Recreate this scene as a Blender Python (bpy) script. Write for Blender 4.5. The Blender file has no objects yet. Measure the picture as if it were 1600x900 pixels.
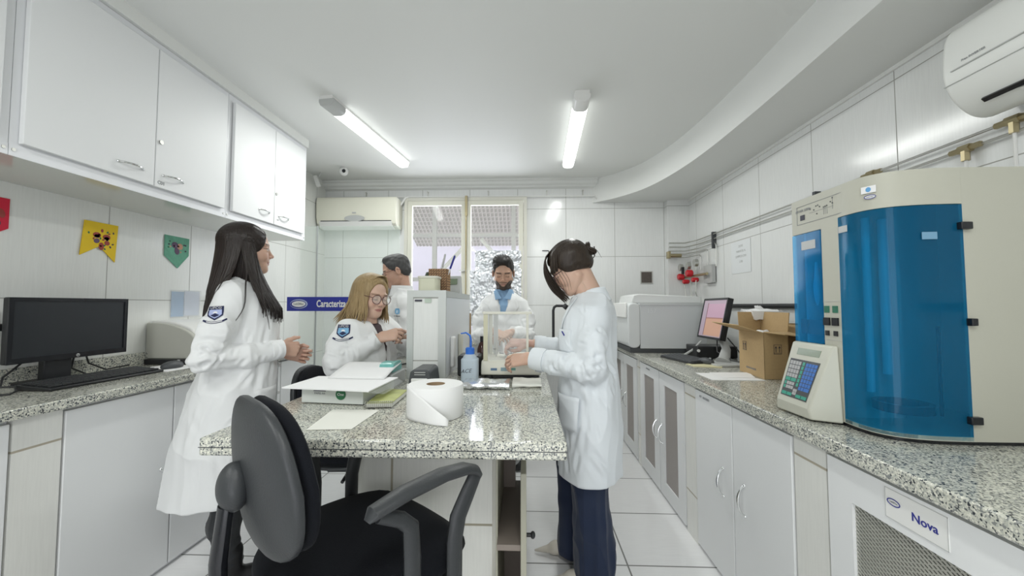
import bpy, math, random
import numpy as np
from mathutils import Vector, Matrix, noise
random.seed(7)
SC = bpy.context.scene
COL = SC.collection
PI = math.pi
# ---------------------------------------------------------------- camera
cam_d = bpy.data.cameras.new('camera'); cam = bpy.data.objects.new('camera', cam_d); COL.objects.link(cam)
cam_d.lens = 36 * 600 / 1600; cam_d.sensor_width = 36; cam_d.clip_start = 0.05
PITCH = math.atan(27 / 600); YAW = math.atan(22 / 600)
cam.location = (0, 0, 1.22)
cam.rotation_euler = (PI / 2 + PITCH, 0, YAW)
SC.camera = cam
# ---------------------------------------------------------------- world, exposure
SC.view_settings.view_transform = 'Standard'; SC.view_settings.look = 'None'
SC.view_settings.gamma = 1; SC.view_settings.exposure = 0.06
SC.view_settings.use_curve_mapping = False
W = bpy.data.worlds.new('world'); SC.world = W; W.use_nodes = True
bg = W.node_tree.nodes['Background']; bg.inputs[0].default_value = (0.86, 0.9, 1.0, 1); bg.inputs[1].default_value = 1.15
LAMP_W = 11.0       # watts of one ceiling tube fixture
LAMP_COL = (0.98, 1.0, 0.97)
DAYLIGHT_W = 30.0
def area(name, loc, rot, sx, sy, watts, color=LAMP_COL):
    d = bpy.data.lights.new(name, 'AREA'); d.shape = 'RECTANGLE'; d.size = sx; d.size_y = sy; d.energy = watts; d.color = color
    o = bpy.data.objects.new(name, d); COL.objects.link(o); o.location = loc; o.rotation_euler = rot
    return o
# daylight that falls in through the window
dl = area('window_daylight', (-0.64, 4.3, 1.75), (-PI / 2, 0, 0), 1.2, 1.2, DAYLIGHT_W, (0.9, 0.94, 1.0))
# fill light added behind the camera, shining through an invented doorway
added_fill = area('added_fill_light', (-0.25, -1.80, 1.07), (PI / 2, 0, 0), 1.24, 2.1, 17.0, (0.97, 0.98, 1.0))
# ---------------------------------------------------------------- photograph rays (used only to measure places)
_F = Vector((-math.sin(YAW) * math.cos(PITCH), math.cos(YAW) * math.cos(PITCH), math.sin(PITCH)))
_R = Vector((math.cos(YAW), math.sin(YAW), 0)); _U = _R.cross(_F); _C = Vector((0, 0, 1.22))
def _ray(px, py): return _F + _R * ((px - 800) / 600) - _U * ((py - 450) / 600)
def atY(px, py, Y): d = _ray(px, py); return _C + d * (Y / d.y)
def atX(px, py, X): d = _ray(px, py); return _C + d * (X / d.x)
def atZ(px, py, Z): d = _ray(px, py); return _C + d * ((Z - 1.22) / d.z)
# ---------------------------------------------------------------- materials
def _mat(name):
    m = bpy.data.materials.new(name); m.use_nodes = True
    return m, m.node_tree, m.node_tree.nodes['Principled BSDF']
def nn(nt, t, **kw):
    n = nt.nodes.new(t)
    for k, v in kw.items():
        if k.startswith('i_'): n.inputs[int(k[2:])].default_value = v
        else: setattr(n, k, v)
    return n
def plain(name, c, rough=0.5, metal=0.0, spec=0.5, bump=0, bscale=60, var=0.0, alpha=1, trans=0, ior=1.45, emit=0, coat=0, bstretch=(1, 1, 1), sheen=0):
    m, nt, b = _mat(name)
    b.inputs['Base Color'].default_value = (*c, 1); b.inputs['Roughness'].default_value = rough
    b.inputs['Metallic'].default_value = metal; b.inputs['Specular IOR Level'].default_value = spec
    b.inputs['Alpha'].default_value = alpha; b.inputs['Transmission Weight'].default_value = trans; b.inputs['IOR'].default_value = ior
    b.inputs['Coat Weight'].default_value = coat; b.inputs['Sheen Weight'].default_value = sheen
    if emit: b.inputs['Emission Color'].default_value = (*c, 1); b.inputs['Emission Strength'].default_value = emit
    if bump or var:
        tc = nn(nt, 'ShaderNodeTexCoord'); mp = nn(nt, 'ShaderNodeMapping'); mp.inputs['Scale'].default_value = bstretch
        nz = nn(nt, 'ShaderNodeTexNoise'); nz.inputs['Scale'].default_value = bscale; nz.inputs['Detail'].default_value = 4
        nt.links.new(tc.outputs['Object'], mp.inputs[0]); nt.links.new(mp.outputs[0], nz.inputs[0])
        if bump:
            bp = nn(nt, 'ShaderNodeBump'); bp.inputs['Strength'].default_value = bump; bp.inputs['Distance'].default_value = 0.004
            nt.links.new(nz.outputs[0], bp.inputs['Height']); nt.links.new(bp.outputs[0], b.inputs['Normal'])
        if var:
            mx = nn(nt, 'ShaderNodeMix', data_type='RGBA'); mx.inputs[6].default_value = (*[x * (1 - var) for x in c], 1); mx.inputs[7].default_value = (*[min(1, x * (1 + var)) for x in c], 1)
            nt.links.new(nz.outputs[0], mx.inputs[0]); nt.links.new(mx.outputs[2], b.inputs['Base Color'])
    return m
def tiles(name, ua, va, pu, pv, ou, ov, c, grout, gw=0.0035, rough=0.16, streak=True, streak_axis=2, strength=0.22):
    """glazed tiles with grout joints; ua / va: axes (0,1,2) the joints are counted on"""
    m, nt, b = _mat(name); L = nt.links.new
    tc = nn(nt, 'ShaderNodeTexCoord'); sp = nn(nt, 'ShaderNodeSeparateXYZ'); L(tc.outputs['Object'], sp.inputs[0])
    def line(ax, p, o):
        a = nn(nt, 'ShaderNodeMath', operation='SUBTRACT'); L(sp.outputs[ax], a.inputs[0]); a.inputs[1].default_value = o
        q = nn(nt, 'ShaderNodeMath', operation='PINGPONG'); L(a.outputs[0], q.inputs[0]); q.inputs[1].default_value = p / 2
        # distance to nearest multiple of p
        r = nn(nt, 'ShaderNodeMapRange'); L(q.outputs[0], r.inputs[0]); r.inputs[1].default_value = gw * 0.5; r.inputs[2].default_value = gw * 0.8
        return r
    u = line(ua, pu, ou); v = line(va, pv, ov)
    mn = nn(nt, 'ShaderNodeMath', operation='MINIMUM'); L(u.outputs[0], mn.inputs[0]); L(v.outputs[0], mn.inputs[1])
    mx = nn(nt, 'ShaderNodeMix', data_type='RGBA'); L(mn.outputs[0], mx.inputs[0]); mx.inputs[6].default_value = (*grout, 1)
    mp = nn(nt, 'ShaderNodeMapping'); s = [140, 140, 140]; s[streak_axis] = 9; mp.inputs['Scale'].default_value = s
    L(tc.outputs['Object'], mp.inputs[0]); nz = nn(nt, 'ShaderNodeTexNoise'); nz.inputs['Scale'].default_value = 1.0; nz.inputs['Detail'].default_value = 3; L(mp.outputs[0], nz.inputs[0])
    rp = nn(nt, 'ShaderNodeMapRange'); L(nz.outputs[0], rp.inputs[0]); rp.inputs[1].default_value = 0.35; rp.inputs[2].default_value = 0.62
    cm = nn(nt, 'ShaderNodeMix', data_type='RGBA'); L(rp.outputs[0], cm.inputs[0]); cm.inputs[6].default_value = (*[x * 0.965 for x in c], 1); cm.inputs[7].default_value = (*c, 1)
    L(cm.outputs[2], mx.inputs[7]); L(mx.outputs[2], b.inputs['Base Color'])
    rr = nn(nt, 'ShaderNodeMapRange'); L(mn.outputs[0], rr.inputs[0]); rr.inputs[3].default_value = 0.8; rr.inputs[4].default_value = rough; L(rr.outputs[0], b.inputs['Roughness'])
    ad = nn(nt, 'ShaderNodeMath', operation='MULTIPLY_ADD'); L(nz.outputs[0], ad.inputs[0]); ad.inputs[1].default_value = 0.35; L(mn.outputs[0], ad.inputs[2])
    bp = nn(nt, 'ShaderNodeBump'); bp.inputs['Strength'].default_value = strength; bp.inputs['Distance'].default_value = 0.002; L(ad.outputs[0], bp.inputs['Height']); L(bp.outputs[0], b.inputs['Normal'])
    return m
def granite(name):
    m, nt, b = _mat(name); L = nt.links.new
    tc = nn(nt, 'ShaderNodeTexCoord')
    v1 = nn(nt, 'ShaderNodeTexVoronoi'); v1.inputs['Scale'].default_value = 270; L(tc.outputs['Object'], v1.inputs[0])
    r1 = nn(nt, 'ShaderNodeValToRGB'); L(v1.outputs['Color'], r1.inputs[0]); r1.color_ramp.interpolation = 'CONSTANT'
    e = r1.color_ramp.elements; e[0].position = 0; e[0].color = (0.05, 0.057, 0.065, 1); e[1].position = 0.17; e[1].color = (0.24, 0.25, 0.24, 1)
    for p, c in ((0.32, (0.46, 0.47, 0.42)), (0.50, (0.60, 0.60, 0.52)), (0.74, (0.74, 0.73, 0.64))):
        k = e.new(p); k.color = (*c, 1)
    nz = nn(nt, 'ShaderNodeTexNoise'); nz.inputs['Scale'].default_value = 150; nz.inputs['Detail'].default_value = 3; L(tc.outputs['Object'], nz.inputs[0])
    r2 = nn(nt, 'ShaderNodeMapRange'); L(nz.outputs[0], r2.inputs[0]); r2.inputs[1].default_value = 0.60; r2.inputs[2].default_value = 0.64
    mx = nn(nt, 'ShaderNodeMix', data_type='RGBA'); L(r2.outputs[0], mx.inputs[0]); L(r1.outputs[0], mx.inputs[6]); mx.inputs[7].default_value = (0.05, 0.055, 0.065, 1)
    L(mx.outputs[2], b.inputs['Base Color']); b.inputs['Roughness'].default_value = 0.09
    return m
M = {}
WT = (0.80, 0.81, 0.80); GR = (0.36, 0.36, 0.33)
M['tile_right'] = tiles('white glazed wall tile right', 1, 2, 0.51, 0.51, 1.76, 1.73, WT, GR)
M['tile_left'] = tiles('white glazed wall tile left', 1, 2, 0.49, 0.51, 1.905, 1.25, (0.79, 0.80, 0.77), GR)
M['tile_back'] = tiles('white glazed wall tile back', 0, 2, 0.51, 0.51, 0.932, 1.73, WT, GR)
M['tile_backl'] = tiles('white glazed wall tile back left', 0, 2, 0.49, 0.51, -1.48, 1.73, WT, GR)
M['tile_base'] = tiles('white glazed tile on masonry base', 0, 2, 0.36, 0.51, -0.488, 0.483, (0.80, 0.80, 0.75), (0.38, 0.35, 0.27), gw=0.006)
M['tile_pil'] = tiles('white glazed tile on pilaster', 0, 2, 5, 0.51, 2.5, 0.74, (0.78, 0.78, 0.74), (0.42, 0.38, 0.3), gw=0.006)
M['tile_divider'] = tiles('white streaked tile of bench divider', 1, 2, 9, 0.30, 0.1, 0.985, (0.80, 0.81, 0.79), GR, gw=0.004)
M['floor'] = tiles('white ceramic floor tile', 0, 1, 0.48, 0.458, -0.005, 1.878, (0.80, 0.80, 0.80), (0.2, 0.2, 0.19), gw=0.006, rough=0.13, streak_axis=0, strength=0.08)
M['ceil'] = plain('matt white ceiling paint', (0.76, 0.77, 0.75), 0.6, bump=0.05, bscale=3)
M['granite'] = granite('speckled cream grey black granite')
M['lam'] = plain('white laminate', (0.78, 0.79, 0.79), 0.5)
M['lam_edge'] = plain('yellowed white edge', (0.66, 0.65, 0.58), 0.4)
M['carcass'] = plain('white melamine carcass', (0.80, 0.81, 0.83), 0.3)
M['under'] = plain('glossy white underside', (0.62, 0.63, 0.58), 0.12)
M['chrome'] = plain('chrome', (0.75, 0.76, 0.76), 0.12, 1.0)
M['steel'] = plain('brushed steel', (0.55, 0.55, 0.52), 0.35, 1.0)
M['alu'] = plain('grey aluminium trim', (0.55, 0.57, 0.55), 0.4, 0.3)
M['brass'] = plain('dull brass fitting', (0.42, 0.36, 0.22), 0.35, 0.8)
M['black'] = plain('black plastic', (0.018, 0.019, 0.021), 0.38, bump=0.1, bscale=300)
M['blackg'] = plain('glossy black plastic', (0.012, 0.013, 0.016), 0.2)
M['screen_off'] = plain('dark switched off screen', (0.02, 0.023, 0.027), 0.32)
M['dgrey'] = plain('dark grey plastic', (0.07, 0.075, 0.08), 0.45)
M['chair_shell'] = plain('charcoal plastic chair shell', (0.036, 0.039, 0.042), 0.42, bump=0.15, bscale=220)
M['chair_fab'] = plain('black upholstery fabric', (0.006, 0.007, 0.010), 0.9, bump=0.3, bscale=500, spec=0.2, sheen=0.03)
M['cream'] = plain('cream plastic', (0.70, 0.69, 0.60), 0.4)
M['creamy'] = plain('yellowed cream plastic', (0.60, 0.58, 0.42), 0.4)
M['beige'] = plain('beige powder coated metal', (0.50, 0.495, 0.42), 0.45, bump=0.04, bscale=200)
M['white'] = plain('white plastic', (0.80, 0.80, 0.78), 0.35)
M['acw'] = plain('air conditioner white plastic', (0.80, 0.81, 0.78), 0.25)
M['acc'] = plain('air conditioner cream plastic', (0.78, 0.77, 0.66), 0.3)
M['ltgrey'] = plain('light grey plastic', (0.50, 0.51, 0.50), 0.4)
M['paper'] = plain('white paper', (0.84, 0.84, 0.84), 0.8)
M['paperc'] = plain('cream paper', (0.78, 0.78, 0.72), 0.8)
M['tissue'] = plain('white tissue paper', (0.82, 0.82, 0.81), 0.95, bump=0.08, bscale=220)
M['card'] = plain('brown corrugated cardboard', (0.50, 0.35, 0.18), 0.8, bump=0.1, bscale=90, var=0.08)
M['cardd'] = plain('brown cardboard core', (0.36, 0.26, 0.16), 0.9)
M['ink'] = plain('dark printing ink', (0.05, 0.05, 0.07), 0.6)
M['inkg'] = plain('grey printing ink', (0.28, 0.29, 0.30), 0.6)
M['inkb'] = plain('navy printing ink', (0.03, 0.035, 0.25), 0.5)
M['signblue'] = plain('blue sign', (0.025, 0.035, 0.30), 0.3)
M['lcd'] = plain('green grey liquid crystal display', (0.20, 0.25, 0.17), 0.2)
M['green'] = plain('green label ink', (0.03, 0.16, 0.07), 0.5)
M['teal'] = plain('teal plastic film', (0.18, 0.52, 0.48), 0.25, alpha=0.85)
M['blueplastic'] = plain('blue plastic', (0.03, 0.16, 0.62), 0.35)
M['red'] = plain('red plastic', (0.55, 0.02, 0.03), 0.3)
M['foil'] = plain('crumpled aluminium foil', (0.80, 0.81, 0.83), 0.25, 1.0, bump=0.6, bscale=40)
M['clear'] = plain('clear glass', (0.95, 0.98, 0.96), 0.02, alpha=0.12)
M['gglass'] = plain('greenish glass pane', (0.70, 0.82, 0.74), 0.03, alpha=0.16)
M['clearp'] = plain('clear thin plastic', (0.85, 0.87, 0.88), 0.15, alpha=0.2)
M['bottle'] = plain('translucent polyethylene', (0.62, 0.72, 0.80), 0.4, alpha=0.8)
M['tub'] = plain('translucent yellowish tub', (0.72, 0.72, 0.56), 0.35, alpha=0.9)
M['bluewin'] = plain('blue tinted acrylic window', (0.010, 0.165, 0.31), 0.07, alpha=0.74)
M['bluewin2'] = plain('light blue tinted acrylic window', (0.02, 0.25, 0.52), 0.07, alpha=0.74)
def tinted(name, c, t, fac, rough=.07):
    m, nt, b = _mat(name); b.inputs['Base Color'].default_value = (*c, 1); b.inputs['Roughness'].default_value = rough
    tr = nn(nt, 'ShaderNodeBsdfTransparent'); tr.inputs[0].default_value = (*t, 1); mx = nn(nt, 'ShaderNodeMixShader'); mx.inputs[0].default_value = fac
    nt.links.new(tr.outputs[0], mx.inputs[1]); nt.links.new(b.outputs[0], mx.inputs[2]); nt.links.new(mx.outputs[0], nt.nodes['Material Output'].inputs[0]); return m
M['bluewin'] = tinted('blue tinted acrylic window', (0.014, 0.19, 0.36), (0.42, 0.80, 0.95), 0.26)
M['bluewin2'] = tinted('light blue tinted acrylic window', (0.02, 0.30, 0.62), (0.40, 0.78, 0.97), 0.28)
M['lamp'] = plain('lit lamp diffuser', (0.97, 1.0, 0.97), 0.4, emit=2.6)
M['wood'] = plain('light brown wood', (0.40, 0.27, 0.13), 0.6)
M['brownpanel'] = plain('grey brown laminate', (0.26, 0.22, 0.19), 0.5)
M['greige'] = plain('greige panel edge', (0.42, 0.41, 0.33), 0.5)
M['rub'] = plain('grey rubber', (0.3, 0.31, 0.31), 0.7)
# ---------------------------------------------------------------- mesh helpers
class MB:
    def __init__(s): s.v = []; s.f = []; s.m = []
    def add(s, v, f, mi=0):
        n = len(s.v); s.v += [tuple(p) for p in v]; s.f += [tuple(i + n for i in q) for q in f]; s.m += [mi] * len(f); return s
    def box(s, x0, x1, y0, y1, z0, z1, mi=0):
        v = [(x, y, z) for z in (z0, z1) for y in (y0, y1) for x in (x0, x1)]
        return s.add(v, [(0, 2, 3, 1), (4, 5, 7, 6), (0, 1, 5, 4), (2, 6, 7, 3), (0, 4, 6, 2), (1, 3, 7, 5)], mi)
    def obox(s, c, ax, ay, az, mi=0):
        """box from centre and three half-extent vectors"""
        c = Vector(c); ax, ay, az = Vector(ax), Vector(ay), Vector(az)
        v = [c + ax * i + ay * j + az * k for k in (-1, 1) for j in (-1, 1) for i in (-1, 1)]
        f = [(0, 2, 3, 1), (4, 5, 7, 6), (0, 1, 5, 4), (2, 6, 7, 3), (0, 4, 6, 2), (1, 3, 7, 5)]
        if ax.cross(ay).dot(az) < 0: f = [q[::-1] for q in f]
        return s.add(v, f, mi)
    def tube(s, pts, r, n=10, mi=0, flat=None, cap=True):
        pts = [Vector(p) for p in pts]; R = r if isinstance(r, (list, tuple)) else [r] * len(pts)
        v = []; f = []; up = None
        for i, p in enumerate(pts):
            t = (pts[min(i + 1, len(pts) - 1)] - pts[max(i - 1, 0)]).normalized()
            if up is None: up = Vector((0, 0, 1)) if abs(t.z) < 0.9 else Vector((1, 0, 0))
            sd = t.cross(up).normalized(); up = sd.cross(t).normalized()
            a, b = (1, 1) if flat is None else flat
            for k in range(n):
                g = 2 * PI * k / n; v.append(p + sd * math.cos(g) * R[i] * a + up * math.sin(g) * R[i] * b)
        for i in range(len(pts) - 1):
            for k in range(n):
                f.append((i * n + k, i * n + (k + 1) % n, (i + 1) * n + (k + 1) % n, (i + 1) * n + k))
        if cap:
            f.append(tuple(range(n))[::-1]); f.append(tuple((len(pts) - 1) * n + k for k in range(n)))
        f = [q[::-1] for q in f]
        return s.add(v, f, mi)
    def cyl(s, a, b, r, r2=None, n=20, mi=0): return s.tube([a, b], [r, r if r2 is None else r2], n, mi)
    def lathe(s, prof, c, n=28, mi=0, axis='z', closed=False):
        v = []; f = []
        for r, h in prof:
            for k in range(n):
                g = 2 * PI * k / n; a, b = r * math.cos(g), r * math.sin(g)
                p = {'z': (a, b, h), 'x': (h, a, b), 'y': (b, h, a)}[axis]
                v.append((c[0] + p[0], c[1] + p[1], c[2] + p[2]))
        m = len(prof); rng = m if closed else m - 1
        for i in range(rng):
            for k in range(n):
                j = (i + 1) % m; f.append((i * n + k, i * n + (k + 1) % n, j * n + (k + 1) % n, j * n + k))
        if not closed:
            if prof[0][0] > 1e-5: f.append(tuple(range(n))[::-1])
            if prof[-1][0] > 1e-5: f.append(tuple((m - 1) * n + k for k in range(n)))
        return s.add(v, f, mi)
    def prism(s, pts, a0, a1, axis='z', mi=0):
        """extrude a 2-D outline; axis x: pts=(y,z), y: pts=(x,z), z: pts=(x,y)"""
        n = len(pts); v = []
        for a in (a0, a1):
            for p, q in pts: v.append({'z': (p, q, a), 'x': (a, p, q), 'y': (p, a, q)}[axis])
        f = [(k, (k + 1) % n, n + (k + 1) % n, n + k) for k in range(n)] + [tuple(range(n))[::-1], tuple(range(n, 2 * n))]
        ar = sum(pts[k][0] * pts[(k + 1) % n][1] - pts[(k + 1) % n][0] * pts[k][1] for k in range(n))
        if (ar < 0) != (axis == 'y'): f = [q[::-1] for q in f]
        return s.add(v, f, mi)
    def slab(s, quad, t, mi=0):
        """plate through corner points with thickness t along its normal"""
        q = [Vector(p) for p in quad]; nrm = (q[1] - q[0]).cross(q[2] - q[1]).normalized() * t; n = len(q)
        v = q + [p + nrm for p in q]
        return s.add(v, [tuple(range(n))[::-1], tuple(range(n, 2 * n))] + [(k, (k + 1) % n, n + (k + 1) % n, n + k) for k in range(n)], mi)
    def ell(s, c, r, n=20, m=12, mi=0, rot=None):
        v = []; f = []; rot = rot or Matrix.Identity(3)
        for i in range(1, m):
            a = PI * i / m
            for k in range(n):
                g = 2 * PI * k / n; v.append(Vector(c) + rot @ Vector((r[0] * math.sin(a) * math.cos(g), r[1] * math.sin(a) * math.sin(g), r[2] * math.cos(a))))
        v.append(Vector(c) + rot @ Vector((0, 0, r[2]))); v.append(Vector(c) - rot @ Vector((0, 0, r[2])))
        for i in range(m - 2):
            for k in range(n): f.append((i * n + k, (i + 1) * n + k, (i + 1) * n + (k + 1) % n, i * n + (k + 1) % n))
        t = (m - 1) * n
        for k in range(n): f.append((t, k, (k + 1) % n)); f.append((t + 1, (m - 2) * n + (k + 1) % n, (m - 2) * n + k))
        return s.add(v, f, mi)
    def sheet(s, fn, nu, nv, mi=0, t=0.0):
        """surface fn(u,v)->point on a grid, optionally thickened later"""
        v = [fn(i / nu, j / nv) for j in range(nv + 1) for i in range(nu + 1)]
        f = [(j * (nu + 1) + i, j * (nu + 1) + i + 1, (j + 1) * (nu + 1) + i + 1, (j + 1) * (nu + 1) + i) for j in range(nv) for i in range(nu)]
        return s.add(v, f, mi)
ROOTW = {}
def inv_of(p):
    while p is not None and p.parent is not None: p = p.parent
    return (Matrix.Translation(p.location) @ p.rotation_euler.to_matrix().to_4x4()).inverted() if p is not None else None
def obj(name, mb, mat, parent=None, local=False, smooth=None, bevel=0, bseg=2, thick=0, base=None, angle=35, kind=None):
    """link one mesh object; geometry given in world coordinates unless local"""
    v = mb.v
    if base is not None: v = [(p[0] - base[0], p[1] - base[1], p[2] - base[2]) for p in v]
    if parent is not None and not local:
        I = inv_of(parent); v = [I @ Vector(p) for p in v]
    me = bpy.data.meshes.new(name); me.from_pydata([tuple(p) for p in v], [], mb.f)
    mats = mat if isinstance(mat, (list, tuple)) else [mat]
    for m in mats: me.materials.append(M[m] if isinstance(m, str) else m)
    me.polygons.foreach_set('material_index', mb.m)
    me.polygons.foreach_set('use_smooth', [True] * len(mb.f)); me.update()
    me.set_sharp_from_angle(angle=math.radians(angle))
    o = bpy.data.objects.new(name, me); COL.objects.link(o)
    if base is not None: o.location = base
    o.parent = parent
    if thick: md = o.modifiers.new('solid', 'SOLIDIFY'); md.thickness = thick; md.offset = 0
    if bevel: md = o.modifiers.new('bevel', 'BEVEL'); md.width = bevel; md.segments = bseg; md.limit_method = 'ANGLE'; md.angle_limit = math.radians(40); md.harden_normals = False
    if kind: o['kind'] = kind
    return o
def thing(name, label, cat, loc=(0, 0, 0), rz=0, group=None):
    o = bpy.data.objects.new(name, None); COL.objects.link(o); o.empty_display_size = 0.05
    o.location = loc; o.rotation_euler = (0, 0, rz); o['label'] = label; o['category'] = cat
    if group: o['group'] = group
    return o
def tag(o, label, cat, group=None):
    o['label'] = label; o['category'] = cat
    if group: o['group'] = group
    return o
def txt(name, s, size, pos, right, up, mat, parent=None, sx=1.0, bold=0.0, align='CENTER'):
    cu = bpy.data.curves.new(name, 'FONT'); cu.body = s; cu.size = size; cu.align_x = align; cu.align_y = 'CENTER'; cu.extrude = 0.0004; cu.offset = bold * size; cu.resolution_u = 3
    t = bpy.data.objects.new('t', cu); COL.objects.link(t); bpy.context.view_layer.update()
    me = bpy.data.meshes.new_from_object(t.evaluated_get(bpy.context.evaluated_depsgraph_get())); bpy.data.objects.remove(t)
    r = Vector(right).normalized(); u = Vector(up).normalized(); n = r.cross(u)
    mb = MB(); mb.add([Vector(pos) + r * v.co.x * sx + u * v.co.y + n * v.co.z for v in me.vertices], [tuple(p.vertices) for p in me.polygons])
    bpy.data.meshes.remove(me)
    return obj(name, mb, mat, parent)
def ring(c, right, up, a, b, w, n=40):
    """flat elliptical ring with width w, as a thin slab mesh"""
    r = Vector(right).normalized(); u = Vector(up).normalized(); nn_ = r.cross(u) * 0.0006; mb = MB(); v = []
    for k in range(n):
        g = 2 * PI * k / n
        for q in (0, w):
            p = Vector(c) + r * math.cos(g) * (a - q) + u * math.sin(g) * (b - q); v += [p, p + nn_]
    f = []
    for k in range(n):
        a0 = 4 * k; b0 = 4 * ((k + 1) % n); f += [(a0 + 1, b0 + 1, b0 + 3, a0 + 3)[::-1], (a0, a0 + 1, b0 + 1, b0), (a0 + 2, b0 + 2, b0 + 3, a0 + 3)]
    return mb.add(v, f)
def disc(c, right, up, a, b, t=0.0005, n=40):
    r = Vector(right).normalized(); u = Vector(up).normalized()
    return MB().slab([Vector(c) + r * math.cos(2 * PI * k / n) * a + u * math.sin(2 * PI * k / n) * b for k in range(n)], t)
def rrect(x0, x1, y0, y1, r, n=5):
    o = []
    for cx, cy, a in ((x1 - r, y1 - r, 0), (x0 + r, y1 - r, 90), (x0 + r, y0 + r, 180), (x1 - r, y0 + r, 270)):
        for k in range(n + 1):
            g = math.radians(a + 90 * k / n); o.append((cx + r * math.cos(g), cy + r * math.sin(g)))
    return o
def arch(p0, p1, out, r=0.004, lift=0.025):
    """bow handle between p0 and p1 bulging along out"""
    p0, p1, out = Vector(p0), Vector(p1), Vector(out)
    pts = [p0 + (p1 - p0) * t + out * lift * math.sin(PI * t) ** 0.6 for t in [i / 12 for i in range(13)]]
    rr = [r * (1.5 if i in (0, 12) else 1.0 + 0.5 * math.sin(PI * i / 12)) for i in range(13)]
    mb = MB().tube(pts, rr, 10); mb.ell(p0, (r * 2, r * 2, r * 2), 12, 8); mb.ell(p1, (r * 2, r * 2, r * 2), 12, 8)
    return mb
# ================================================================ THE ROOM
XL, XR, YB, YF, ZC = -2.17, 1.67, 4.04, -1.7, 2.55
def struct(name, mb, mat, parent=None, **k):
    o = obj(name, mb, mat, parent, **k)
    if parent is None: o['kind'] = 'structure'
    return o
struct('floor', MB().box(XL - .15, XR + .15, YF - .15, YB + .15, -0.1, 0), 'floor')
struct('ceiling', MB().box(XL - .15, XR + .15, YF - .15, YB + .15, ZC, ZC + .1), 'ceil')
struct('wall_left', MB().box(XL - .12, XL, YF - .12, YB + .12, 0, ZC), 'tile_left')
struct('wall_right', MB().box(XR, XR + .12, YF - .12, YB + .12, 0, ZC), 'tile_right')
struct('wall_front', MB().box(XL, -.92, YF - .12, YF, 0, ZC).box(.42, XR, YF - .12, YF, 0, ZC).box(-.92, .42, YF - .12, YF, 2.18, ZC), 'tile_back')  # opening in this unseen wall is made up, to admit the fill light
struct('added_doorway_1', MB().box(-.92, -.87, YF - .12, YF + .02, 0, 2.18).box(.37, .42, YF - .12, YF + .02, 0, 2.18).box(-.87, .37, YF - .12, YF + .02, 2.13, 2.18), 'white')  # invented door frame, added around the fill light opening
# back wall with the window opening
WX0, WX1, WZ0, WZ1 = -1.29, 0.01, 0.80, 2.36
wb = MB().box(XL, WX0, YB, YB + .12, 0, ZC, 1).box(WX1, XR, YB, YB + .12, 0, ZC, 0).box(WX0, WX1, YB, YB + .12, 0, WZ0, 0).box(WX0, WX1, YB, YB + .12, WZ1, ZC, 0)
struct('wall_back', wb, ['tile_back', 'tile_backl'])
# curved dropped soffit above the right wall
edge = [(0.70, YB), (0.90, 3.86), (1.06, 3.63), (1.16, 3.36), (1.225, 3.05), (1.262, 2.70), (1.275, 2.30), (1.275, 1.90), (1.265, 1.4), (1.26, .6), (1.26, YF)]
def smooth2(p, n=6):
    out = []
    for i in range(len(p) - 1):
        a, b, c, d = p[max(i - 1, 0)], p[i], p[i + 1], p[min(i + 2, len(p) - 1)]
        for k in range(n):
            t = k / n; out.append(tuple(0.5 * (2 * b[j] + (c[j] - a[j]) * t + (2 * a[j] - 5 * b[j] + 4 * c[j] - d[j]) * t * t + (3 * b[j] - a[j] - 3 * c[j] + d[j]) * t ** 3) for j in (0, 1)))
    return out + [p[-1]]
sof = smooth2(edge) + [(XR, YF), (XR, YB)]
struct('trim_1', MB().prism(sof, 2.30, ZC), 'ceil')
struct('trim_2', MB().box(XR - .012, XR, YF, YB, 2.282, 2.30), 'white')
cr = [(YB, 2.55), (YB - .075, 2.55), (YB - .075, 2.535), (YB - .055, 2.525), (YB - .05, 2.50), (YB - .03, 2.485), (YB - .03, 2.47), (YB, 2.455)]
struct('trim_3', MB().prism(cr, XL, 0.75, 'x'), 'ceil')
struct('trim_4', MB().box(1.45, XR, YB - .08, YB, 0, 2.30), 'tile_back')
# thin pipe and bracket nails above window
pp = MB().tube([(-2.15, 4.0, 2.35), (-2.13, 4.0, 2.375), (0.72, 4.0, 2.365), (0.74, 4.0, 2.33)], .006, 8)
struct('trim_5', pp, 'white')
HK = ['above the cream air conditioner', 'above the left edge of the window', 'above the right window sash', 'just right of the window', 'by the curved soffit']
for i, x in enumerate((-1.72, -1.05, -0.4, .22, .6)):
    mb = MB().box(x - .005, x + .005, YB - .012, YB, 2.385, 2.43).cyl((x, YB - .02, 2.43), (x, YB, 2.43), .008)
    tag(obj('ceiling_hook', mb, 'steel'), 'small metal hook on the wall frieze, the one ' + HK[i], 'hook', 'hooks along the frieze')
# ---- window
win = MB()
def fr(mb, x0, x1, z0, z1, w, y0, y1):
    mb.box(x0, x0 + w, y0, y1, z0, z1); mb.box(x1 - w, x1, y0, y1, z0, z1); mb.box(x0 + w, x1 - w, y0, y1, z1 - w, z1); mb.box(x0 + w, x1 - w, y0, y1, z0, z0 + w)
fr(win, WX0, WX1, WZ0, WZ1, .035, 3.99, 4.10)
wf = struct('window_1', win, 'lam_edge', bevel=.002)
for i, (x0, x1) in enumerate(((-1.252, -0.632), (-0.628, -0.028))):
    mb = MB(); fr(mb, x0, x1, WZ0 + .037, WZ1 - .037, .048, 3.985, 4.02)
    sash = obj('window_sash', mb, 'cream', wf, bevel=.002)
    obj('window_pane', MB().box(x0 + .048, x1 - .048, 4.0, 4.004, WZ0 + .085, WZ1 - .085), 'clear', sash)
obj('window_latch', MB().box(-.70, -.62, 3.965, 3.985, 1.575, 1.588).cyl((-.66, 3.985, 1.58), (-.66, 3.96, 1.58), .012), 'steel', wf)
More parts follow.
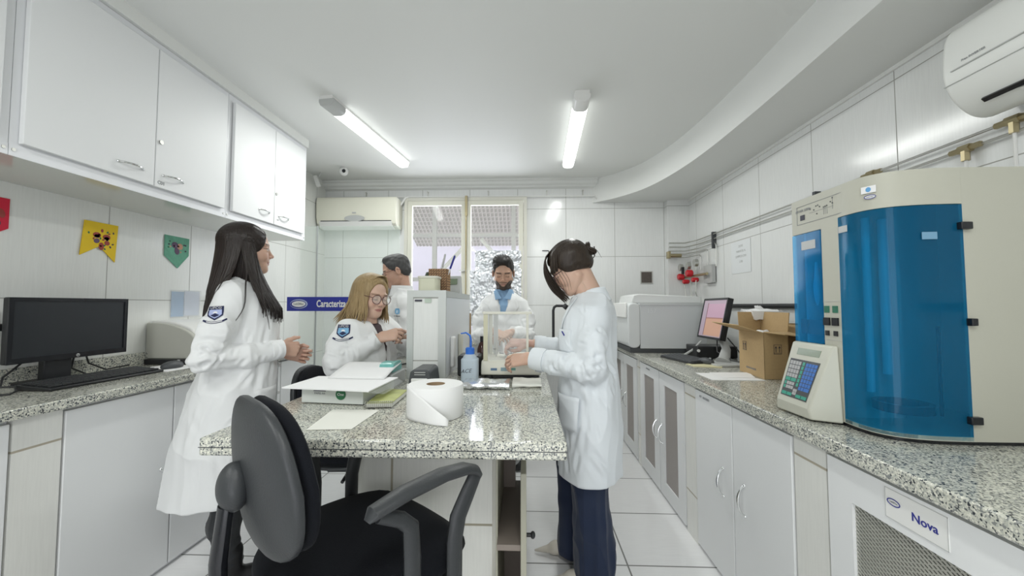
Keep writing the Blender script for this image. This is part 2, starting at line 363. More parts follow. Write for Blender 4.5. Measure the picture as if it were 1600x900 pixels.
obj('espagnolette', MB().box(-.64, -.615, 3.965, 3.985, 2.16, 2.37).cyl((-.628, 3.97, 1.3), (-.628, 3.97, 2.2), .007), 'brass', wf)
# aluminium foil taped on the lower window
M['foilw'] = plain('crumpled kitchen foil', (.72, .74, .77), .3, .9)
def foil_fn(x0, x1, z0, z1, seed, amp=.012, y=3.975):
    def f(u, v):
        x = x0 + (x1 - x0) * u; z = z0 + (z1 - z0) * v
        n = noise.noise(Vector((x * 9, seed, z * 7))) + .6 * noise.noise(Vector((x * 22, seed + 3, z * 20))) + .35 * noise.noise(Vector((x * 55, seed, z * 50)))
        return (x + .01 * noise.noise(Vector((z * 8, 1, seed))), y + amp * n, z + .012 * noise.noise(Vector((x * 8, 2, seed))))
    return f
tag(obj('aluminium_foil', MB().sheet(foil_fn(-.53, -.05, 1.16, 1.79, 2, .016), 110, 130), 'foilw', angle=25), 'large crumpled aluminium foil sheet covering the right window behind the bearded man', 'foil')
tag(obj('aluminium_foil', MB().sheet(foil_fn(-.58, -.36, 1.0, 1.58, 9, .012, 3.95), 60, 120), 'foilw', angle=25), 'smaller crumpled foil piece hanging in front of the larger foil sheet', 'foil')
# ---- outside seen through the window
M['out_wall'] = plain('pale pinkish outside wall', (0.82, 0.76, 0.84), 0.9, bump=.1, bscale=8, var=.05)
M['out_tile'] = tiles('ribbed clay roof underside', 0, 1, .06, .10, 0, 0, (0.36, 0.33, 0.27), (0.60, 0.54, 0.47), gw=.018, rough=.8, strength=.5)
M['out_steel'] = plain('grey painted steel', (0.36, 0.35, 0.30), 0.6)
ow = obj('outside_wall', MB().box(-6, 5, 7.0, 7.2, -.2, 2.6), 'out_wall'); ow['kind'] = 'structure'
og = obj('outside_ground', MB().box(-6, 5, 4.16, 7.2, -.3, -.2), 'out_wall'); og['kind'] = 'structure'
rf = thing('porch_roof', 'lean-to porch roof with ribbed underside outside the window', 'roof', (-.6, 5.3, 2.3))
rb = MB()
nx = 46
for k in range(nx):   # corrugated sheet, real ribs
    x = -1.9 + k * .06
    rb.slab([(x, 4.25, 3.2), (x + .03, 4.25, 3.215), (x + .03, 6.6, 2.265), (x, 6.6, 2.25)], -.01)
    rb.slab([(x + .03, 4.25, 3.215), (x + .06, 4.25, 3.2), (x + .06, 6.6, 2.25), (x + .03, 6.6, 2.265)], -.01)
obj('roof_sheet', rb, 'out_tile', rf)
obj('crossbeam', MB().box(-3, 2.5, 5.22, 5.27, 2.16, 2.21), 'out_steel', rf)
for x in (-1.26, -.17):
    obj('post', MB().box(x - .028, x + .028, 5.2, 5.26, -.2, 2.75), 'out_steel', rf)
for x0, x1 in ((-.62, -1.2), (-.62, -.1)):
    obj('brace', MB().tube([(x0 - .06 * (1 if x1 < x0 else -1), 4.75, 2.05), (x1, 4.75, 1.5)], .025, 4), 'out_steel', rf)
obj('crossbeam', MB().box(-2.5, -1.23, 5.2, 5.24, 1.55, 1.6), 'out_steel', rf)
# lattice screen, top of porch
# ---- glass partition in the back left corner
gp = thing('glass_partition', 'frameless greenish glass partition behind the blonde woman, carrying the blue sign', 'partition', (-1.5, 3.05, 0))
obj('glass_pane', MB().box(-1.84, -1.705, 3.05, 3.06, 0, 1.865), 'gglass', gp)
obj('glass_pane', MB().box(-1.70, -1.02, 3.05, 3.06, 0, 1.865), 'gglass', gp)
obj('glass_edge', MB().box(-1.705, -1.700, 3.047, 3.063, 0, 1.868), 'rub', gp)
# ---------------------------------------------------------------- lamps
def tube_lamp(a, b, label, k=1.0):
    a, b = Vector(a), Vector(b); d = (b - a); L = d.length; rz = math.atan2(d.y, d.x)
    t = thing('ceiling_lamp', label, 'lamp', (a + b) / 2, rz, None)
    def cap_profile(w, h): return [(-w, 0), (-w, -h * .45), (-w * .8, -h * .85), (-w * .4, -h), (w * .4, -h), (w * .8, -h * .85), (w, -h * .45), (w, 0)]
    obj('lamp_base', MB().box(-L / 2, L / 2, -.045, .045, .028, .05), 'white', t, local=True)
    obj('diffuser', MB().prism([(p, q + .03) for p, q in cap_profile(.05, .05)], -L / 2 + .14, L / 2 - .02, 'x'), 'lamp', t, local=True, bevel=.004)
    obj('end_cap', MB().prism([(p, q + .032) for p, q in cap_profile(.052, .052)], -L / 2, -L / 2 + .14, 'x'), 'ltgrey' if 'grey' in label else 'white', t, local=True, bevel=.006)
    obj('end_cap', MB().prism([(p, q + .032) for p, q in cap_profile(.052, .052)], L / 2 - .02, L / 2, 'x'), 'white', t, local=True, bevel=.006)
    la = area('lamp_light', (0, 0, -.03), (0, 0, 0), L - .18, .09, LAMP_W * k); la.parent = t
    return t
tube_lamp((-1.265, 2.33, 2.50), (-1.115, 3.45, 2.50), 'long ceiling lamp with a grey end cap, the left one above the seated woman')
l2 = tube_lamp((.35, 2.33, 2.50), (.39, 3.52, 2.50), 'long ceiling lamp with a white end cap, the right one near the curved soffit')
tube_lamp((-1.2, -.9, 2.50), (-1.2, .25, 2.50), 'long ceiling lamp behind the camera on the left', 1.5)
tube_lamp((.3, -.9, 2.50), (.3, .25, 2.50), 'long ceiling lamp behind the camera on the right', 1.5)
# ---------------------------------------------------------------- counters and base cabinets
def counter(name, pts, z1, th, label, cat='countertop'):
    o = obj(name, MB().prism(pts, z1 - th, z1), 'granite', bevel=.006, bseg=3, base=(pts[0][0], pts[0][1], z1 - th)); return tag(o, label, cat)
counter('countertop', [(XL, YF + .05), (-1.64, YF + .05), (-1.64, 2.92), (XL, 2.92)], .886, .036, 'long speckled granite worktop along the left wall with the switched off computer')
counter('countertop', [(.85, YF + .05), (XR, YF + .05), (XR, 3.92), (.85, 3.92)], .846, .042, 'long speckled granite worktop along the right wall under the analyser')
counter('countertop', [(-.9, 3.62), (.84, 3.62), (.84, 4.0), (-.9, 4.0)], .885, .04, 'granite worktop under the back window')
struct('trim_6', MB().box(XL, XL + .02, YF, 2.92, .886, .955), 'granite')
# masonry pilasters between cabinets
for n, (y0, y1) in enumerate(((1.21, 1.345), (-.2, -.07))):
    struct('trim_%d' % (7 + n), MB().box(XL, -1.672, y0, y1, 0, .85), 'tile_pil')
for n, (y0, y1) in enumerate(((1.175, 1.31), (2.045, 2.175), (3.0, 3.08))):
    struct('trim_%d' % (9 + n), MB().box(.874, XR, y0, y1, 0, .804), 'tile_pil')
def base_cab(side, y0, y1, splits, label, handles, kind='plain', ztop=None, group=None):
    """side -1: along left wall (faces +x), +1: along right wall (faces -x)"""
    xf = -1.688 if side < 0 else .888; xw = XL if side < 0 else XR; top = .848 if side < 0 else .802
    t = thing('base_cabinet', label, 'cabinet', ((xf + xw) / 2, (y0 + y1) / 2, 0))
    obj('cabinet_body', MB().box(*((XL + .004, xf) if side < 0 else (xf, XR - .004)), y0, y1, 0.001, top), 'carcass', t)
    s = 1 if side < 0 else -1
    ys = [y0] + splits + [y1]
    for i in range(len(ys) - 1):
        a, b = ys[i] + .004, ys[i + 1] - .004; x0, x1 = sorted((xf, xf + s * .018)); mb = MB()
        if kind == 'plain':
            mb.box(x0, x1, a, b, .02, top - .012)
            d = obj('door', mb, 'lam', t, bevel=.002)
        else:
            ia, ib = a + (b - a) * .25, b - (b - a) * .22; za, zb = .11, .715
            mb.box(x0, x1, a, ia, .02, top - .012).box(x0, x1, ib, b, .02, top - .012).box(x0, x1, ia, ib, .02, za).box(x0, x1, ia, ib, zb, top - .012)
            d = obj('door', mb, 'lam', t)
            obj('screen_inset', MB().box(x0 + .006, x1 - .006, ia, ib, za, zb), 'inset', d)
        for (k, hy, hz) in handles:
            if k == i:
                ox = xf + s * .018
                obj('door_handle', arch((ox, hy, hz - .06), (ox, hy, hz + .06), (s, 0, 0), .0035, .028), 'chrome', d)
    return t
M['inset'] = plain('grey brown perforated ventilation screen', (0.34, 0.31, 0.29), 0.45, bump=.3, bscale=240, var=.2)
base_cab(-1, -.07, 1.205, [.56], 'white laminate base cabinet left wall, nearest the camera, below the monitor', [(1, .64, .41)])
base_cab(-1, 1.35, 2.25, [1.785], 'white double door base cabinet beside the standing long haired woman', [(0, 1.73, .41), (1, 1.83, .41)])
base_cab(-1, 2.26, 2.90, [2.58], 'white base cabinet at the far end of the left worktop, behind the woman', [(0, 2.5, .41), (1, 2.65, .41)])
cb = base_cab(1, 1.315, 2.04, [1.685], 'white plain double door base cabinet under the cardboard box', [(1, 1.765, .44), (0, 1.60, .44)])
cc = base_cab(1, 2.18, 2.995, [2.575], 'white base cabinet with two grey screened doors, between two pilasters', [(1, 2.63, .40), (0, 2.53, .40)], kind='inset')
base_cab(1, 3.085, 3.9, [3.5], 'white base cabinet with screened doors in the far right corner under the grey instrument', [(0, 3.43, .40), (1, 3.56, .40)], kind='inset')
base_cab(1, -1.6, -.3, [-.95], 'white base cabinet on the right behind the camera', [(0, -1.0, .44)])
txt('printed_label', 'KIT  ARMÁRIO', .016, (.868, 1.93, .765), (0, -1, 0), (0, 0, 1), 'inkg', cb)
txt('printed_label', 'A  REAGENTES', .013, (.868, 2.80, .765), (0, -1, 0), (0, 0, 1), 'inkg', cc)
# vented cabinet with the Nova plate
vc = thing('vented_cabinet', 'white cabinet with expanded metal vent door and a name plate at the lower right', 'cabinet', (1.27, .45, 0))
obj('cabinet_body', MB().box(.888, XR, -.29, 1.17, 0, .802), 'carcass', vc)
vb = MB(); x0, x1 = .870, .888; IA, IB, ZA, ZB = -.1, 1.085, .12, .692
vb.box(x0, x1, -.285, IA, .02, .79).box(x0, x1, IB, 1.165, .02, .79).box(x0, x1, IA, IB, .02, ZA).box(x0, x1, IA, IB, ZB, .79)
vd = obj('door', vb, 'lam_edge2' if 'lam_edge2' in M else 'lam', vc)
obj('vent_backing', MB().box(.8865, .8875, IA, IB, ZA, ZB), plain('dark space behind the vent mesh', (.06, .065, .05), .8), vd)
ms = MB(); pitch = .0135
k = -80
while k < 180:
    for sg in (1, -1):
        # line z = sg*0.55*(y-IA)+c  clipped to the inset
        c = ZA + k * pitch * .75; pts = []
        for y in (max(.25, IA), IB):
            pts.append((y, c + sg * .55 * (y - .25)))
        (ya, za), (yb, zb) = pts
        def clip(ya, za, yb, zb):
            for lim, cmp in ((ZA, 1), (ZB, -1)):
                if (za - lim) * cmp < 0 and (zb - lim) * cmp < 0: return None
                if (za - lim) * cmp < 0: t = (lim - za) / (zb - za); ya, za = ya + t * (yb - ya), lim
                if (zb - lim) * cmp < 0: t = (lim - za) / (zb - za); yb, zb = ya + t * (yb - ya), lim
            return ya, za, yb, zb
        r = clip(ya, za, yb, zb)
        if r:
            ya, za, yb, zb = r
            if yb - ya > .004: ms.obox(((.8785 if sg > 0 else .8795), (ya + yb) / 2, (za + zb) / 2), (0, (yb - ya) / 2, (zb - za) / 2), (.0007, 0, 0), (0, -.0015, .0022))
    k += 1
obj('vent_mesh', ms, plain('galvanised expanded metal', (.50, .50, .45), .4, .4), vd)
npl = obj('name_plate', MB().box(.8685, .8702, .845, .985, .712, .782), 'white', vd)
obj('plate_outline', MB().box(.868, .8685, .845, .985, .7805, .782).box(.868, .8685, .845, .985, .712, .7132).box(.868, .8685, .845, .8462, .712, .782).box(.868, .8685, .9838, .985, .712, .782), 'ltgrey', vd)
txt('plate_lettering', 'Nova', .026, (.868, .893, .744), (0, -1, 0), (0, 0, 1), 'inkb', vd, bold=.012)
obj('logo_ring', ring((.868, .963, .753), (0, -1, 0), (0, 0, 1), .0165, .0085, .0022), 'inkb', vd)
txt('logo_lettering', 'LabSMac', .0055, (.868, .963, .753), (0, -1, 0), (0, 0, 1), 'inkg', vd)
# ---------------------------------------------------------------- upper cabinets on the left wall
def upper(y0, y1, split, label, lock_y, hs, ctag=None, spans=None):
    t = thing('wall_cabinet', label, 'cabinet', (-1.97, (y0 + y1) / 2, 1.735))
    obj('cabinet_body', MB().box(XL, -1.77, y0, y1, 1.755, 2.485), 'carcass', t)
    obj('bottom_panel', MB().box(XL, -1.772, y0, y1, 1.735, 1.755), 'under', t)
    obj('front_rail', MB().box(-1.772, -1.768, y0, y1, 1.735, 1.775), 'carcass', t)
    ss = spans or [(y0 + .03, split - .002), (split + .002, y1 - .03)]
    for i, (a, b) in enumerate(ss):
        d = obj('door', MB().box(-1.768, -1.749, a, b, 1.782, 2.445), 'lam', t, bevel=.002)
        for (k, ha, hb, hz) in hs:
            if k == i: obj('door_handle', arch((-1.749, ha, hz), (-1.749, hb, hz), (1, 0, 0), .0035, .026), 'chrome', d)
        if i == 1 and lock_y: obj('lock', MB().cyl((-1.75, lock_y, 2.0), (-1.743, lock_y, 2.0), .010, n=16), 'steel', d)
    for y in (y0 + .012, y1 - .012): 
        obj('screw_cap', MB().cyl((-1.77, y, 1.757), (-1.7655, y, 1.757), .006, n=12), 'steel', t)
    return t
u0 = upper(.2, 1.225, .7, 'white wall cabinet at the upper left edge of the photo', None, [], spans=[(.23, .7), (.704, 1.19)])
u1 = upper(1.227, 2.172, 1.722, 'large white wall cabinet with two doors and a tag reading C01', 1.745, [(0, 1.56, 1.665, 1.84), (1, 1.765, 1.87, 1.845)], spans=[(1.25, 1.720), (1.724, 2.145)])
u2 = upper(2.174, 2.985, 2.58, 'smaller white wall cabinet with two doors, at the far end above the long haired woman', 2.60, [(0, 2.43, 2.53, 1.85), (1, 2.63, 2.74, 1.85)], spans=[(2.205, 2.578), (2.582, 2.945)])
txt('cabinet_tag', 'C01', .022, (-1.7485, 1.755, 1.805), (0, 1, 0), (0, 0, 1), 'inkg', u1, bold=.03)
txt('cabinet_tag', 'C02', .012, (-1.7485, 2.62, 1.82), (0, 1, 0), (0, 0, 1), 'inkg', u2, bold=.03)
struct('trim_12', MB().box(XL, -1.752, .0, 2.985, 2.487, ZC), plain('white tiled filler above cabinets', (.76, .77, .74), .3))
# ---------------------------------------------------------------- air conditioners
def rotbox_profile(prof, a0, a1, axis): return MB().prism(prof, a0, a1, axis)
ac = thing('air_conditioner', 'cream split air conditioner with a grey oval badge on the back wall', 'air conditioner', (-1.735, 3.93, 2.02))
prof = [(YB, 2.325), (YB, 2.03), (3.95, 2.015), (3.88, 2.03), (3.845, 2.06), (3.83, 2.12), (3.825, 2.30), (3.84, 2.33), (3.9, 2.335)]
obj('housing', MB().prism(prof, -2.155, -1.325, 'x'), 'acc', ac, bevel=.008, bseg=3)
obj('air_slot', MB().box(-2.11, -1.375, 3.835, 3.848, 2.076, 2.088), 'blackg', ac)
obj('louver', MB().prism([(3.826, 2.078), (3.85, 2.035), (3.93, 2.012), (3.93, 2.006), (3.846, 2.028), (3.82, 2.076)], -2.12, -1.365, 'x'), 'white', ac)
obj('badge', disc((-1.75, 3.8235, 2.108), (1, 0, 0), (0, 0, 1), .105, .032, .002), 'ltgrey', ac)
obj('logo_mark', MB().box(-1.775, -1.735, 3.8225, 3.8235, 2.158, 2.172), 'ltgrey', ac)
obj('side_pipe', MB().tube([(-1.33, 3.99, 2.28), (-1.28, 3.99, 2.36), (-1.25, 4.0, 2.37)], .012), 'white', ac)
ar = thing('air_conditioner', 'white rounded split air conditioner at the top right on the right wall', 'air conditioner', (1.56, .9, 1.86))
prof = [(XR, 1.93), (1.62, 1.875), (1.555, 1.868), (1.50, 1.905), (1.465, 1.96), (1.452, 2.02), (1.462, 2.13), (1.49, 2.175), (1.55, 2.195), (XR, 2.20)]
prof = smooth2(prof, 4)
obj('housing', MB().prism(prof, .48, 1.365, 'y'), 'acw', ar, bevel=.014, bseg=4, angle=50)
obj('air_slot', MB().obox((1.506, .90, 1.8965), (.0055, 0, -.005), (0, .39, 0), (.004, 0, .0045)), 'blackg', ar)
obj('louver', MB().obox((1.532, .86, 1.878), (.018, 0, -.0105), (0, .345, 0), (.0012, 0, .002)), 'white', ar)
obj('panel_groove', MB().obox((1.4505, .92, 2.015), (.0035, 0, 0), (0, .41, 0), (0, 0, .0016)), 'ltgrey', ar)
obj('panel_groove', MB().obox((1.459, .92, 1.975), (.0035, 0, 0), (0, .44, 0), (0, 0, .001)), 'ltgrey', ar)
txt('lettering', 'Fran INVERTER', .0105, (1.4505, 1.265, 2.035), (0, -1, 0), (0, 0, 1), 'inkg', ar)
# ---------------------------------------------------------------- wall and ceiling fittings
cc_ = thing('security_camera', 'white dome security camera with a black lens under the ceiling', 'camera', (-1.76, 3.6, 2.55))
obj('dome', MB().ell((-1.76, 3.6, 2.515), (.04, .04, .045)), 'white', cc_); obj('lens', MB().ell((-1.745, 3.566, 2.508), (.018, .012, .018)), 'blackg', cc_)
ps = thing('motion_sensor', 'small white motion sensor tilted on a bracket in the back left corner', 'sensor', (-2.08, 3.72, 2.47))
obj('sensor_body', MB().obox((-2.08, 3.70, 2.455), (.02, -.004, .004), (0, .015, 0), (-.02, 0, .055)), 'white', ps, bevel=.006); obj('bracket', MB().cyl((-2.07, 3.71, 2.5), (-2.05, 3.72, 2.55), .007), 'ltgrey', ps)
sb = thing('electrical_box', 'open dark recessed electrical box on the back wall', 'outlet', (1.25, YB, 1.5))
obj('box_frame', MB().box(1.19, 1.315, YB - .008, YB - .001, 1.445, 1.575), 'steel', sb); obj('box_recess', MB().box(1.20, 1.305, YB - .012, YB - .008, 1.455, 1.565), plain('dark wiring recess', (.10, .085, .075), .7, bump=.6, bscale=80, var=.5), sb)
tag(obj('wall_hook', MB().tube([(.17, YB - .01, 1.795), (.235, YB - .01, 1.795), (.24, YB - .01, 1.79), (.24, YB - .01, 1.73)], .004, 8), 'black'), 'thin black bent bracket on the back wall right of the window', 'bracket')
bp = thing('standing_pipe', 'bent black pipe rising from the back worktop', 'pipe', (.31, 3.7, .885))
obj('pipe_run', MB().tube([(.26, 3.7, .885), (.26, 3.7, 1.17), (.268, 3.7, 1.2), (.29, 3.7, 1.215), (.36, 3.7, 1.215)], .013, 12), 'black', bp)
obj('pipe_nozzle', MB().cyl((.36, 3.7, 1.19), (.39, 3.7, 1.225), .024), 'black', bp)
# gas pipes on the right wall
gpz = thing('gas_pipework', 'thin steel gas pipes with brass fittings running along the right wall', 'pipes', (1.64, 2.5, 1.8))
for z, x, y1 in ((1.845, 1.645, 3.75), (1.805, 1.65, 3.75)):
    obj('gas_pipe', MB().tube([(1.60, 3.93, z + .0), (1.62, 3.9, z), (x, y1, z), (x, -1.2, z)] if 0 else [(1.44, 3.90, z), (1.60, 3.90, z), (x, 3.72, z), (x, -1.2, z)], .0055, 8), 'steel', gpz)
for z, y1 in ((1.765, 3.40), (1.735, 3.56), (1.70, 3.70)):
    obj('gas_pipe', MB().tube([(1.44, 3.90, z), (1.60, 3.90, z), (1.65, 3.74, z), (1.65, y1, z), (1.65, y1 - .02, z - .02), (1.65, y1 - .01, 1.56)], .0045, 8), 'steel', gpz)
obj('pipe_cluster', MB().box(1.42, 1.45, 3.88, 3.93, 1.69, 1.76).cyl((1.45, 3.9, 1.72), (1.56, 3.9, 1.72), .018), 'brass', gpz, bevel=.004)
for y, z in ((1.865, 1.845), (1.33, 1.845), (1.475, 1.805)):
    obj('fitting', MB().cyl((1.645, y - .05, z), (1.645, y + .05, z), .011, n=6).cyl((1.645, y - .02, z), (1.645, y + .02, z), .016, n=6), 'brass', gpz)
for y, z in ((1.33, 1.845), (1.475, 1.805)):
    obj('fitting', MB().cyl((1.645, y, z), (1.645, y, z - .045), .013, n=6), 'brass', gpz)
    obj('gas_pipe', MB().tube([(1.645, y, z - .04), (1.645, y, 1.3)], .005, 8), 'white', gpz)
for y in (2.22, 3.42):
    obj('pipe_clamp', MB().box(1.635, XR - .001, y - .01, y + .01, 1.72, 1.865), 'dgrey', gpz)
struct('trim_13', MB().cyl((1.65, -1.2, 1.215), (1.65, 3.9, 1.215), .016), 'black')
rg = thing('gas_regulator', 'gas regulator panel with red knobs and round gauges on the right wall', 'regulator', (1.6, 3.6, 1.5))
obj('mounting_plate', MB().box(1.63, 1.66, 3.42, 3.58, 1.42, 1.58), 'ltgrey', rg)
for (y, z, r) in ((3.92, 1.505, .032), (3.72, 1.525, .034), (3.80, 1.45, .022), (3.60, 1.455, .022)):
    obj('red_knob', MB().lathe([(.0, -.03), (r * .8, -.03), (r, -.02), (r, .02), (r * .7, .03), (0, .03)], (1.56, y, z), axis='x'), 'red', rg)
for y, z in ((3.92, 1.60), (3.74, 1.60), (3.58, 1.61)):
    obj('pressure_gauge', MB().cyl((1.545, y, z), (1.575, y, z), .034).cyl((1.56, y, z - .03), (1.56, y, z - .07), .006), 'steel', rg)
obj('hose', MB().tube([(1.56, 3.85, 1.45), (1.57, 3.83, 1.3), (1.6, 3.8, 1.25)], .004, 6), 'steel', rg)
obj('hose', MB().tube([(1.56, 3.70, 1.45), (1.57, 3.71, 1.3), (1.62, 3.66, 1.22)], .004, 6), 'steel', rg)
obj('hose', MB().tube([(1.56, 3.58, 1.45), (1.55, 3.57, 1.34), (1.6, 3.63, 1.26), (1.62, 3.7, 1.2)], .004, 6), 'steel', rg)
obj('valve', MB().cyl((1.54, 4.0 - .04, 1.505), (1.56, 4.0 + .02, 1.505), .025).box(1.55, 1.57, 3.86, 3.885, 1.53, 1.60), 'black', rg)
obj('manifold', MB().cyl((1.60, 3.45, 1.50), (1.60, 3.95, 1.50), .012), 'brass', rg)
wn = obj('wall_notice', MB().box(XR - .003, XR - .0015, 2.90, 3.17, 1.47, 1.72), plain('off white notice paper', (.78, .80, .81), .8)); tag(wn, 'white paper notice taped on the right wall below the pipes', 'notice')
for i, (s_, z) in enumerate((('DEVE', 1.68), ('MANTER A', 1.64), ('LIMPEZA DO', 1.60), ('LAB', 1.56))):
    t_ = txt('notice_lettering', s_, .026, (XR - .0035, 3.03, z), (0, -1, 0), (0, 0, 1), 'ltgrey', wn)
# ---------------------------------------------------------------- bunting flags on the left wall
def flag(pts, mat, label, marks, seed):
    """pts: outline in (y,z)"""
    base = Vector((XL + .004, pts[0][0], pts[0][1]))
    t = thing('bunting_flag', label, 'flag', base)
    obj('flag_cloth', MB().prism(pts, XL + .003, XL + .007, 'x'), mat, t)
    for (nm, y, z, a, b, mt, rot) in marks:
        c, s_ = math.cos(rot), math.sin(rot)
        obj(nm, disc((XL + .0075, y, z), (0, c, s_), (0, -s_, c), a, b, .0006, 10), mt, t)
    return t
M['flagy'] = plain('yellow printed flag', (.80, .55, .01), .6, bump=.1, bscale=30, var=.05)
M['flagg'] = plain('green printed flag', (.13, .38, .26), .6, bscale=30, bump=.1, var=.3)
M['flagr'] = plain('red printed flag', (.60, .01, .04), .6)
M['dkred'] = plain('dark red print', (.32, .05, .04), .6); M['skinp'] = plain('pink brown print', (.55, .30, .20), .6); M['purp'] = plain('dim purple print', (.13, .08, .14), .6)
rs = random.Random(3)
mk = [('print_mark', 1.845, 1.575, .018, .014, 'dkred', 0), ('print_mark', 1.89, 1.57, .018, .014, 'dkred', 0), ('print_mark', 1.845, 1.568, .013, .01, 'skinp', 0), ('print_mark', 1.89, 1.562, .013, .01, 'skinp', 0),
      ('print_mark', 1.845, 1.545, .014, .012, 'purp', .4), ('print_mark', 1.893, 1.54, .013, .012, 'dkred', -.4), ('print_mark', 1.867, 1.52, .012, .02, 'dkred', 0), ('print_mark', 1.868, 1.60, .006, .009, 'dkred', 0)]
for k in range(14): mk.append(('print_mark', rs.uniform(1.80, 1.93), rs.uniform(1.49, 1.61), .004, .006, rs.choice(['ink', 'dkred', 'green']), rs.uniform(0, 3)))
mk = [m_ for m_ in mk if not (1.83 < m_[1] < 1.91 and m_[2] < 1.50)]
flag([(1.79, 1.64), (1.945, 1.64), (1.935, 1.445), (1.86, 1.52), (1.775, 1.465)], 'flagy', 'yellow swallowtail party flag with printed figures on the left wall', mk, 1)
mk = [('print_mark', 2.275, 1.59, .022, .02, 'purp', 0), ('print_mark', 2.31, 1.585, .02, .02, 'skinp', 0), ('print_mark', 2.29, 1.555, .016, .022, 'purp', .3)]
for k in range(10): mk.append(('print_mark', rs.uniform(2.23, 2.35), rs.uniform(1.53, 1.63), .006, .005, rs.choice(['ink', 'green', 'skinp']), rs.uniform(0, 3)))
flag([(2.21, 1.645), (2.375, 1.645), (2.375, 1.535), (2.30, 1.45), (2.21, 1.52)], 'flagg', 'green pointed party flag with printed figures on the left wall', mk, 2)
mk = [('print_mark', 1.49, 1.60, .012, .02, 'dkred', .3), ('print_mark', 1.48, 1.56, .01, .014, 'ink', .3)]
flag([(1.35, 1.665), (1.515, 1.665), (1.515, 1.54), (1.44, 1.49), (1.35, 1.53)], 'flagr', 'red party flag cut by the left edge of the photo', mk, 3)
sl = thing('document_sleeve', 'clear plastic sleeve with blue printed sheets taped on the left wall beside the green flag', 'document', (XL, 2.36, 1.23))
M['blueprint'] = plain('pale blue printed sheet', (.26, .42, .62), .5, bump=.1, bscale=20, var=.15)
obj('printed_sheet', MB().box(XL + .002, XL + .004, 2.27, 2.355, 1.15, 1.305), 'blueprint', sl); obj('printed_sheet', MB().box(XL + .002, XL + .004, 2.36, 2.47, 1.155, 1.31), plain('pale grey blue sheet', (.62, .67, .78), .5, var=.1, bscale=25), sl)
obj('plastic_sleeve', MB().box(XL + .005, XL + .006, 2.262, 2.48, 1.145, 1.315), 'clearp', sl)
ol = thing('wall_outlet', 'white outlet plate with a black plug at the left edge of the photo', 'outlet', (XL, 1.42, 1.14))
obj('outlet_plate', MB().box(XL + .001, XL + .01, 1.36, 1.50, 1.08, 1.2), 'white', ol, bevel=.003); obj('plug', MB().box(XL + .01, XL + .05, 1.38, 1.50, 1.115, 1.145), 'black', ol, bevel=.006)
# ---------------------------------------------------------------- blue sign on the glass
sg = thing('hanging_sign', 'blue sign with white lettering and an oval logo on the glass partition', 'sign', (-1.55, 3.04, 1.22))
SY = 3.042
pA, pB = atY(449, 464, SY), atY(449, 486, SY)
sz1, sz0, sx0 = pA.z, pB.z, pA.x; sx1 = -1.12
obj('sign_board', MB().box(sx0, sx1, SY - .004, SY + .004, sz0, sz1), 'signblue', sg)
zc = (sz0 + sz1) / 2; lc = atY(467.5, 475, SY)
obj('logo_oval', disc((lc.x, SY - .005, zc), (1, 0, 0), (0, 0, 1), .072, .038, .001), plain('pale blue logo ring', (.45, .52, .72), .4), sg)
obj('logo_oval', disc((lc.x - .004, SY - .006, zc - .001), (1, 0, 0), (0, 0, 1), .066, .032, .001), 'inkb', sg)
obj('logo_oval', disc((lc.x, SY - .007, zc), (1, 0, 0), (0, 0, 1), .056, .024, .001), 'white', sg)
txt('logo_lettering', 'LabSMac', .024, (lc.x, SY - .0085, zc), (1, 0, 0), (0, 0, 1), 'inkg', sg, bold=.02)
txt('sign_lettering', 'Caracterização', .078, (atY(495, 475, SY).x, SY - .006, zc), (1, 0, 0), (0, 0, 1), 'white', sg, sx=.66, bold=.022, align='LEFT')
# ================================================================ ISLAND BENCH
TZ = .87
counter('countertop', [(-.865, 1.0), (.104, 1.0), (.104, 2.66), (-.865, 2.66)], TZ, .047, 'speckled granite top of the central island bench')

ct_ = [o for o in COL.objects if o.get('label','').startswith('speckled granite top of the central')][0]
obj('slab_joint', MB().box(-.8655, .1045, .9993, .9998, TZ - .0255, TZ - .0235), 'dgrey', ct_)
ib = thing('island_base', 'white tiled masonry base under the island granite top', 'bench base', (-.33, 1.3, 0))
obj('tiled_pier', MB().box(-.61, -.115, 1.32, 1.44, 0, .822), 'tile_base', ib)
obj('corner_trim', MB().box(-.115, -.100, 1.315, 1.44, 0, .822), 'lam_edge', ib, bevel=.003)
obj('tiled_core', MB().box(-.47, -.40, 1.44, 2.6, 0, .822), 'tile_divider', ib)
su = thing('drawer_unit', 'narrow grey brown open sided cabinet beside the tiled bench base', 'cabinet', (-.05, 1.42, 0))
obj('back_panel', MB().box(-.098, -.092, 1.26, 1.66, .05, .80), 'greige', su)
obj('side_panel', MB().box(-.098, -.045, 1.60, 1.66, .48, .80), 'brownpanel', su)
obj('side_panel', MB().box(-.098, -.02, 1.64, 1.66, .05, .48), 'brownpanel', su)
obj('shelf', MB().box(-.092, -.018, 1.22, 1.64, .462, .48), 'brownpanel', su, bevel=.001)
obj('shelf', MB().box(-.092, -.018, 1.22, 1.64, .03, .05), 'brownpanel', su)
df = obj('drawer_front', MB().box(-.018, .0, 1.21, 1.66, .05, .70), 'greige', su, bevel=.002)
obj('knob', MB().cyl((0, 1.24, .50), (.018, 1.24, .50), .006).ell((.02, 1.24, .50), (.008, .011, .011)), 'black', df)
st = thing('lab_stool', 'low grey round stool with black castors half hidden behind the island base', 'stool', (-.17, 1.95, 0))
obj('seat', MB().lathe([(0, .44), (.12, .44), (.14, .455), (.145, .475), (.13, .49), (0, .495)], (-.17, 1.95, 0)), 'ltgrey', st)
obj('column', MB().cyl((-.17, 1.95, .1), (-.17, 1.95, .44), .02), 'steel', st)
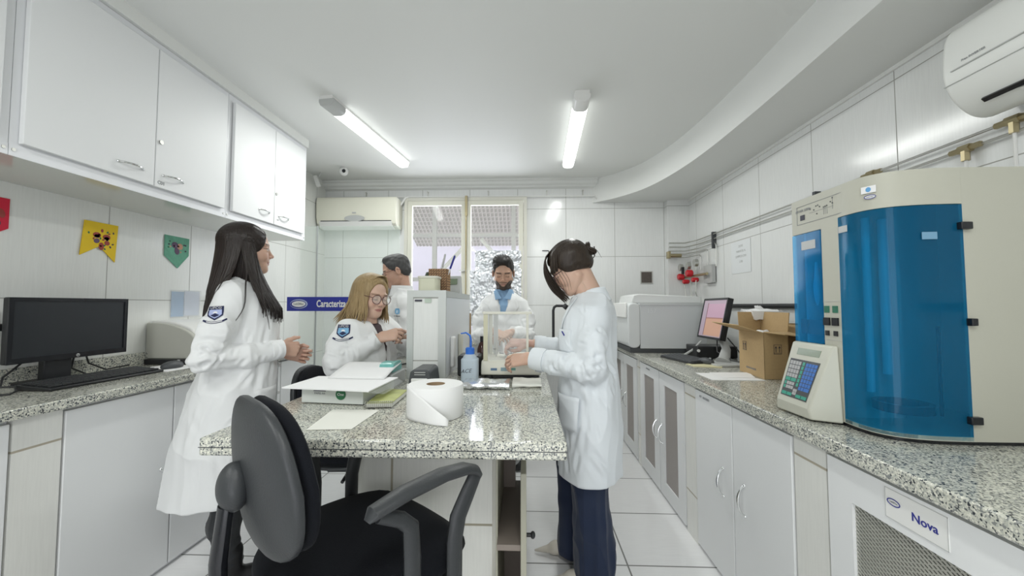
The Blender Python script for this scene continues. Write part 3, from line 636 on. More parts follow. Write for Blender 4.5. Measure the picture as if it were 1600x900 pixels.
for k in range(4):
    a = k * PI / 2 + .4; p = Vector((-.17 + .15 * math.cos(a), 1.95 + .15 * math.sin(a), .06))
    lg = obj('leg', MB().tube([(-.17, 1.95, .13), p + Vector((0, 0, .02))], .013, 8), 'black', st)
    obj('castor', MB().cyl(p + Vector((0, -.012, -.035)), p + Vector((0, .012, -.035)), .024), 'black', lg)
# divider standing on the bench
DX0, DX1, DY0, DY1, DZ = -.572, -.386, 1.83, 2.62, 1.29
dv = thing('bench_divider', 'tall white tiled divider with grey aluminium edges standing on the island bench', 'divider', ((DX0 + DX1) / 2, 2.2, TZ))
obj('divider_core', MB().box(DX0 + .008, DX1 - .004, DY0 + .004, DY1, TZ, DZ - .01), 'tile_divider', dv)
obj('edge_trim', MB().box(DX0, DX0 + .03, DY0 - .002, DY0 + .012, TZ, DZ - .03).box(DX1 - .035, DX1 + .002, DY0 - .002, DY0 + .012, TZ, DZ - .03).box(DX0, DX1 + .002, DY0 - .002, DY0 + .012, DZ - .03, DZ + .002), 'alu', dv)
obj('side_trim', MB().box(DX1 - .002, DX1 + .002, DY0 + .013, DY1, DZ - .03, DZ + .0005), 'alu', dv)
obj('side_panel', MB().box(DX1 - .004, DX1, DY0 + .013, DY1, TZ + .0005, DZ - .0305), plain('pale blue grey laminate', (.70, .73, .76), .35), dv)
obj('top_cap', MB().box(DX0 + .001, DX1 - .003, DY0 + .013, DY1, DZ - .009, DZ + .001), 'alu', dv)
obj('wood_strip', MB().box(DX1 - .004, DX1 + .006, DY1, DY1 + .03, TZ, 1.165), 'wood', dv)
for y in (1.97, 2.2):
    o_ = obj('socket_strip', MB().box(DX1, DX1 + .022, y - .025, y + .025, TZ + .035, 1.06), 'cream' if y > 2 else 'white', dv, bevel=.008, bseg=3)
obj('printed_sticker', MB().box(-.535, -.50, DY0 - .001, DY0 + .001, 1.238, 1.247), 'ink', dv)
obj('printed_sticker', MB().box(-.487, -.455, DY0 - .001, DY0 + .001, 1.232, 1.252), plain('pale green sticker', (.5, .58, .5), .6), dv)
# things on top of the divider
tb = thing('storage_tub', 'translucent yellowish plastic tub on the near end of the bench divider', 'tub', (-.495, 1.96, DZ))
obj('tub_body', MB().prism(rrect(-.545, -.448, 1.91, 2.01, .02), DZ + .002, DZ + .066), 'tub', tb)
obj('tub_lid', MB().prism(rrect(-.549, -.444, 1.906, 2.014, .022), DZ + .066, DZ + .078), 'cream', tb, bevel=.002)
bl = thing('dark_bowl', 'small dark green round bowl behind the yellowish tub', 'bowl', (-.53, 2.14, DZ)); obj('bowl_body', MB().lathe([(0, 0), (.03, 0), (.045, .03), (.048, .09), (.04, .115), (0, .12)], (-.525, 2.15, DZ)), plain('dark green glaze', (.03, .05, .02), .3), bl)
ph = thing('pen_holder', 'brown woven lattice pen holder on the bench divider', 'pen holder', (-.465, 2.07, DZ))
M['lattice'] = plain('brown woven lattice', (.20, .11, .055), .5, bump=.9, bscale=110, var=.75)
hb = MB(); X0, X1, Y0, Y1, Z0, Z1 = -.518, -.425, 2.03, 2.12, DZ, DZ + .125
for a in (Y0, Y1): hb.box(X0, X1, a - .003, a + .003, Z0, Z1)
for a in (X0, X1): hb.box(a - .003, a + .003, Y0, Y1, Z0, Z1)
hb.box(X0, X1, Y0, Y1, Z0, Z0 + .005); obj('lattice_body', hb, 'lattice', ph); 
lt = MB()
for k in range(9):
    z = Z0 + .008 + k * .014
    for j in range(7): lt.obox((X0 + .006 + j * .0135, Y0 - .004, z), (.004, 0, .004), (0, .001, 0), (-.0012, 0, .0012)); lt.obox((X1 + .004, Y0 + .006 + j * .013, z), (0, .004, .004), (.001, 0, 0), (0, -.0012, .0012))
obj('weave', lt, plain('light brown cane', (.42, .26, .13), .5), ph)
def pen(a, b, body, cap, label):
    a, b = Vector(a), Vector(b); t = thing('pen', label, 'pen', a); d = (b - a)
    obj('barrel', MB().tube([a, a + d * .7], .004, 8), body, t); obj('pen_cap', MB().tube([a + d * .62, a + d * .97, b], [.0055, .0055, .003], 8), cap, t)
pen((-.455, 2.07, DZ + .01), (-.385, 2.06, DZ + .20), 'paper', 'inkb', 'ballpoint pen with a dark blue cap leaning right in the woven holder')
pen((-.485, 2.08, DZ + .01), (-.44, 2.07, DZ + .21), 'clearp', 'ltgrey', 'clear pen with a grey cap standing upright in the woven holder')
pen((-.49, 2.06, DZ + .01), (-.455, 2.10, DZ + .19), 'clearp', 'clearp', 'short clear pen standing leftmost in the woven holder')
dd = thing('display_unit', 'small light grey instrument display with green screen behind the woven pen holder', 'display', (-.46, 2.42, DZ))
obj('display_body', MB().prism([(2.37, DZ), (2.46, DZ), (2.42, DZ + .115), (2.40, DZ + .115)], -.53, -.41, 'x'), 'ltgrey', dd, bevel=.004)
obj('display_screen', MB().obox((-.475, 2.383, DZ + .078), (.045, 0, 0), (0, .0065, .018), (0, -.001, .0005)), 'lcd', dd)
# analytical balance
bal = thing('analytical_balance', 'cream analytical balance with glass weighing chamber on the island bench', 'balance', (-.07, 1.99, TZ))
obj('balance_base', MB().prism([(1.83, .89), (2.2, .89), (2.2, .955), (1.845, .955), (1.828, .925)], -.215, .07, 'x'), 'cream', bal, bevel=.006, bseg=3)
for x in (-.18, .04):
    for y in (1.86, 2.15): obj('foot', MB().cyl((x, y, TZ), (x, y, .892), .022), 'black', bal)
obj('underside_shadow', MB().box(-.20, .06, 1.85, 2.18, .873, .892), 'black', bal)  # black slab under the base stands in for the shadow between the feet
CX0, CX1, CY0, CY1, CZ0, CZ1 = -.205, .012, 1.85, 2.12, .955, 1.185
fm = MB()
for x, w in ((CX0, .02), (CX1 - .012, .012)):
    for y in (CY0, CY1 - .012): fm.box(x, x + w, y, y + .012, CZ0, CZ1)
fm.box(CX0 - .005, CX1 + .015, CY0 - .003, CY0 + .014, CZ1 - .008, CZ1 + .004).box(CX0, CX1, CY1 - .012, CY1, CZ1 - .008, CZ1)
fm.box(CX0, CX0 + .02, CY0, CY1, CZ1 - .008, CZ1).box(CX1 - .012, CX1, CY0, CY1, CZ1 - .008, CZ1)
obj('chamber_frame', fm, 'cream', bal, bevel=.0015)
obj('corner_strip', MB().box(CX0 + .0, CX0 + .02, CY0 - .004, CY0 - .0005, CZ0, CZ1 - .01), 'creamy', bal)
obj('inner_column', MB().box(CX0 + .028, CX0 + .052, CY1 - .03, CY1 - .012, CZ0, CZ1 - .01), 'ltgrey', bal)
for nm, bx in (('glass_door', (CX0 + .02, CX1 - .012, CY0 + .004, CY0 + .007, CZ0, CZ1 - .008)), ('glass_door', (CX0 + .002, CX0 + .005, CY0 + .012, CY1 - .012, CZ0, CZ1 - .008)), ('glass_top', (CX0 + .02, CX1 - .012, CY0 + .014, CY1 - .012, CZ1 - .004, CZ1 - .002))):
    obj(nm, MB().box(*bx), 'clear', bal)
obj('weighing_pan', MB().cyl((-.10, 1.98, CZ0), (-.10, 1.98, .975), .008).cyl((-.10, 1.98, .975), (-.10, 1.98, .979), .04, n=32), 'chrome', bal)
obj('weight_post', MB().cyl((-.155, 2.0, CZ0), (-.155, 2.0, 1.03), .004).cyl((-.165, 2.03, .99), (-.15, 1.99, 1.0), .007), 'steel', bal)
obj('level_label', MB().box(-.168, -.138, 1.8265, 1.829, .912, .923), 'inkb2' if 'inkb2' in M else plain('slate blue label', (.12, .20, .32), .4), bal)
obj('level_label', MB().box(-.120, -.088, 1.8265, 1.829, .910, .926), plain('grey blue label', (.25, .36, .40), .4), bal)
obj('level_label', MB().box(-.082, -.05, 1.8265, 1.829, .913, .924), plain('sea green label', (.16, .38, .33), .4), bal)
# wash bottle
wbt = thing('wash_bottle', 'translucent wash bottle with blue cap and bent spout beside the balance', 'bottle', (-.262, 1.79, TZ))
obj('bottle_body', MB().prism(rrect(-.30, -.222, 1.755, 1.825, .018), TZ + .001, TZ + .105), 'bottle', wbt, bevel=.006, bseg=3)
obj('bottle_shoulder', MB().lathe([(.034, TZ + .104), (.03, TZ + .115), (.022, TZ + .122), (.018, TZ + .13), (0, TZ + .13)], (-.261, 1.79, 0)), 'bottle', wbt)
obj('bottle_cap', MB().lathe([(0, TZ + .118), (.021, TZ + .118), (.021, TZ + .15), (.016, TZ + .155), (0, TZ + .155)], (-.261, 1.79, 0)), 'blueplastic', wbt)
obj('spout', MB().tube([(-.258, 1.79, TZ + .15), (-.257, 1.79, TZ + .19), (-.262, 1.79, TZ + .21), (-.28, 1.79, TZ + .222), (-.305, 1.79, TZ + .218)], [.006, .005, .005, .004, .003]), 'blueplastic', wbt)
txt('handwriting', 'ACE', .026, (-.272, 1.7545, TZ + .05), (1, 0, .1), (.25, 0, 1), 'ink', wbt)
obj('scale_marks', (lambda m: [m.box(-.245, -.238, 1.7540, 1.7548, TZ + .02 + k * .013, TZ + .0215 + k * .013) for k in range(6)] and m)(MB()), 'ltgrey', wbt)
ab = thing('amber_bottle', 'small dark brown bottle behind the wash bottle, left of the balance', 'bottle', (-.24, 2.12, TZ))
obj('bottle_body', MB().lathe([(0, TZ + .001), (.028, TZ + .001), (.03, TZ + .01), (.03, TZ + .11), (.02, TZ + .14), (.012, TZ + .15), (0, TZ + .15)], (-.24, 2.12, 0)), plain('dark amber glass', (.06, .02, .015), .1), ab)
obj('bottle_cap', MB().cyl((-.24, 2.12, TZ + .15), (-.24, 2.12, TZ + .18), .014), 'blackg', ab)
pb = thing('power_supply', 'small black box behind the wash bottle on the bench', 'box', (-.3, 2.0, TZ)); obj('housing', MB().box(-.34, -.23, 1.90, 2.04, TZ + .001, TZ + .10), 'black', pb, bevel=.008)
# foil packet and cream cloth in front of the balance
def crumple(x0, x1, y0, y1, z0, z1, seed, amp):
    mb = MB(); N, K = 30, 14
    def f(u, v):
        x = x0 + (x1 - x0) * u; g = 2 * PI * v; y = (y0 + y1) / 2 + (y1 - y0) / 2 * math.copysign(abs(math.cos(g)) ** .5, math.cos(g)); z = (z0 + z1) / 2 + (z1 - z0) / 2 * math.copysign(abs(math.sin(g)) ** .5, math.sin(g))
        n = noise.noise(Vector((x * 28, math.cos(g) * 2 + seed, math.sin(g) * 2))) * amp
        return (x + n * .5, y + n, max(TZ + .0006, z + n))
    mb.sheet(f, N, K); k0 = len(mb.v); mb.f.append(tuple(j * (N + 1) for j in range(K))[::-1]); mb.m.append(0); mb.f.append(tuple(j * (N + 1) + N for j in range(K))); mb.m.append(0)
    return mb
tag(obj('foil_packet', crumple(-.265, -.07, 1.60, 1.72, TZ, TZ + .028, 4, .006), 'foil', base=(-.17, 1.66, TZ), angle=12), 'flat silver foil wrapped packet on the bench in front of the balance', 'foil packet')
tag(obj('folded_cloth', crumple(-.06, .065, 1.64, 1.80, TZ, TZ + .018, 8, .003), 'paperc', base=(0, 1.7, TZ)), 'cream folded paper towel on the bench right of the foil packet', 'cloth')
# tissue roll
tr = thing('tissue_roll', 'large white tissue roll standing on the island bench with a loose end', 'tissue roll', (-.290, 1.235, TZ))
obj('paper_roll', MB().lathe([(.03, TZ + .001), (.086, TZ + .001), (.088, TZ + .004), (.088, TZ + .096), (.086, TZ + .099), (.03, TZ + .099)], (-.290, 1.235, 0), n=48, closed=True), 'tissue', tr)
obj('cardboard_core', MB().lathe([(.0285, TZ + .001), (.0302, TZ + .001), (.0302, TZ + .0985), (.0285, TZ + .0985)], (-.290, 1.235, 0), n=32, closed=True), 'cardd', tr)
def flap(u, v):
    if u < .52: g = math.radians(180 + 70 * u / .52); x, y = -.290 + .0893 * math.cos(g), 1.235 + .0893 * math.sin(g)
    else: k = (u - .52) / .48; x, y = -.3205 + .094 * k, 1.1511 - .034 * k - .008 * math.sin(PI * k) + .012 * v * k
    ht = .0985 if u < .30 else .0985 - .084 * ((u - .30) / .70) ** 1.25
    return (x, y, TZ + .001 + ht * v)
obj('loose_sheet', MB().sheet(flap, 16, 10), 'tissue', tr, thick=.0008)
ld = thing('label_dispenser', 'dark grey desk dispenser with white front behind the tissue roll', 'dispenser', (-.42, 1.60, TZ))
obj('dispenser_body', MB().prism([(-.490, TZ + .001), (-.388, TZ + .001), (-.398, TZ + .075), (-.410, TZ + .084), (-.466, TZ + .084), (-.479, TZ + .075)], 1.58, 1.74, 'y'), 'dgrey', ld, bevel=.006)
obj('dispenser_front', MB().box(-.472, -.405, 1.570, 1.581, TZ + .01, TZ + .050), 'white', ld, bevel=.004)
obj('vent_lines', MB().box(-.46, -.415, 1.577, 1.580, TZ + .072, TZ + .075).box(-.46, -.415, 1.577, 1.580, TZ + .063, TZ + .066), 'ltgrey', ld)
# paper sheet on bench
q = [atZ(478, 672, TZ + .001), atZ(549, 671, TZ + .001), atZ(593, 641, TZ + .001), atZ(520, 640, TZ + .001)]
tag(obj('paper_sheet', MB().slab(q, .0008), 'paperc', base=q[0]), 'single white paper sheet lying on the near part of the island bench', 'paper')
# box file
bf = thing('box_file', 'flat white cardboard box with a green round label and an overhanging lid on the bench', 'box', (-.65, 1.45, TZ))
fl, fr_ = atZ(471, 629, TZ + .002), atZ(567, 633, TZ + .002); dirx = (fr_ - fl).normalized(); diry = Vector((-dirx.y, dirx.x, 0)); Lx = (fr_ - fl).length
cbx = fl + dirx * Lx / 2 + diry * .12 + Vector((0, 0, .026))
obj('box_body', MB().obox(cbx, dirx * Lx / 2, diry * .12, (0, 0, .025)), plain('white coated cardboard', (.66, .69, .66), .5), bf, bevel=.0015)
lid = [atZ(440, 607, TZ + .055), atZ(576, 613, TZ + .055), atZ(622, 591, TZ + .055), atZ(498, 589, TZ + .055)]
obj('box_lid', MB().slab(lid, .004), 'paper', bf)
obj('lid_window', MB().slab([atZ(577, 614, TZ + .054), atZ(600, 616, TZ + .03), atZ(632, 597, TZ + .03), atZ(622, 592, TZ + .055)], .001), 'clearp', bf)
fc = fl + dirx * Lx * .645 + Vector((0, 0, .034)) - diry * .001
obj('round_label', disc(fc, dirx, (0, 0, 1), .019, .019, .0008), 'green', bf)
txt('label_lettering', 'One', .014, fc - diry * .0015, dirx, (0, 0, 1), 'paper', bf)
fc2 = fl + dirx * Lx * .30 + Vector((0, 0, .044)) - diry * .001
obj('print_line', MB().obox(fc2, dirx * .024, diry * .0004, (0, 0, .0012)), 'ink', bf)
txt('box_lettering', 'PAPEL A4', .010, fc2 + Vector((0, 0, -.009)), dirx, (0, 0, 1), 'inkg', bf); txt('box_lettering', 'Chamex', .009, fc2 + Vector((0, 0, .007)), dirx, (0, 0, 1), 'ink', bf, bold=.03)
ws = MB(); A, B, C_, D = atZ(512, 590, TZ + .062), atZ(600, 592, TZ + .062), atZ(627, 567, TZ + .085), atZ(546, 566, TZ + .085)
def wsf(u, v): p = A.lerp(B, u).lerp(D.lerp(C_, u), v); p.z = TZ + .061 + .026 * (v ** 1.5) + .006 * math.sin(PI * v); return tuple(p)
tag(obj('paper_stack', ws.sheet(wsf, 10, 12), 'paper', thick=.003, base=tuple(A)), 'curved white paper pad lying on top behind the flat white box', 'paper')
sp = thing('paper_support', 'grey document tray under the curved white paper pad', 'tray', (-.62, 1.66, TZ)); obj('tray_body', MB().box(-.80, -.56, 1.60, 1.78, TZ + .001, TZ + .058), 'ltgrey', sp, bevel=.004)
nb = thing('spiral_notebook', 'spiral bound notebook with a yellow green cover beside the white box', 'notebook', (-.52, 1.45, TZ))
nq = [atZ(572, 637, TZ + .003), atZ(612, 636, TZ + .003), atZ(637, 615, TZ + .003), atZ(600, 612, TZ + .003)]
obj('page_block', MB().slab(nq, .012), 'paperc', nb); nq2 = [p + Vector((0, 0, .013)) for p in nq]
obj('notebook_cover', MB().slab(nq2, .0015), plain('yellow green printed cover', (.42, .45, .16), .4, bump=.1, bscale=25, var=.5), nb)
spm = MB()
for k in range(14):
    c = nq[0].lerp(nq[1], k / 13) + Vector((0, 0, .010)); spm.lathe([(.0105 + .0012 * math.cos(a), .0012 * math.sin(a)) for a in [i * PI / 3 for i in range(6)]], c, n=14, axis='x', closed=True)
obj('spiral_binding', spm, 'steel', nb)
tbg = thing('teal_pack', 'translucent teal plastic pack standing behind the paper pad, left of the divider', 'plastic pack', (-.59, 1.86, TZ))
obj('plastic_film', crumple(-.640, -.578, 1.66, 1.78, TZ, TZ + .098, 11, .006), 'teal', tbg)
# tray with cable held near the seated woman
tag(obj('steel_tray', MB().box(-.80, -.60, 2.05, 2.25, TZ + .001, TZ + .012), 'steel', bevel=.003, base=(-.7, 2.15, TZ)), 'small flat steel tray on the bench in front of the seated woman', 'tray')
tag(obj('black_cable', MB().tube([(-.72, 2.1, TZ + .018), (-.66, 2.1, TZ + .03), (-.60, 2.1, TZ + .055), (-.58, 2.1, TZ + .06)], .004, 8), 'black'), 'short black cable on the steel tray by the divider', 'cable')
# back worktop clutter
bk = thing('laptop', 'flat black closed device with cable on the back worktop', 'device', (.1, 3.75, .885)); obj('housing', MB().box(-.02, .22, 3.64, 3.84, .886, .91), 'black', bk, bevel=.005)
obj('cable', MB().tube([(.02, 3.66, .91), (0, 3.65, .95), (.06, 3.64, .915), (.12, 3.63, .912)], .003, 6), 'dgrey', bk)
# ================================================================ LEFT WORKTOP
LZ = .886
mo = thing('computer_monitor', 'black switched off wide monitor on the left granite worktop', 'monitor', (-2.03, 1.66, LZ))
a, b = atX(10, 463, -2.03), atX(199, 550, -2.02); y0, y1 = 1.435, 1.885; z0, z1 = .985, 1.252
obj('monitor_housing', MB().box(-2.055, -2.03, y0, y1, z0, z1).box(-2.085, -2.055, y0 + .1, y1 - .1, z0 + .05, z1 - .05), 'black', mo, bevel=.005)
fbz = MB(); w = .015
fbz.box(-2.03, -2.025, y0, y0 + w, z0, z1).box(-2.03, -2.025, y1 - w, y1, z0, z1).box(-2.03, -2.025, y0 + w, y1 - w, z1 - w, z1).box(-2.03, -2.025, y0 + w, y1 - w, z0, z0 + .022)
obj('bezel', fbz, 'blackg', mo); obj('screen', MB().box(-2.031, -2.029, y0 + w, y1 - w, z0 + .022, z1 - w), 'screen_off', mo)
obj('logo', disc((-2.0245, 1.675, .996), (0, 1, 0), (0, 0, 1), .007, .007, .0006, 20), 'ltgrey', mo); txt('logo_lettering', 'hp', .010, (-2.0236, 1.675, .996), (0, 1, 0), (0, 0, 1), 'blackg', mo)
obj('stand_neck', MB().box(-2.075, -2.045, 1.57, 1.67, LZ + .01, 1.08), 'black', mo, bevel=.004)
obj('stand_base', MB().prism(rrect(-2.15, -1.97, 1.52, 1.72, .04), LZ + .001, LZ + .012), 'black', mo)
def keyboard(label, c, rz, n, group=None, mat='black', size=(.45, .155)):
    t = thing('keyboard', label, 'keyboard', c, rz)
    L, D = size
    obj('keyboard_case', MB().prism([(-D / 2, 0.001), (D / 2, .001), (D / 2, .024), (-D / 2, .012)], -L / 2, L / 2, 'x'), mat, t, local=True, bevel=.004)
    kb = MB()
    cols = [19, 19, 18, 18, 17, 12]
    for r, nc in enumerate(cols):
        y = D / 2 - .018 - r * .0225
        x = -L / 2 + .012; wk = (L - .024) / nc
        for k in range(nc):
            zz = .012 + (y + D / 2) / D * .012
            kb.box(x + .0012, x + wk - .0012, y - .0095, y + .0095, zz, zz + .007); x += wk
    obj('keys', kb, 'dgrey' if n else 'black2', t, local=True, bevel=.001)
    return t
M['black2'] = plain('black key plastic', (.03, .032, .034), .5)
keyboard('black full size keyboard on the left worktop in front of the switched off monitor', (-1.905, 1.66, LZ), math.radians(90 - 2), 0)
def mouse(label, c, rz):
    t = thing('computer_mouse', label, 'mouse', c, rz)
    mb = MB().ell((0, 0, .012), (.055, .031, .026), 24, 14); mb.v = [(x, y, max(.0008, z)) for x, y, z in mb.v]
    obj('mouse_body', mb, 'dgrey', t, local=True)
    obj('scroll_wheel', MB().cyl((.03, -.003, .034), (.03, .003, .034), .007, n=14), 'rub', t, local=True)
    obj('button_seam', MB().box(.012, .05, -.0008, .0008, .030, .0365), 'blackg', t, local=True)
mp = atZ(258, 575, LZ)
mouse('black computer mouse on white paper beside the left keyboard', (-1.875, 1.985, LZ + .002), math.radians(80))
tag(obj('mouse_paper', MB().slab([(-2.03, 1.90, LZ + .0005), (-1.80, 1.88, LZ + .0005), (-1.78, 2.08, LZ + .0005), (-2.02, 2.1, LZ + .0005)], .001), 'paper', base=(-1.9, 2.0, LZ)), 'white sheet of paper under the mouse on the left worktop', 'paper')
# grey curved instrument cover
gm = thing('bench_instrument', 'grey bench instrument with a rounded side cover on the left worktop', 'instrument', (-2.0, 2.3, LZ))
prf = [(-2.165, LZ + .03), (-2.165, 1.120), (-2.06, 1.115), (-1.97, 1.092), (-1.90, 1.055), (-1.872, 1.015), (-1.866, .96), (-1.885, LZ + .03)]
prf = prf[:2] + smooth2(prf[1:7], 4)[1:] + [prf[7]]
obj('side_cover', MB().prism(prf, 2.12, 2.15, 'y'), 'cream2' if 'cream2' in M else plain('grey beige plastic', (.50, .50, .45), .45), gm, bevel=.005)
obj('instrument_body', MB().prism([(p * 1.0 + .004 if i > 1 else p, q + (.012 if i in range(1, 12) else 0)) for i, (p, q) in enumerate(prf)], 2.15, 2.62, 'y'), 'white', gm, bevel=.006)
obj('base_tray', MB().box(-2.16, -1.86, 2.10, 2.62, LZ + .001, LZ + .03), 'black', gm, bevel=.004)
tag(obj('power_cable', MB().tube([(-2.09, 1.55, 1.0), (-2.1, 1.48, .93), (-2.05, 1.44, .90), (-2.0, 1.5, .895), (-1.97, 1.56, .893)], .004, 8), 'black'), 'thin black cable hanging left of the monitor stand', 'cable')
tag(obj('power_cable', MB().tube([(-2.09, 1.75, 1.02), (-2.12, 1.80, .94), (-2.1, 1.86, .90), (-2.13, 2.0, .90)], .004, 8).tube([(-2.09, 1.72, 1.02), (-2.11, 1.72, .93), (-2.14, 1.8, .892)], .004, 8), 'black'), 'bundle of black cables behind the right side of the switched off monitor', 'cable')
tag(obj('power_cable', MB().tube([(-1.99, 1.44, LZ + .02), (-1.93, 1.40, LZ + .008), (-1.9, 1.36, LZ + .006), (-1.95, 1.33, LZ + .006)], .0035, 8), 'black'), 'black keyboard cable looping on the worktop at the near end of the keyboard', 'cable')
# notice on far left cabinet
# ================================================================ RIGHT WORKTOP
RZ = .846
gc = thing('laboratory_instrument', 'large light grey bench instrument with a white rounded front on the far right worktop', 'instrument', (1.13, 3.28, RZ))
obj('main_housing', MB().box(.895, 1.41, 3.06, 3.56, RZ + .035, 1.225), plain('pale grey metal housing', (.60, .62, .63), .4), gc, bevel=.004)
fp = [(3.06, RZ + .03), (3.06, 1.235), (3.0, 1.235)]
obj('front_cover', MB().prism(rrect(.80, .895, RZ + .04, 1.238, .04), 3.055, 3.56, 'y'), plain('white grey front cover', (.66, .68, .68), .35), gc, bevel=.01, bseg=3)
obj('door_handle', MB().box(.785, .80, 3.08, 3.5, 1.12, 1.24), 'white', gc, bevel=.006)
obj('top_lid', MB().prism([(.845, 1.235), (1.40, 1.235), (1.40, 1.29), (.90, 1.312), (.86, 1.30)], 3.12, 3.54, 'y'), plain('white lid', (.66, .67, .66), .35), gc, bevel=.008)
obj('top_rim', MB().box(.893, 1.412, 3.055, 3.56, 1.222, 1.237), plain('pale rim', (.60, .62, .62), .4), gc)
obj('base_skirt', MB().box(.82, 1.405, 3.07, 3.55, RZ + .001, RZ + .04), 'dgrey', gc)
txt('lettering', '157', .05, (.985, 3.058, 1.175), (1, 0, 0), (0, 0, 1), plain('worn pale lettering', (.68, .70, .71), .5), gc)
bb = thing('pressure_tank', 'tall black equipment rack standing behind the light grey instrument', 'rack', (.83, 3.75, RZ)); obj('rack_body', MB().box(.88, 1.0, 3.66, 3.85, RZ + .001, 1.21), 'black', bb, bevel=.01); obj('rack_band', MB().box(.876, 1.004, 3.655, 3.852, 1.05, 1.065), 'ltgrey', bb); obj('rack_cap', MB().box(.87, 1.01, 3.65, 3.86, 1.20, 1.22), 'black', bb)
# flat monitor
m2 = thing('computer_monitor', 'black framed monitor showing a pink and orange screen on the right worktop', 'monitor', (1.3, 2.65, RZ))
TL, TR, BR, BL = atX(1102, 467, 1.32), atX(1140, 467, 1.32), atX(1125, 530, 1.26), atX(1089, 526, 1.26)
cen = (TL + TR + BR + BL) / 4; ux = ((TR - TL) + (BR - BL)).normalized(); uz = ((TL - BL) + (TR - BR)).normalized(); un = ux.cross(uz).normalized(); uz = un.cross(ux).normalized()
if un.x > 0: un = -un
hw = (TR - TL).length / 2; hh = (TL - BL).length / 2
obj('monitor_housing', MB().obox(cen - un * .018, ux * hw, uz * hh, un * .016), 'black', m2, bevel=.004)
obj('monitor_back', MB().obox(cen - un * .05 - uz * .03, ux * hw * .6, uz * hh * .6, un * .02), 'black', m2, bevel=.008)
bz = MB(); w = .014
bz.obox(cen + uz * (hh - w / 2), ux * hw, uz * w / 2, un * .003).obox(cen - uz * (hh - w / 2), ux * hw, uz * w / 2, un * .003).obox(cen + ux * (hw - w / 2), ux * w / 2, uz * hh, un * .003).obox(cen - ux * (hw - w / 2), ux * w / 2, uz * hh, un * .003)
obj('bezel', bz, 'blackg', m2)
scr = obj('screen', MB().obox(cen, ux * (hw - w), uz * (hh - w), un * .001), plain('lit screen mauve', (.42, .33, .40), .25, emit=.2), m2)
for (u0, u1, v0, v1, nm, c_) in ((-.55, .95, .05, .8, 'pink', (.66, .42, .55)), (-.55, .95, -.95, -.02, 'orange', (.72, .42, .30)), (-.62, -.56, -.95, .85, 'dark', (.36, .22, .24)), (-.55, .95, -.02, .04, 'dark2', (.5, .25, .22))):
    obj('screen_window', MB().obox(cen + ux * hw * .9 * (u0 + u1) / 2 + uz * hh * .9 * (v0 + v1) / 2 + un * .0015, ux * hw * .9 * abs(u1 - u0) / 2, uz * hh * .9 * abs(v1 - v0) / 2, un * .0004), plain('lit screen ' + nm, tuple(q * .8 for q in c_), .25, emit=.16), scr)
obj('stand_neck', MB().tube([cen - un * .06 - uz * .08, Vector((1.33, 2.62, .93)), Vector((1.27, 2.53, .875)), Vector((1.25, 2.5, .86))], [.028, .028, .035, .05], 12, flat=(1, .5)), 'ltgrey', m2)
obj('stand_base', MB().prism(rrect(1.15, 1.36, 2.38, 2.58, .03), RZ + .001, RZ + .014), 'ltgrey', m2, bevel=.003)
hub = thing('cash_box', 'small black box device under the pink lit monitor', 'box', (1.3, 2.85, RZ)); obj('housing', MB().box(1.20, 1.48, 2.76, 2.95, RZ + .001, RZ + .085), 'black', hub, bevel=.006); obj('side_bracket', MB().tube([(1.17, 2.9, RZ + .01), (1.2, 2.84, RZ + .05), (1.25, 2.8, RZ + .12)], .008, 8), 'ltgrey', hub); obj('button', MB().cyl((1.21, 2.755, RZ + .055), (1.21, 2.765, RZ + .055), .01), 'white', hub)
keyboard('dark keyboard on the right worktop in front of the pink lit monitor', (1.07, 2.66, RZ), math.radians(-90 + 12), 1, size=(.36, .14))
tag(obj('note_pad', MB().slab([atZ(1072, 569, RZ + .0005), atZ(1085, 573, RZ + .0005), atZ(1128, 575, RZ + .0005), atZ(1132, 568, RZ + .0005)], .004), plain('yellow note paper', (.66, .62, .40), .7), base=(1.1, 2.4, RZ)), 'yellowish paper pad under the mouse on the right worktop', 'note pad')
mouse('dark grey computer mouse on the yellow paper pad on the right worktop', (1.14, 2.50, RZ + .0047), math.radians(-60))
q = [atZ(1087, 583, RZ + .0005), atZ(1113, 594, RZ + .0005), atZ(1196, 595, RZ + .0005), atZ(1150, 584, RZ + .0005)]
tag(obj('paper_stack', MB().slab(q, .002), 'paper', base=q[0]), 'white paper sheets lying flat on the right worktop before the cardboard box', 'paper')
q = [atZ(1108, 582, RZ + .003), atZ(1130, 591, RZ + .003), atZ(1180, 590, RZ + .003), atZ(1170, 582, RZ + .003)]
tag(obj('paper_stack', MB().slab(q, .001), 'paper', base=q[0]), 'upper skewed white sheet on the flat paper pile on the right worktop', 'paper')
# cardboard boxes
P0, P1, P2 = atZ(1156, 579, RZ + .001), atZ(1195, 593, RZ + .001), atZ(1221, 593, RZ + .001)
def carton(name, label, P0, P1, P2, ht, flaps, cat='box'):
    t = thing(name, label, cat, P1); e1 = P0 - P1; e2 = P2 - P1; th = .004; P3 = P0 + e2; up = Vector((0, 0, ht)); mb = MB(); cpt = (P0 + P2) / 2
    for a, b in ((P1, P0), (P2, P1), (P3, P2), (P0, P3)):
        d = (b - a); inn = (cpt - (a + b) / 2).normalized(); mb.obox((a + b) / 2 + up / 2 + inn * th / 2, d / 2, inn * th / 2, up / 2)
    mb.obox(cpt + Vector((0, 0, .003)), e1 / 2 * .98, e2 / 2 * .98, (0, 0, .002)); obj('box_wall', mb, 'card', t)
    for (a, b, v) in flaps:
        A_, B_ = a + up, b + up; v = Vector(v); obj('box_flap', MB().slab([A_, B_, B_ + v, A_ + v], .004), 'card', t)
    return t, up
ct, up = carton('cardboard_box', 'open brown cardboard box with printed arrows on the right worktop', P0, P1, P2 + (P2 - P1) * .5, .235, [])
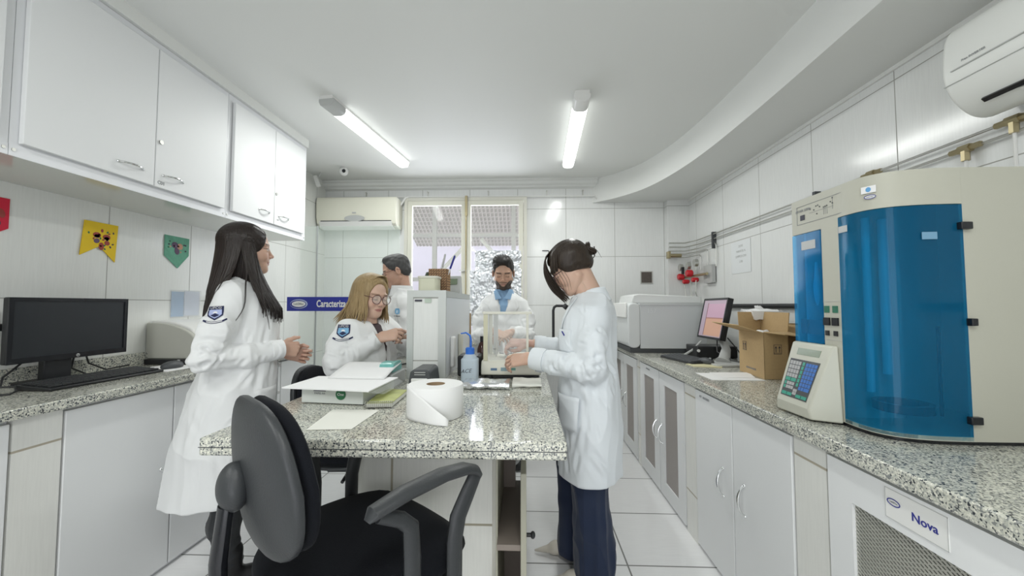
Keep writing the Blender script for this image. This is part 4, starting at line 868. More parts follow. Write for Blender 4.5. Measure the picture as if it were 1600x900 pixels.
e1 = (P0 - P1).normalized(); e2 = (P2 - P1).normalized(); nrm1 = -e2; nrm2 = -e1
hz_ = Vector((0, 0, .235))
obj('box_flap', MB().slab([P1 + hz_, P0 + hz_, P0 + hz_ + Vector((-.15, .0, .045)), P1 + hz_ + Vector((-.13, .0, .04))][::-1], .004), 'card', ct)
P2b = P2 + (P2 - P1) * .5; P3b = P0 + (P2b - P1)
obj('box_flap', MB().slab([P2b + hz_, P1 + hz_, P1 + hz_ + Vector((.04, -.10, -.005)), P2b + hz_ + Vector((.04, -.10, -.02))], .004), 'card', ct)
obj('box_flap', MB().slab([P0 + hz_, P3b + hz_, P3b + hz_ + Vector((0, .01, .10)), P0 + hz_ + Vector((0, .01, .10))], .004), 'card', ct)
obj('box_flap', MB().slab([P3b + hz_, P2b + hz_, P2b + hz_ + Vector((.01, 0, .10)), P3b + hz_ + Vector((.01, 0, .10))], .004), 'card', ct)
def arrow_mark(c, r, u, s):
    mb = MB(); r = Vector(r).normalized(); u = Vector(u).normalized(); n = r.cross(u) * .0004; c = Vector(c)
    def bar(x0, x1, y0, y1): mb.obox(c + r * (x0 + x1) / 2 * s + u * (y0 + y1) / 2 * s, r * (x1 - x0) / 2 * s, u * (y1 - y0) / 2 * s, n)
    for x in (-.28, .28):
        bar(x - .04, x + .04, -.45, .25)
        mb.slab([c + r * (x - .16) * s + u * .2 * s, c + r * (x + .16) * s + u * .2 * s, c + r * x * s + u * .55 * s], .0004)
    bar(-.6, .6, -.6, -.55); bar(-.62, -.57, -.75, .75); bar(.57, .62, -.75, .75); bar(-.6, .6, .7, .75); bar(-.6, .6, -.75, -.7)
    return mb
f1 = P0.lerp(P1, .25) + Vector((0, 0, .15)); obj('printed_arrows', arrow_mark(f1 - e2 * .001, -e1, (0, 0, 1), .032), 'ink', ct)
f2 = P1.lerp(P2b, .55) + Vector((0, 0, .15)); obj('printed_arrows', arrow_mark(f2 - (P0 - P1).normalized() * .001, e2, (0, 0, 1), .032), 'ink', ct)
txt('box_lettering', 'MADE IN BRAZIL', .014, P0.lerp(P1, .5) + Vector((0, 0, .035)) - e2 * .0015, -e1, (0, 0, 1), 'inkg', ct)
bg_ = obj('plastic_bag', MB().ell(tuple((P0 + P2b) / 2 + Vector((0, 0, .195))), (.045, .048, .045), 24, 16), 'paper'); tag(bg_, 'white crumpled plastic bag inside the open cardboard box', 'plastic bag')
for v in bg_.data.vertices: v.co += Vector(v.co - Vector((P0 + P2b) / 2 - Vector((0, 0, .19)))).normalized() * .012 * noise.noise(v.co * 30)
Q0 = Vector((1.42, 1.98, RZ + .001)); 
c2, _ = carton('cardboard_box', 'second brown open carton behind and right of the arrow printed box', Q0 + Vector((.0, .28, 0)), Q0, Q0 + Vector((.22, 0, 0)), .27, [(Q0 + Vector((0, .28, 0)), Q0, (-.08, -.0, -.05)), (Q0 + Vector((.22, 0, 0)), Q0 + Vector((.22, .28, 0)), (.01, 0, .07))])
c3, _ = carton('cardboard_box', 'small open brown carton between the arrow printed box and the cream analyser', Vector((1.21, 1.62, RZ + .001)) + Vector((0, .13, 0)), Vector((1.21, 1.62, RZ + .001)), Vector((1.36, 1.62, RZ + .001)), .20, [(Vector((1.21, 1.75, RZ)), Vector((1.21, 1.62, RZ)), (-.05, 0, -.09))])
pbg = obj('plastic_bag', MB().sheet(lambda u, v: (1.50 + .02 * math.sin(9 * v) - .05 * v + .012 * noise.noise(Vector((u * 6, v * 6, 0))), 2.45 + .13 * u * (1 - .5 * v), RZ + .14 + .23 * v + .01 * noise.noise(Vector((u * 9, v * 5, 3)))), 14, 16), 'paper', thick=.002, base=(1.5, 2.5, RZ)); tag(pbg, 'white plastic bag standing behind the cardboard box by the right wall', 'plastic bag')
pb2 = obj('plastic_bag', crumple(0, .38, 0, .16, TZ, TZ + .06, 5, .02), 'paper'); pb2.location = (1.45, 2.2, 1.0 + .13 - TZ); tag(pb2, 'long white wrapped bundle lying on the cartons near the right wall', 'plastic bag')
pb2.rotation_euler = (0, 0, 1.25)
tag(obj('monitor_cable', MB().tube([(1.36, 2.66, 1.0), (1.40, 2.62, .93), (1.37, 2.5, .89), (1.42, 2.35, .86)], .004, 8).tube([(1.30, 2.68, .98), (1.27, 2.62, .91), (1.31, 2.5, .87), (1.40, 2.4, .853)], .004, 8).tube([(1.55, 2.45, .99), (1.45, 2.45, .98), (1.40, 2.42, .93), (1.38, 2.38, .88), (1.45, 2.3, .86)], .004, 8), 'black'), 'tangle of black cables behind the pink lit monitor stand', 'cable')
bk2 = thing('notice_book', 'book with a pale cover standing between the cartons', 'book', (1.30, 1.84, RZ)); obj('book_block', MB().box(1.262, 1.292, 1.80, 1.90, RZ + .001, RZ + .13), 'paperc', bk2)
# ================================================================ GAS SORPTION ANALYSER
nv = thing('gas_sorption_analyser', 'big cream analyser with a curved blue transparent door on the right worktop', 'analyser', (1.3, 1.25, RZ))
NT = 1.597; NB = RZ + .012
cur = smooth2([(.985, 1.24), (.983, 1.19), (.992, 1.145), (1.022, 1.11), (1.075, 1.089), (1.13, 1.081), (1.185, 1.078)], 5)
def strip(path, z0, z1, th=.008):
    """upright sheet of thickness th along a plan path, one closed shell"""
    P_ = [Vector((*p, 0)) for p in path]; m = len(P_); N_ = []
    for i in range(m):
        d = (P_[min(i + 1, m - 1)] - P_[max(i - 1, 0)]); N_.append(Vector((-d.y, d.x, 0)).normalized() * th)
    v = [(p.x, p.y, z) for z in (z0, z1) for p in P_] + [(p.x + n.x, p.y + n.y, z) for z in (z0, z1) for p, n in zip(P_, N_)]
    f = []
    for i in range(m - 1):
        f += [(i, i + 1, m + i + 1, m + i), (2 * m + i + 1, 2 * m + i, 3 * m + i, 3 * m + i + 1), (m + i, m + i + 1, 3 * m + i + 1, 3 * m + i), (i + 1, i, 2 * m + i, 2 * m + i + 1)]
    f += [(0, m, 3 * m, 2 * m), (m - 1, 3 * m - 1, 4 * m - 1, 2 * m - 1)]
    return MB().add(v, f)
sh = strip([(.985, 1.447), (.985, 1.24)], NB, 1.09); sh2 = strip([(.985, 1.447), (.985, 1.24)], 1.475, NT); sh.v, sh.f, sh.m
body = MB()
for s_ in (sh, sh2, strip([(.985, 1.31), (.985, 1.24)], 1.09, 1.475), strip(cur, 1.497, NT), strip(cur, NB, NB + .012), strip([(1.1852, 1.078), (1.62, 1.078)], NB, NT), strip([(1.62, 1.0865), (1.62, 1.4385)], NB, NT), strip([(1.62, 1.447), (.9935, 1.447)], NB, NT)):
    body.add(s_.v, s_.f)
top = [(.985, 1.447)] + cur + [(1.62, 1.078), (1.62, 1.447)]
top_in = [(.994, 1.438)] + [(p + .009 * (1 if i < 8 else .5), q + .009 * min(1, i / 12)) for i, (p, q) in enumerate(cur[:-1])] + [(1.611, 1.087), (1.611, 1.438)]
body.prism(top_in, NT - .012, NT - .0006); body.prism(top_in, NB + .0006, NB + .006)
obj('cabinet_shell', body, 'beige', nv, angle=30)
obj('base_gap', MB().prism([(p * .985 + .02, q + .01) for p, q in top], RZ + .001, NB), 'blackg', nv)
obj('inner_wall', MB().box(1.0, 1.60, 1.40, 1.41, NB, NT - .02).box(1.45, 1.46, 1.09, 1.40, NB, NT - .02), plain('inner cream wall', (.62, .64, .60), .5), nv)
obj('inner_partition', MB().box(1.0, 1.2, 1.275, 1.285, NB, NT - .02), plain('inner cream partition', (.62, .64, .60), .5), nv)
dw = strip(cur, NB + .002, 1.495, .004); wd = obj('blue_door', dw, 'bluewin', nv, angle=40)
obj('hinge', MB().box(1.17, 1.20, 1.066, 1.080, 1.425, 1.445), 'blackg', wd, bevel=.002)
obj('latch', MB().box(1.182, 1.198, 1.064, 1.080, 1.165, 1.185), 'blackg', wd, bevel=.002)
obj('hinge', MB().box(1.17, 1.20, 1.066, 1.080, .905, .925), 'blackg', wd, bevel=.002)
obj('white_sticker', MB().obox(Vector((.979, 1.215, 1.455)), (0, .016, 0), (0, 0, .010), (.0006, 0, 0)), 'ltgrey', wd)
obj('white_sticker', MB().obox(Vector((1.10, 1.081, 1.41)), (.018, -.002, 0), (0, 0, .010), (0, .0006, 0)), plain('faint sticker', (.18, .35, .5), .4), wd)
rgm = MB().lathe([(.055, NB + .05), (.068, NB + .05), (.068, NB + .075), (.055, NB + .075)], (1.12, 1.20, 0), n=36, closed=True); obj('coolant_ring', rgm, 'blackg', nv)
obj('level_rod', MB().cyl((1.17, 1.14, NB + .05), (1.17, 1.14, 1.16), .004), 'blackg', nv)
obj('sample_tube', MB().cyl((1.05, 1.22, NB + .1), (1.05, 1.22, 1.49), .011).cyl((1.12, 1.24, NB + .15), (1.12, 1.24, 1.49), .013), plain('inner glass tube', (.7, .75, .78), .1), nv)
obj('blue_door', MB().box(.9835, .9875, 1.314, 1.446, 1.092, 1.473), 'bluewin2', nv)
obj('white_sticker', MB().box(.9825, .9832, 1.335, 1.40, 1.415, 1.445), 'ltgrey', nv)
obj('sample_flask', MB().lathe([(.003, 1.22), (.009, 1.25), (.011, 1.29), (.006, 1.33), (.004, 1.37)], (1.01, 1.37, 0)), 'paper', nv)
obj('inner_bracket', MB().box(1.0, 1.03, 1.33, 1.44, 1.12, 1.17), 'dgrey', nv)
for k, y in enumerate((1.296, 1.262)):
    obj('status_lamp', MB().box(.9825, .985, y - .010, y + .010, 1.196, 1.218), plain('green display', (.03, .16, .10), .3), nv)
    obj('rotary_switch', MB().box(.980, .985, y - .012, y + .012, 1.155, 1.180), 'blackg', nv)
    obj('push_button', MB().box(.981, .985, y - .007, y + .007, 1.122, 1.138), 'black', nv)
obj('panel_outline', MB().box(.9838, .985, 1.24, 1.312, 1.232, 1.233).box(.9838, .985, 1.24, 1.312, 1.108, 1.109), 'ltgrey', nv)
obj('panel_outline', MB().box(.9838, .985, 1.195, 1.42, 1.572, 1.5735).box(.9838, .985, 1.195, 1.42, 1.508, 1.5095).box(.9838, .985, 1.419, 1.42, 1.508, 1.573), 'rub', nv)
txt('panel_lettering', 'NOVA 2200e', .013, (.984, 1.388, 1.556), (0, -1, 0), (0, 0, 1), 'inkg', nv)
obj('maker_plate', MB().box(.983, .985, 1.382, 1.402, 1.522, 1.540), 'ink', nv)
lm = MB()
for y, z in ((1.355, 1.552), (1.338, 1.546), (1.328, 1.557), (1.320, 1.558), (1.312, 1.551), (1.325, 1.530), (1.295, 1.545), (1.288, 1.546), (1.281, 1.547), (1.266, 1.555), (1.258, 1.566), (1.258, 1.549)): lm.cyl((.9835, y, z), (.985, y, z), .0022, n=8)
obj('indicator_light', lm, 'dgrey', nv)
obj('diagram_line', MB().box(.9842, .985, 1.255, 1.36, 1.5395, 1.5402).box(.9842, .985, 1.2945, 1.2955, 1.52, 1.543).box(.9842, .985, 1.2875, 1.2885, 1.52, 1.544).box(.9842, .985, 1.2805, 1.2815, 1.52, 1.545).box(.9842, .985, 1.2575, 1.2585, 1.53, 1.57), 'rub', nv)
ctop = Vector((cur[6][0], cur[6][1], 0))
pt = lambda px, py: atZ(px, py, 0)
def on_curve(t):
    i = min(int(t * (len(cur) - 1)), len(cur) - 2); f = t * (len(cur) - 1) - i; a, b = Vector((*cur[i], 0)), Vector((*cur[i + 1], 0)); d = (b - a).normalized(); return a.lerp(b, f), d
p_, d_ = on_curve(.28); nrm = Vector((d_.y, -d_.x, 0)) * .002
def pat(t, z, o=.003): p_, d_ = on_curve(t); return p_ + Vector((d_.y, -d_.x, 0)) * o + Vector((0, 0, z)), d_
c_, d_ = pat(.36, 1.555); obj('paper_sticker', MB().obox(c_, d_ * .017, (0, 0, .010), Vector((d_.y, -d_.x, 0)) * .0005), 'paper', nv); obj('sticker_logo', disc(c_ + Vector((d_.y, -d_.x, 0)) * .001, d_, (0, 0, 1), .006, .007), plain('light blue emblem', (.14, .38, .68), .5), nv)
c_, d_ = pat(.37, 1.533); obj('oval_logo', disc(c_, d_, (0, 0, 1), .0135, .0062), 'paper', nv); obj('oval_logo', ring(c_ + Vector((d_.y, -d_.x, 0)) * .001, d_, (0, 0, 1), .0135, .0062, .0016), 'inkb', nv); txt('logo_lettering', 'LabSMac', .0045, c_ + Vector((d_.y, -d_.x, 0)) * .002, d_, (0, 0, 1), 'inkg', nv)
# keypad console
BL3, BR3, TR3, TL3 = Vector((.900, 1.432, .888)), Vector((.906, 1.285, .885)), Vector((.972, 1.262, 1.088)), Vector((.970, 1.443, 1.088))
bl, br = Vector((.903, 1.437, RZ + .006)), Vector((.91, 1.282, RZ + .006)); kl, kr = Vector((.984, 1.446, RZ + .006)), Vector((.984, 1.243, RZ + .006)); kT, kR = Vector((.984, 1.446, 1.092)), Vector((.984, 1.255, 1.092))
con = MB().add([bl, br, BR3, BL3, TR3, TL3, kl, kr, kR, kT], [(0, 1, 2, 3), (3, 2, 4, 5), (5, 4, 8, 9), (1, 7, 8, 4, 2), (0, 3, 5, 9, 6), (0, 6, 7, 1), (6, 9, 8, 7)])
kc = obj('keypad_console', con, 'beige2' if 'beige2' in M else plain('light cream console plastic', (.56, .56, .48), .4), nv, bevel=.005, bseg=3, angle=20)
O = BL3; U = (BR3 - BL3); V_ = (TL3 - BL3); U2 = (TR3 - TL3); Nn = U.cross(V_).normalized()
def KP(u, v, o=0.0): return BL3.lerp(BR3, u).lerp(TL3.lerp(TR3, u), v) + Nn * o
def kslab(u0, u1, v0, v1, o, t, mb): return mb.slab([KP(u0, v0, o), KP(u1, v0, o), KP(u1, v1, o), KP(u0, v1, o)], t)
obj('keypad_plate', kslab(.10, .88, .09, .72, .0005, .001, MB()), 'dgrey', kc)
obj('display_screen', kslab(.22, .80, .80, .91, .0005, .001, MB()), 'lcd', kc)
obj('key_lock', MB().cyl(bl.lerp(br, .78) + Vector((-.001, 0, .018)), bl.lerp(br, .78) + Vector((.004, 0, .018)), .003, n=12), 'black', kc)
kg, kw_, kb_ = MB(), MB(), MB()
for r in range(4):
    for c in range(4): kslab(.13 + c * .078, .195 + c * .078, .625 - r * .072, .685 - r * .072, .0015, .0012, kw_)
for r in range(7):
    for c in range(4): 
        if not (r == 6 and c == 3): kslab(.565 + c * .075, .628 + c * .075 + (.075 if (r == 6 and c == 2) else 0), .625 - r * .065, .68 - r * .065, .0015, .0012, kb_)
for r in range(6): kslab(.47, .53, .63 - r * .07, .685 - r * .07, .0015, .0012, kg)
for c in range(2): kslab(.13 + c * .16, .27 + c * .16, .345, .40, .0015, .0012, kg); kslab(.13 + c * .16, .27 + c * .16, .11, .16, .0015, .0012, kg); kslab(.56 + c * .16, .70 + c * .16, .11, .16, .0015, .0012, kg)
for r in range(2):
    kslab(.13, .185, .28 - r * .065, .33 - r * .065, .0015, .0012, kg)
    for c in range(3): kslab(.20 + c * .075, .265 + c * .075, .28 - r * .065, .33 - r * .065, .0015, .0012, kw_)
for c in range(2):
    for r in range(2): kslab(.44 + c * .055 , .49 + c * .055, .14 + r * .05 , .185 + r * .05, .0015, .0012, kw_)
obj('grey_keys', kw_, plain('grey keys', (.42, .42, .42), .4), kc); obj('blue_keys', kb_, plain('blue keys', (.05, .17, .50), .4), kc); obj('green_keys', kg, plain('green keys', (.05, .33, .24), .4), kc)
# ================================================================ OFFICE CHAIRS
def superpad(w, d, h, ew=3.0, eh=2.2, nu=40, nv=20, fn=None):
    """rounded cushion: half sizes w,d in plane, h thickness; returns MB centred on origin (x=w, y=d, z=h)"""
    mb = MB(); sg = lambda a, e: math.copysign(abs(a) ** e, a); v = []; f = []
    for i in range(1, nv):
        ph = -PI / 2 + PI * i / nv
        for k in range(nu):
            t = 2 * PI * k / nu; x = w * sg(math.cos(ph), 2 / eh) * sg(math.cos(t), 2 / ew); y = d * sg(math.cos(ph), 2 / eh) * sg(math.sin(t), 2 / ew); z = h * sg(math.sin(ph), 2 / eh); v.append((x, y, z))
    v.append((0, 0, -h)); v.append((0, 0, h))
    for i in range(nv - 2):
        for k in range(nu): f.append((i * nu + k, i * nu + (k + 1) % nu, (i + 1) * nu + (k + 1) % nu, (i + 1) * nu + k))
    t0 = (nv - 1) * nu
    for k in range(nu): f.append((t0, (k + 1) % nu, k)); f.append((t0 + 1, (nv - 2) * nu + k, (nv - 2) * nu + (k + 1) % nu))
    if fn: v = [fn(*p) for p in v]
    return mb.add(v, f)
def office_chair(label, loc, rz, sh=.60, arms=True, bz=.86, s=1.0):
    t = thing('office_chair', label, 'chair', loc, rz)
    L = dict(local=True)
    obj('seat', superpad(.245 * s, .25 * s, .04, 2.4, 2.6, fn=lambda x, y, z: (x, y, z + sh - .015 - (.05 * max(0, x - .16) / .09 * (1 if x > .16 else 0)) ** 1)), 'chair_fab', t, **L)
    obj('seat_shell', superpad(.235 * s, .24 * s, .025, 2.4, 2.4, fn=lambda x, y, z: (x, y, z + sh - .05)), 'chair_shell', t, **L)
    def bend(off, k=.55):
        def g(x, y, z):
            # pad plane: x->height, y->width, z->thickness
            wtap = 1.0 - .22 * max(0, x) / .18 + .04 * min(0, x) / .18
            Y = y * wtap; X = z + off + k * Y * Y * 1.4 + .35 * (x * x) * 1.0 - .10 * x
            return (-.258 + X, Y, bz + x)
        return g
    obj('backrest_shell', superpad(.164 * s, .198 * s, .022, 3.0, 3.2, fn=bend(-.006)), 'chair_shell', t, **L)
    obj('backrest_cushion', superpad(.158 * s, .192 * s, .028, 3.0, 2.6, fn=bend(.026)), 'chair_fab', t, **L)
    bs = obj('back_support', MB().tube([(-.308, 0, bz - .05), (-.318, 0, bz - .16), (-.315, 0, sh - .06), (-.30, 0, sh - .11), (-.1, 0, sh - .11)], [.018, .02, .02, .02, .02], 14, flat=(1.2, .8)), 'blackg', t, **L)
    hood = superpad(.044, .042, .036, 2.2, 2.0, fn=lambda x, y, z: (-.296 - z * .85, y * (1 - .4 * max(0, x) / .05), bz - .015 + x * 1.15))
    obj('back_knob', hood, 'chair_shell', t, **L)
    if arms:
        for sg in (-1, 1):
            y = sg * .262 * s; zt = sh + .205
            ar_ = obj('armrest', MB().tube([(-.135, y, zt - .020), (-.122, y, zt - .008), (-.05, y, zt + .006), (.05, y, zt + .012), (.115, y, zt + .006), (.145, y, zt - .006), (.156, y, zt - .02), (.158, y, zt - .03)], [.010, .023, .026, .026, .025, .023, .018, .010], 16, flat=(1, .55)), 'chair_shell', t, **L)
            obj('arm_support', MB().tube([(-.11, y, zt - .018), (-.06, y, zt - .045), (-.035, y, zt - .07), (-.03, y, zt - .14), (-.03, y, sh - .05), (-.03, y * .6, sh - .075)], [.013, .015, .017, .018, .018, .014], 12, flat=(.8, 1.1)), 'chair_shell', ar_, **L)
            obj('arm_support', MB().tube([(.150, y, zt - .02), (.122, y, zt - .06), (.095, y, zt - .10), (.085, y, zt - .15), (.085, y, sh - .05), (.08, y * .6, sh - .075)], [.016, .018, .019, .018, .018, .014], 12, flat=(.8, 1.2)), 'chair_shell', ar_, **L)
    obj('mechanism', MB().box(-.12, .10, -.07, .07, sh - .13, sh - .07), 'black', t, bevel=.01, **L)
    obj('lever', MB().tube([(.02, -.05, sh - .1), (.02, -.17, sh - .10), (.02, -.22, sh - .11)], .008, 8), 'black', t, **L)
    obj('gas_column', MB().cyl((0, 0, .12), (0, 0, sh * .55), .028).cyl((0, 0, sh * .5), (0, 0, sh - .12), .018), 'black', t, **L)
    for k in range(5):
        a = 2 * PI * k / 5 + .3; c, s_ = math.cos(a), math.sin(a)
        lg = obj('base_leg', MB().tube([(0, 0, .12), (c * .15, s_ * .15, .105), (c * .28, s_ * .28, .075)], [.028, .022, .016], 10), 'black', t, **L)
        obj('castor', MB().cyl((c * .28 - s_ * .022, s_ * .28 + c * .022, .028), (c * .28 + s_ * .022, s_ * .28 - c * .022, .028), .027, n=20), 'black', lg, **L)
    return t
office_chair('black fabric office chair with armrests in the foreground at the near end of the island', (-.425, 1.03, 0), math.radians(50), bz=.855, sh=.612)
office_chair('black office chair at the left of the island with the blonde woman on it', (-.90, 2.03, 0), math.radians(4), sh=.50, bz=.745, arms=False, s=.95)
# ================================================================ PEOPLE
from mathutils.bvhtree import BVHTree
V3 = lambda *a: np.array(a, dtype=np.float64)
def unit(v): v = np.array(v, dtype=np.float64); return v / np.linalg.norm(v)
class SDF:
    """numpy distance-field sculpting, surfaced with vectorised surface nets"""
    def __init__(s, lo, hi, h):
        s.lo = np.array(lo, float); s.h = h; s.n = np.ceil((np.array(hi, float) - s.lo) / h).astype(int) + 1
        s.ax = [(s.lo[i] + h * np.arange(s.n[i])).astype(np.float32) for i in range(3)]
        s.D = np.full(s.n, 1.0, np.float32)
    def _win(s, lo, hi, pad):
        a = np.clip(np.floor((np.array(lo) - pad - s.lo) / s.h).astype(int), 0, s.n); b = np.clip(np.ceil((np.array(hi) + pad - s.lo) / s.h).astype(int) + 1, 0, s.n)
        sl = tuple(slice(a[i], b[i]) for i in range(3))
        return sl, s.ax[0][sl[0]][:, None, None], s.ax[1][sl[1]][None, :, None], s.ax[2][sl[2]][None, None, :]
    def _put(s, sl, d, k, sub=False):
        if d.size == 0: return
        A = s.D[sl]
        if sub: A, d = -A, d; 
        if k > 0:
            hh = np.maximum(k - np.abs(A - d), 0) / k; r = np.minimum(A, d) - hh * hh * k * 0.25
        else: r = np.minimum(A, d)
        if sub:
            # smooth max(A, -d) = -smin(-A, d)
            r = -r
        s.D[sl] = r
    def ell(s, c, r, R=None, k=.01, sub=False):
        c = np.array(c, float); r = np.array(r, float); m = r.max(); pad = max(k, 3 * s.h) + s.h * 2
        sl, X, Y, Z = s._win(c - m, c + m, pad); X, Y, Z = X - c[0], Y - c[1], Z - c[2]
        if R is not None:
            X, Y, Z = (R[0, 0] * X + R[1, 0] * Y + R[2, 0] * Z, R[0, 1] * X + R[1, 1] * Y + R[2, 1] * Z, R[0, 2] * X + R[1, 2] * Y + R[2, 2] * Z)
        q1 = np.sqrt((X / r[0]) ** 2 + (Y / r[1]) ** 2 + (Z / r[2]) ** 2); q2 = np.sqrt((X / r[0] ** 2) ** 2 + (Y / r[1] ** 2) ** 2 + (Z / r[2] ** 2) ** 2) + 1e-9
        s._put(sl, (q1 * (q1 - 1) / q2).astype(np.float32), k, sub)
    def cone(s, a, b, ra, rb, k=.01, flat=None, sub=False):
        """tapered capsule; flat=(axis, factor) squashes the section along a direction"""
        a = np.array(a, float); b = np.array(b, float); m = max(ra, rb) * (max(1, flat[1]) if flat else 1); pad = m + max(k, 3 * s.h) + s.h
        sl, X, Y, Z = s._win(np.minimum(a, b), np.maximum(a, b), pad); ab = b - a; L2 = max(ab @ ab, 1e-9)
        X, Y, Z = X - a[0], Y - a[1], Z - a[2]
        t = np.clip((X * ab[0] + Y * ab[1] + Z * ab[2]) / L2, 0, 1); X, Y, Z = X - t * ab[0], Y - t * ab[1], Z - t * ab[2]
        if flat:
            n = unit(flat[0]); f = flat[1]; dn = X * n[0] + Y * n[1] + Z * n[2]; g = 1 / f - 1; X, Y, Z = X + dn * n[0] * g, Y + dn * n[1] * g, Z + dn * n[2] * g
        d = np.sqrt(X * X + Y * Y + Z * Z) - (ra + (rb - ra) * t)
        s._put(sl, (d * (min(1, flat[1]) if flat else 1)).astype(np.float32), k, sub)
    def cut(s, p, n, R=.062):
        p = np.array(p, float); n = unit(n); sl, X, Y, Z = s._win(p - R, p + R, 0); X, Y, Z = X - p[0], Y - p[1], Z - p[2]
        d_ = X * n[0] + Y * n[1] + Z * n[2]; m = (X * X + Y * Y + Z * Z) < R * R; s.D[sl] = np.where(m & (d_ > -.004), np.maximum(s.D[sl], d_), s.D[sl]).astype(np.float32)
    def chain(s, pts, rs, k=.01, flat=None):
        for i in range(len(pts) - 1): s.cone(pts[i], pts[i + 1], rs[i], rs[i + 1], k, flat)
    def loft(s, sec, f, k=.02, p=2.0, sub=False):
        """sections (z, cx, cy, r_forward, r_side), forward unit vector f in the ground plane"""
        sec = np.array(sec, float); sec = sec[np.argsort(sec[:, 0])]; f = unit((f[0], f[1], 0)); m = sec[:, 3:5].max()
        lo = [sec[:, 1].min() - m, sec[:, 2].min() - m, sec[0, 0]]; hi = [sec[:, 1].max() + m, sec[:, 2].max() + m, sec[-1, 0]]
        sl, X, Y, Z = s._win(lo, hi, max(k, 3 * s.h) + s.h); z = Z.ravel()
        g = lambda j: np.interp(z, sec[:, 0], sec[:, j]).astype(np.float32)[None, None, :]
        u = (X - g(1)) * f[0] + (Y - g(2)) * f[1]; v = -(X - g(1)) * f[1] + (Y - g(2)) * f[0]; rf, rs = g(3), g(4)
        q = (np.abs(u / rf) ** p + np.abs(v / rs) ** p) ** (1 / p)
        d = (q - 1) * np.minimum(rf, rs); dz = np.maximum(sec[0, 0] - Z, Z - sec[-1, 0])
        r = 0.012; d2 = np.maximum(d + r, 0); dz2 = np.maximum(dz + r, 0); d = np.minimum(np.maximum(d + r, dz + r), 0) + np.sqrt(d2 * d2 + dz2 * dz2) - r
        s._put(sl, d.astype(np.float32), k, sub)
    def mesh(s):
        D = s.D; ins = D < 0; n = s.n
        c = np.zeros(n - 1, np.int8)
        for i in (0, 1):
            for j in (0, 1):
                for k in (0, 1): c += ins[i:n[0] - 1 + i, j:n[1] - 1 + j, k:n[2] - 1 + k]
        act = np.argwhere((c > 0) & (c < 8)); idx = np.full(n - 1, -1, np.int32); idx[tuple(act.T)] = np.arange(len(act))
        P = np.zeros((len(act), 3)); W = np.zeros(len(act)); cor = [(i, j, k) for i in (0, 1) for j in (0, 1) for k in (0, 1)]
        val = {q: D[act[:, 0] + q[0], act[:, 1] + q[1], act[:, 2] + q[2]].astype(np.float64) for q in cor}
        for q in cor:
            for a in range(3):
                if q[a] == 0:
                    q2 = list(q); q2[a] = 1; q2 = tuple(q2); v0, v1 = val[q], val[q2]; m = (v0 < 0) != (v1 < 0); t = np.where(m, v0 / np.where(m, v0 - v1, 1), 0)
                    p = np.tile(np.array(q, float), (len(act), 1)); p[:, a] += t; P[m] += p[m]; W[m] += 1
        P = s.lo + (act + P / W[:, None]) * s.h; F = []
        for a in range(3):
            b, c2 = (a + 1) % 3, (a + 2) % 3
            sl0 = [slice(None)] * 3; sl1 = [slice(None)] * 3; sl0[a] = slice(0, n[a] - 1); sl1[a] = slice(1, n[a])
            e = np.argwhere(ins[tuple(sl0)] != ins[tuple(sl1)]); e = e[(e[:, b] > 0) & (e[:, c2] > 0) & (e[:, b] < n[b] - 1) & (e[:, c2] < n[c2] - 1)]
            def cell(db, dc): q = e.copy(); q[:, b] -= db; q[:, c2] -= dc; return idx[q[:, 0], q[:, 1], q[:, 2]]
            q = np.stack([cell(1, 1), cell(0, 1), cell(0, 0), cell(1, 0)], 1); flip = ~ins[e[:, 0], e[:, 1], e[:, 2]]; q[flip] = q[flip][:, ::-1]; F.append(q)
        F = np.concatenate(F); F = F[(F >= 0).all(1)]
        return P, F
def relax(P, F, it=2, lam=.5):
    for _ in range(it):
        S = np.zeros_like(P); C = np.zeros(len(P))
        for i in range(4):
            for j in ((i + 1) % 4, (i + 3) % 4): np.add.at(S, F[:, i], P[F[:, j]]); np.add.at(C, F[:, i], 1)
        P = P * (1 - lam) + lam * S / np.maximum(C, 1)[:, None]
    return P
def normals(P, F):
    fn = np.cross(P[F[:, 2]] - P[F[:, 0]], P[F[:, 3]] - P[F[:, 1]]); N = np.zeros_like(P)
    for i in range(4): np.add.at(N, F[:, i], fn)
    return N / (np.linalg.norm(N, axis=1)[:, None] + 1e-12)
_rt = np.random.RandomState(5).rand(64, 64, 64).astype(np.float64)
def vnoise(Q):
    i = np.floor(Q).astype(int); f = Q - i; f = f * f * (3 - 2 * f); r = 0
    for a in (0, 1):
        for b in (0, 1):
            for c in (0, 1):
                w = (f[:, 0] if a else 1 - f[:, 0]) * (f[:, 1] if b else 1 - f[:, 1]) * (f[:, 2] if c else 1 - f[:, 2]); r = r + w * _rt[(i[:, 0] + a) % 64, (i[:, 1] + b) % 64, (i[:, 2] + c) % 64]
    return r * 2 - 1
def npobj(name, P, F, mat, parent, col=None):
    I = np.array(inv_of(parent)); P = P @ I[:3, :3].T + I[:3, 3]
    me = bpy.data.meshes.new(name); me.vertices.add(len(P)); me.vertices.foreach_set('co', P.astype(np.float32).ravel())
    me.loops.add(F.size); me.polygons.add(len(F)); me.loops.foreach_set('vertex_index', F.astype(np.int32).ravel()); me.polygons.foreach_set('loop_start', np.arange(0, F.size, 4, dtype=np.int32))
    me.update(calc_edges=True); me.polygons.foreach_set('use_smooth', np.ones(len(F), bool))
    me.materials.append(M[mat] if isinstance(mat, str) else mat)
    if col is not None:
        a = me.color_attributes.new('tone', 'FLOAT_COLOR', 'POINT'); c4 = np.ones((len(P), 4), np.float32); c4[:, :3] = col; a.data.foreach_set('color', c4.ravel())
    o = bpy.data.objects.new(name, me); COL.objects.link(o); o.parent = parent
    return o
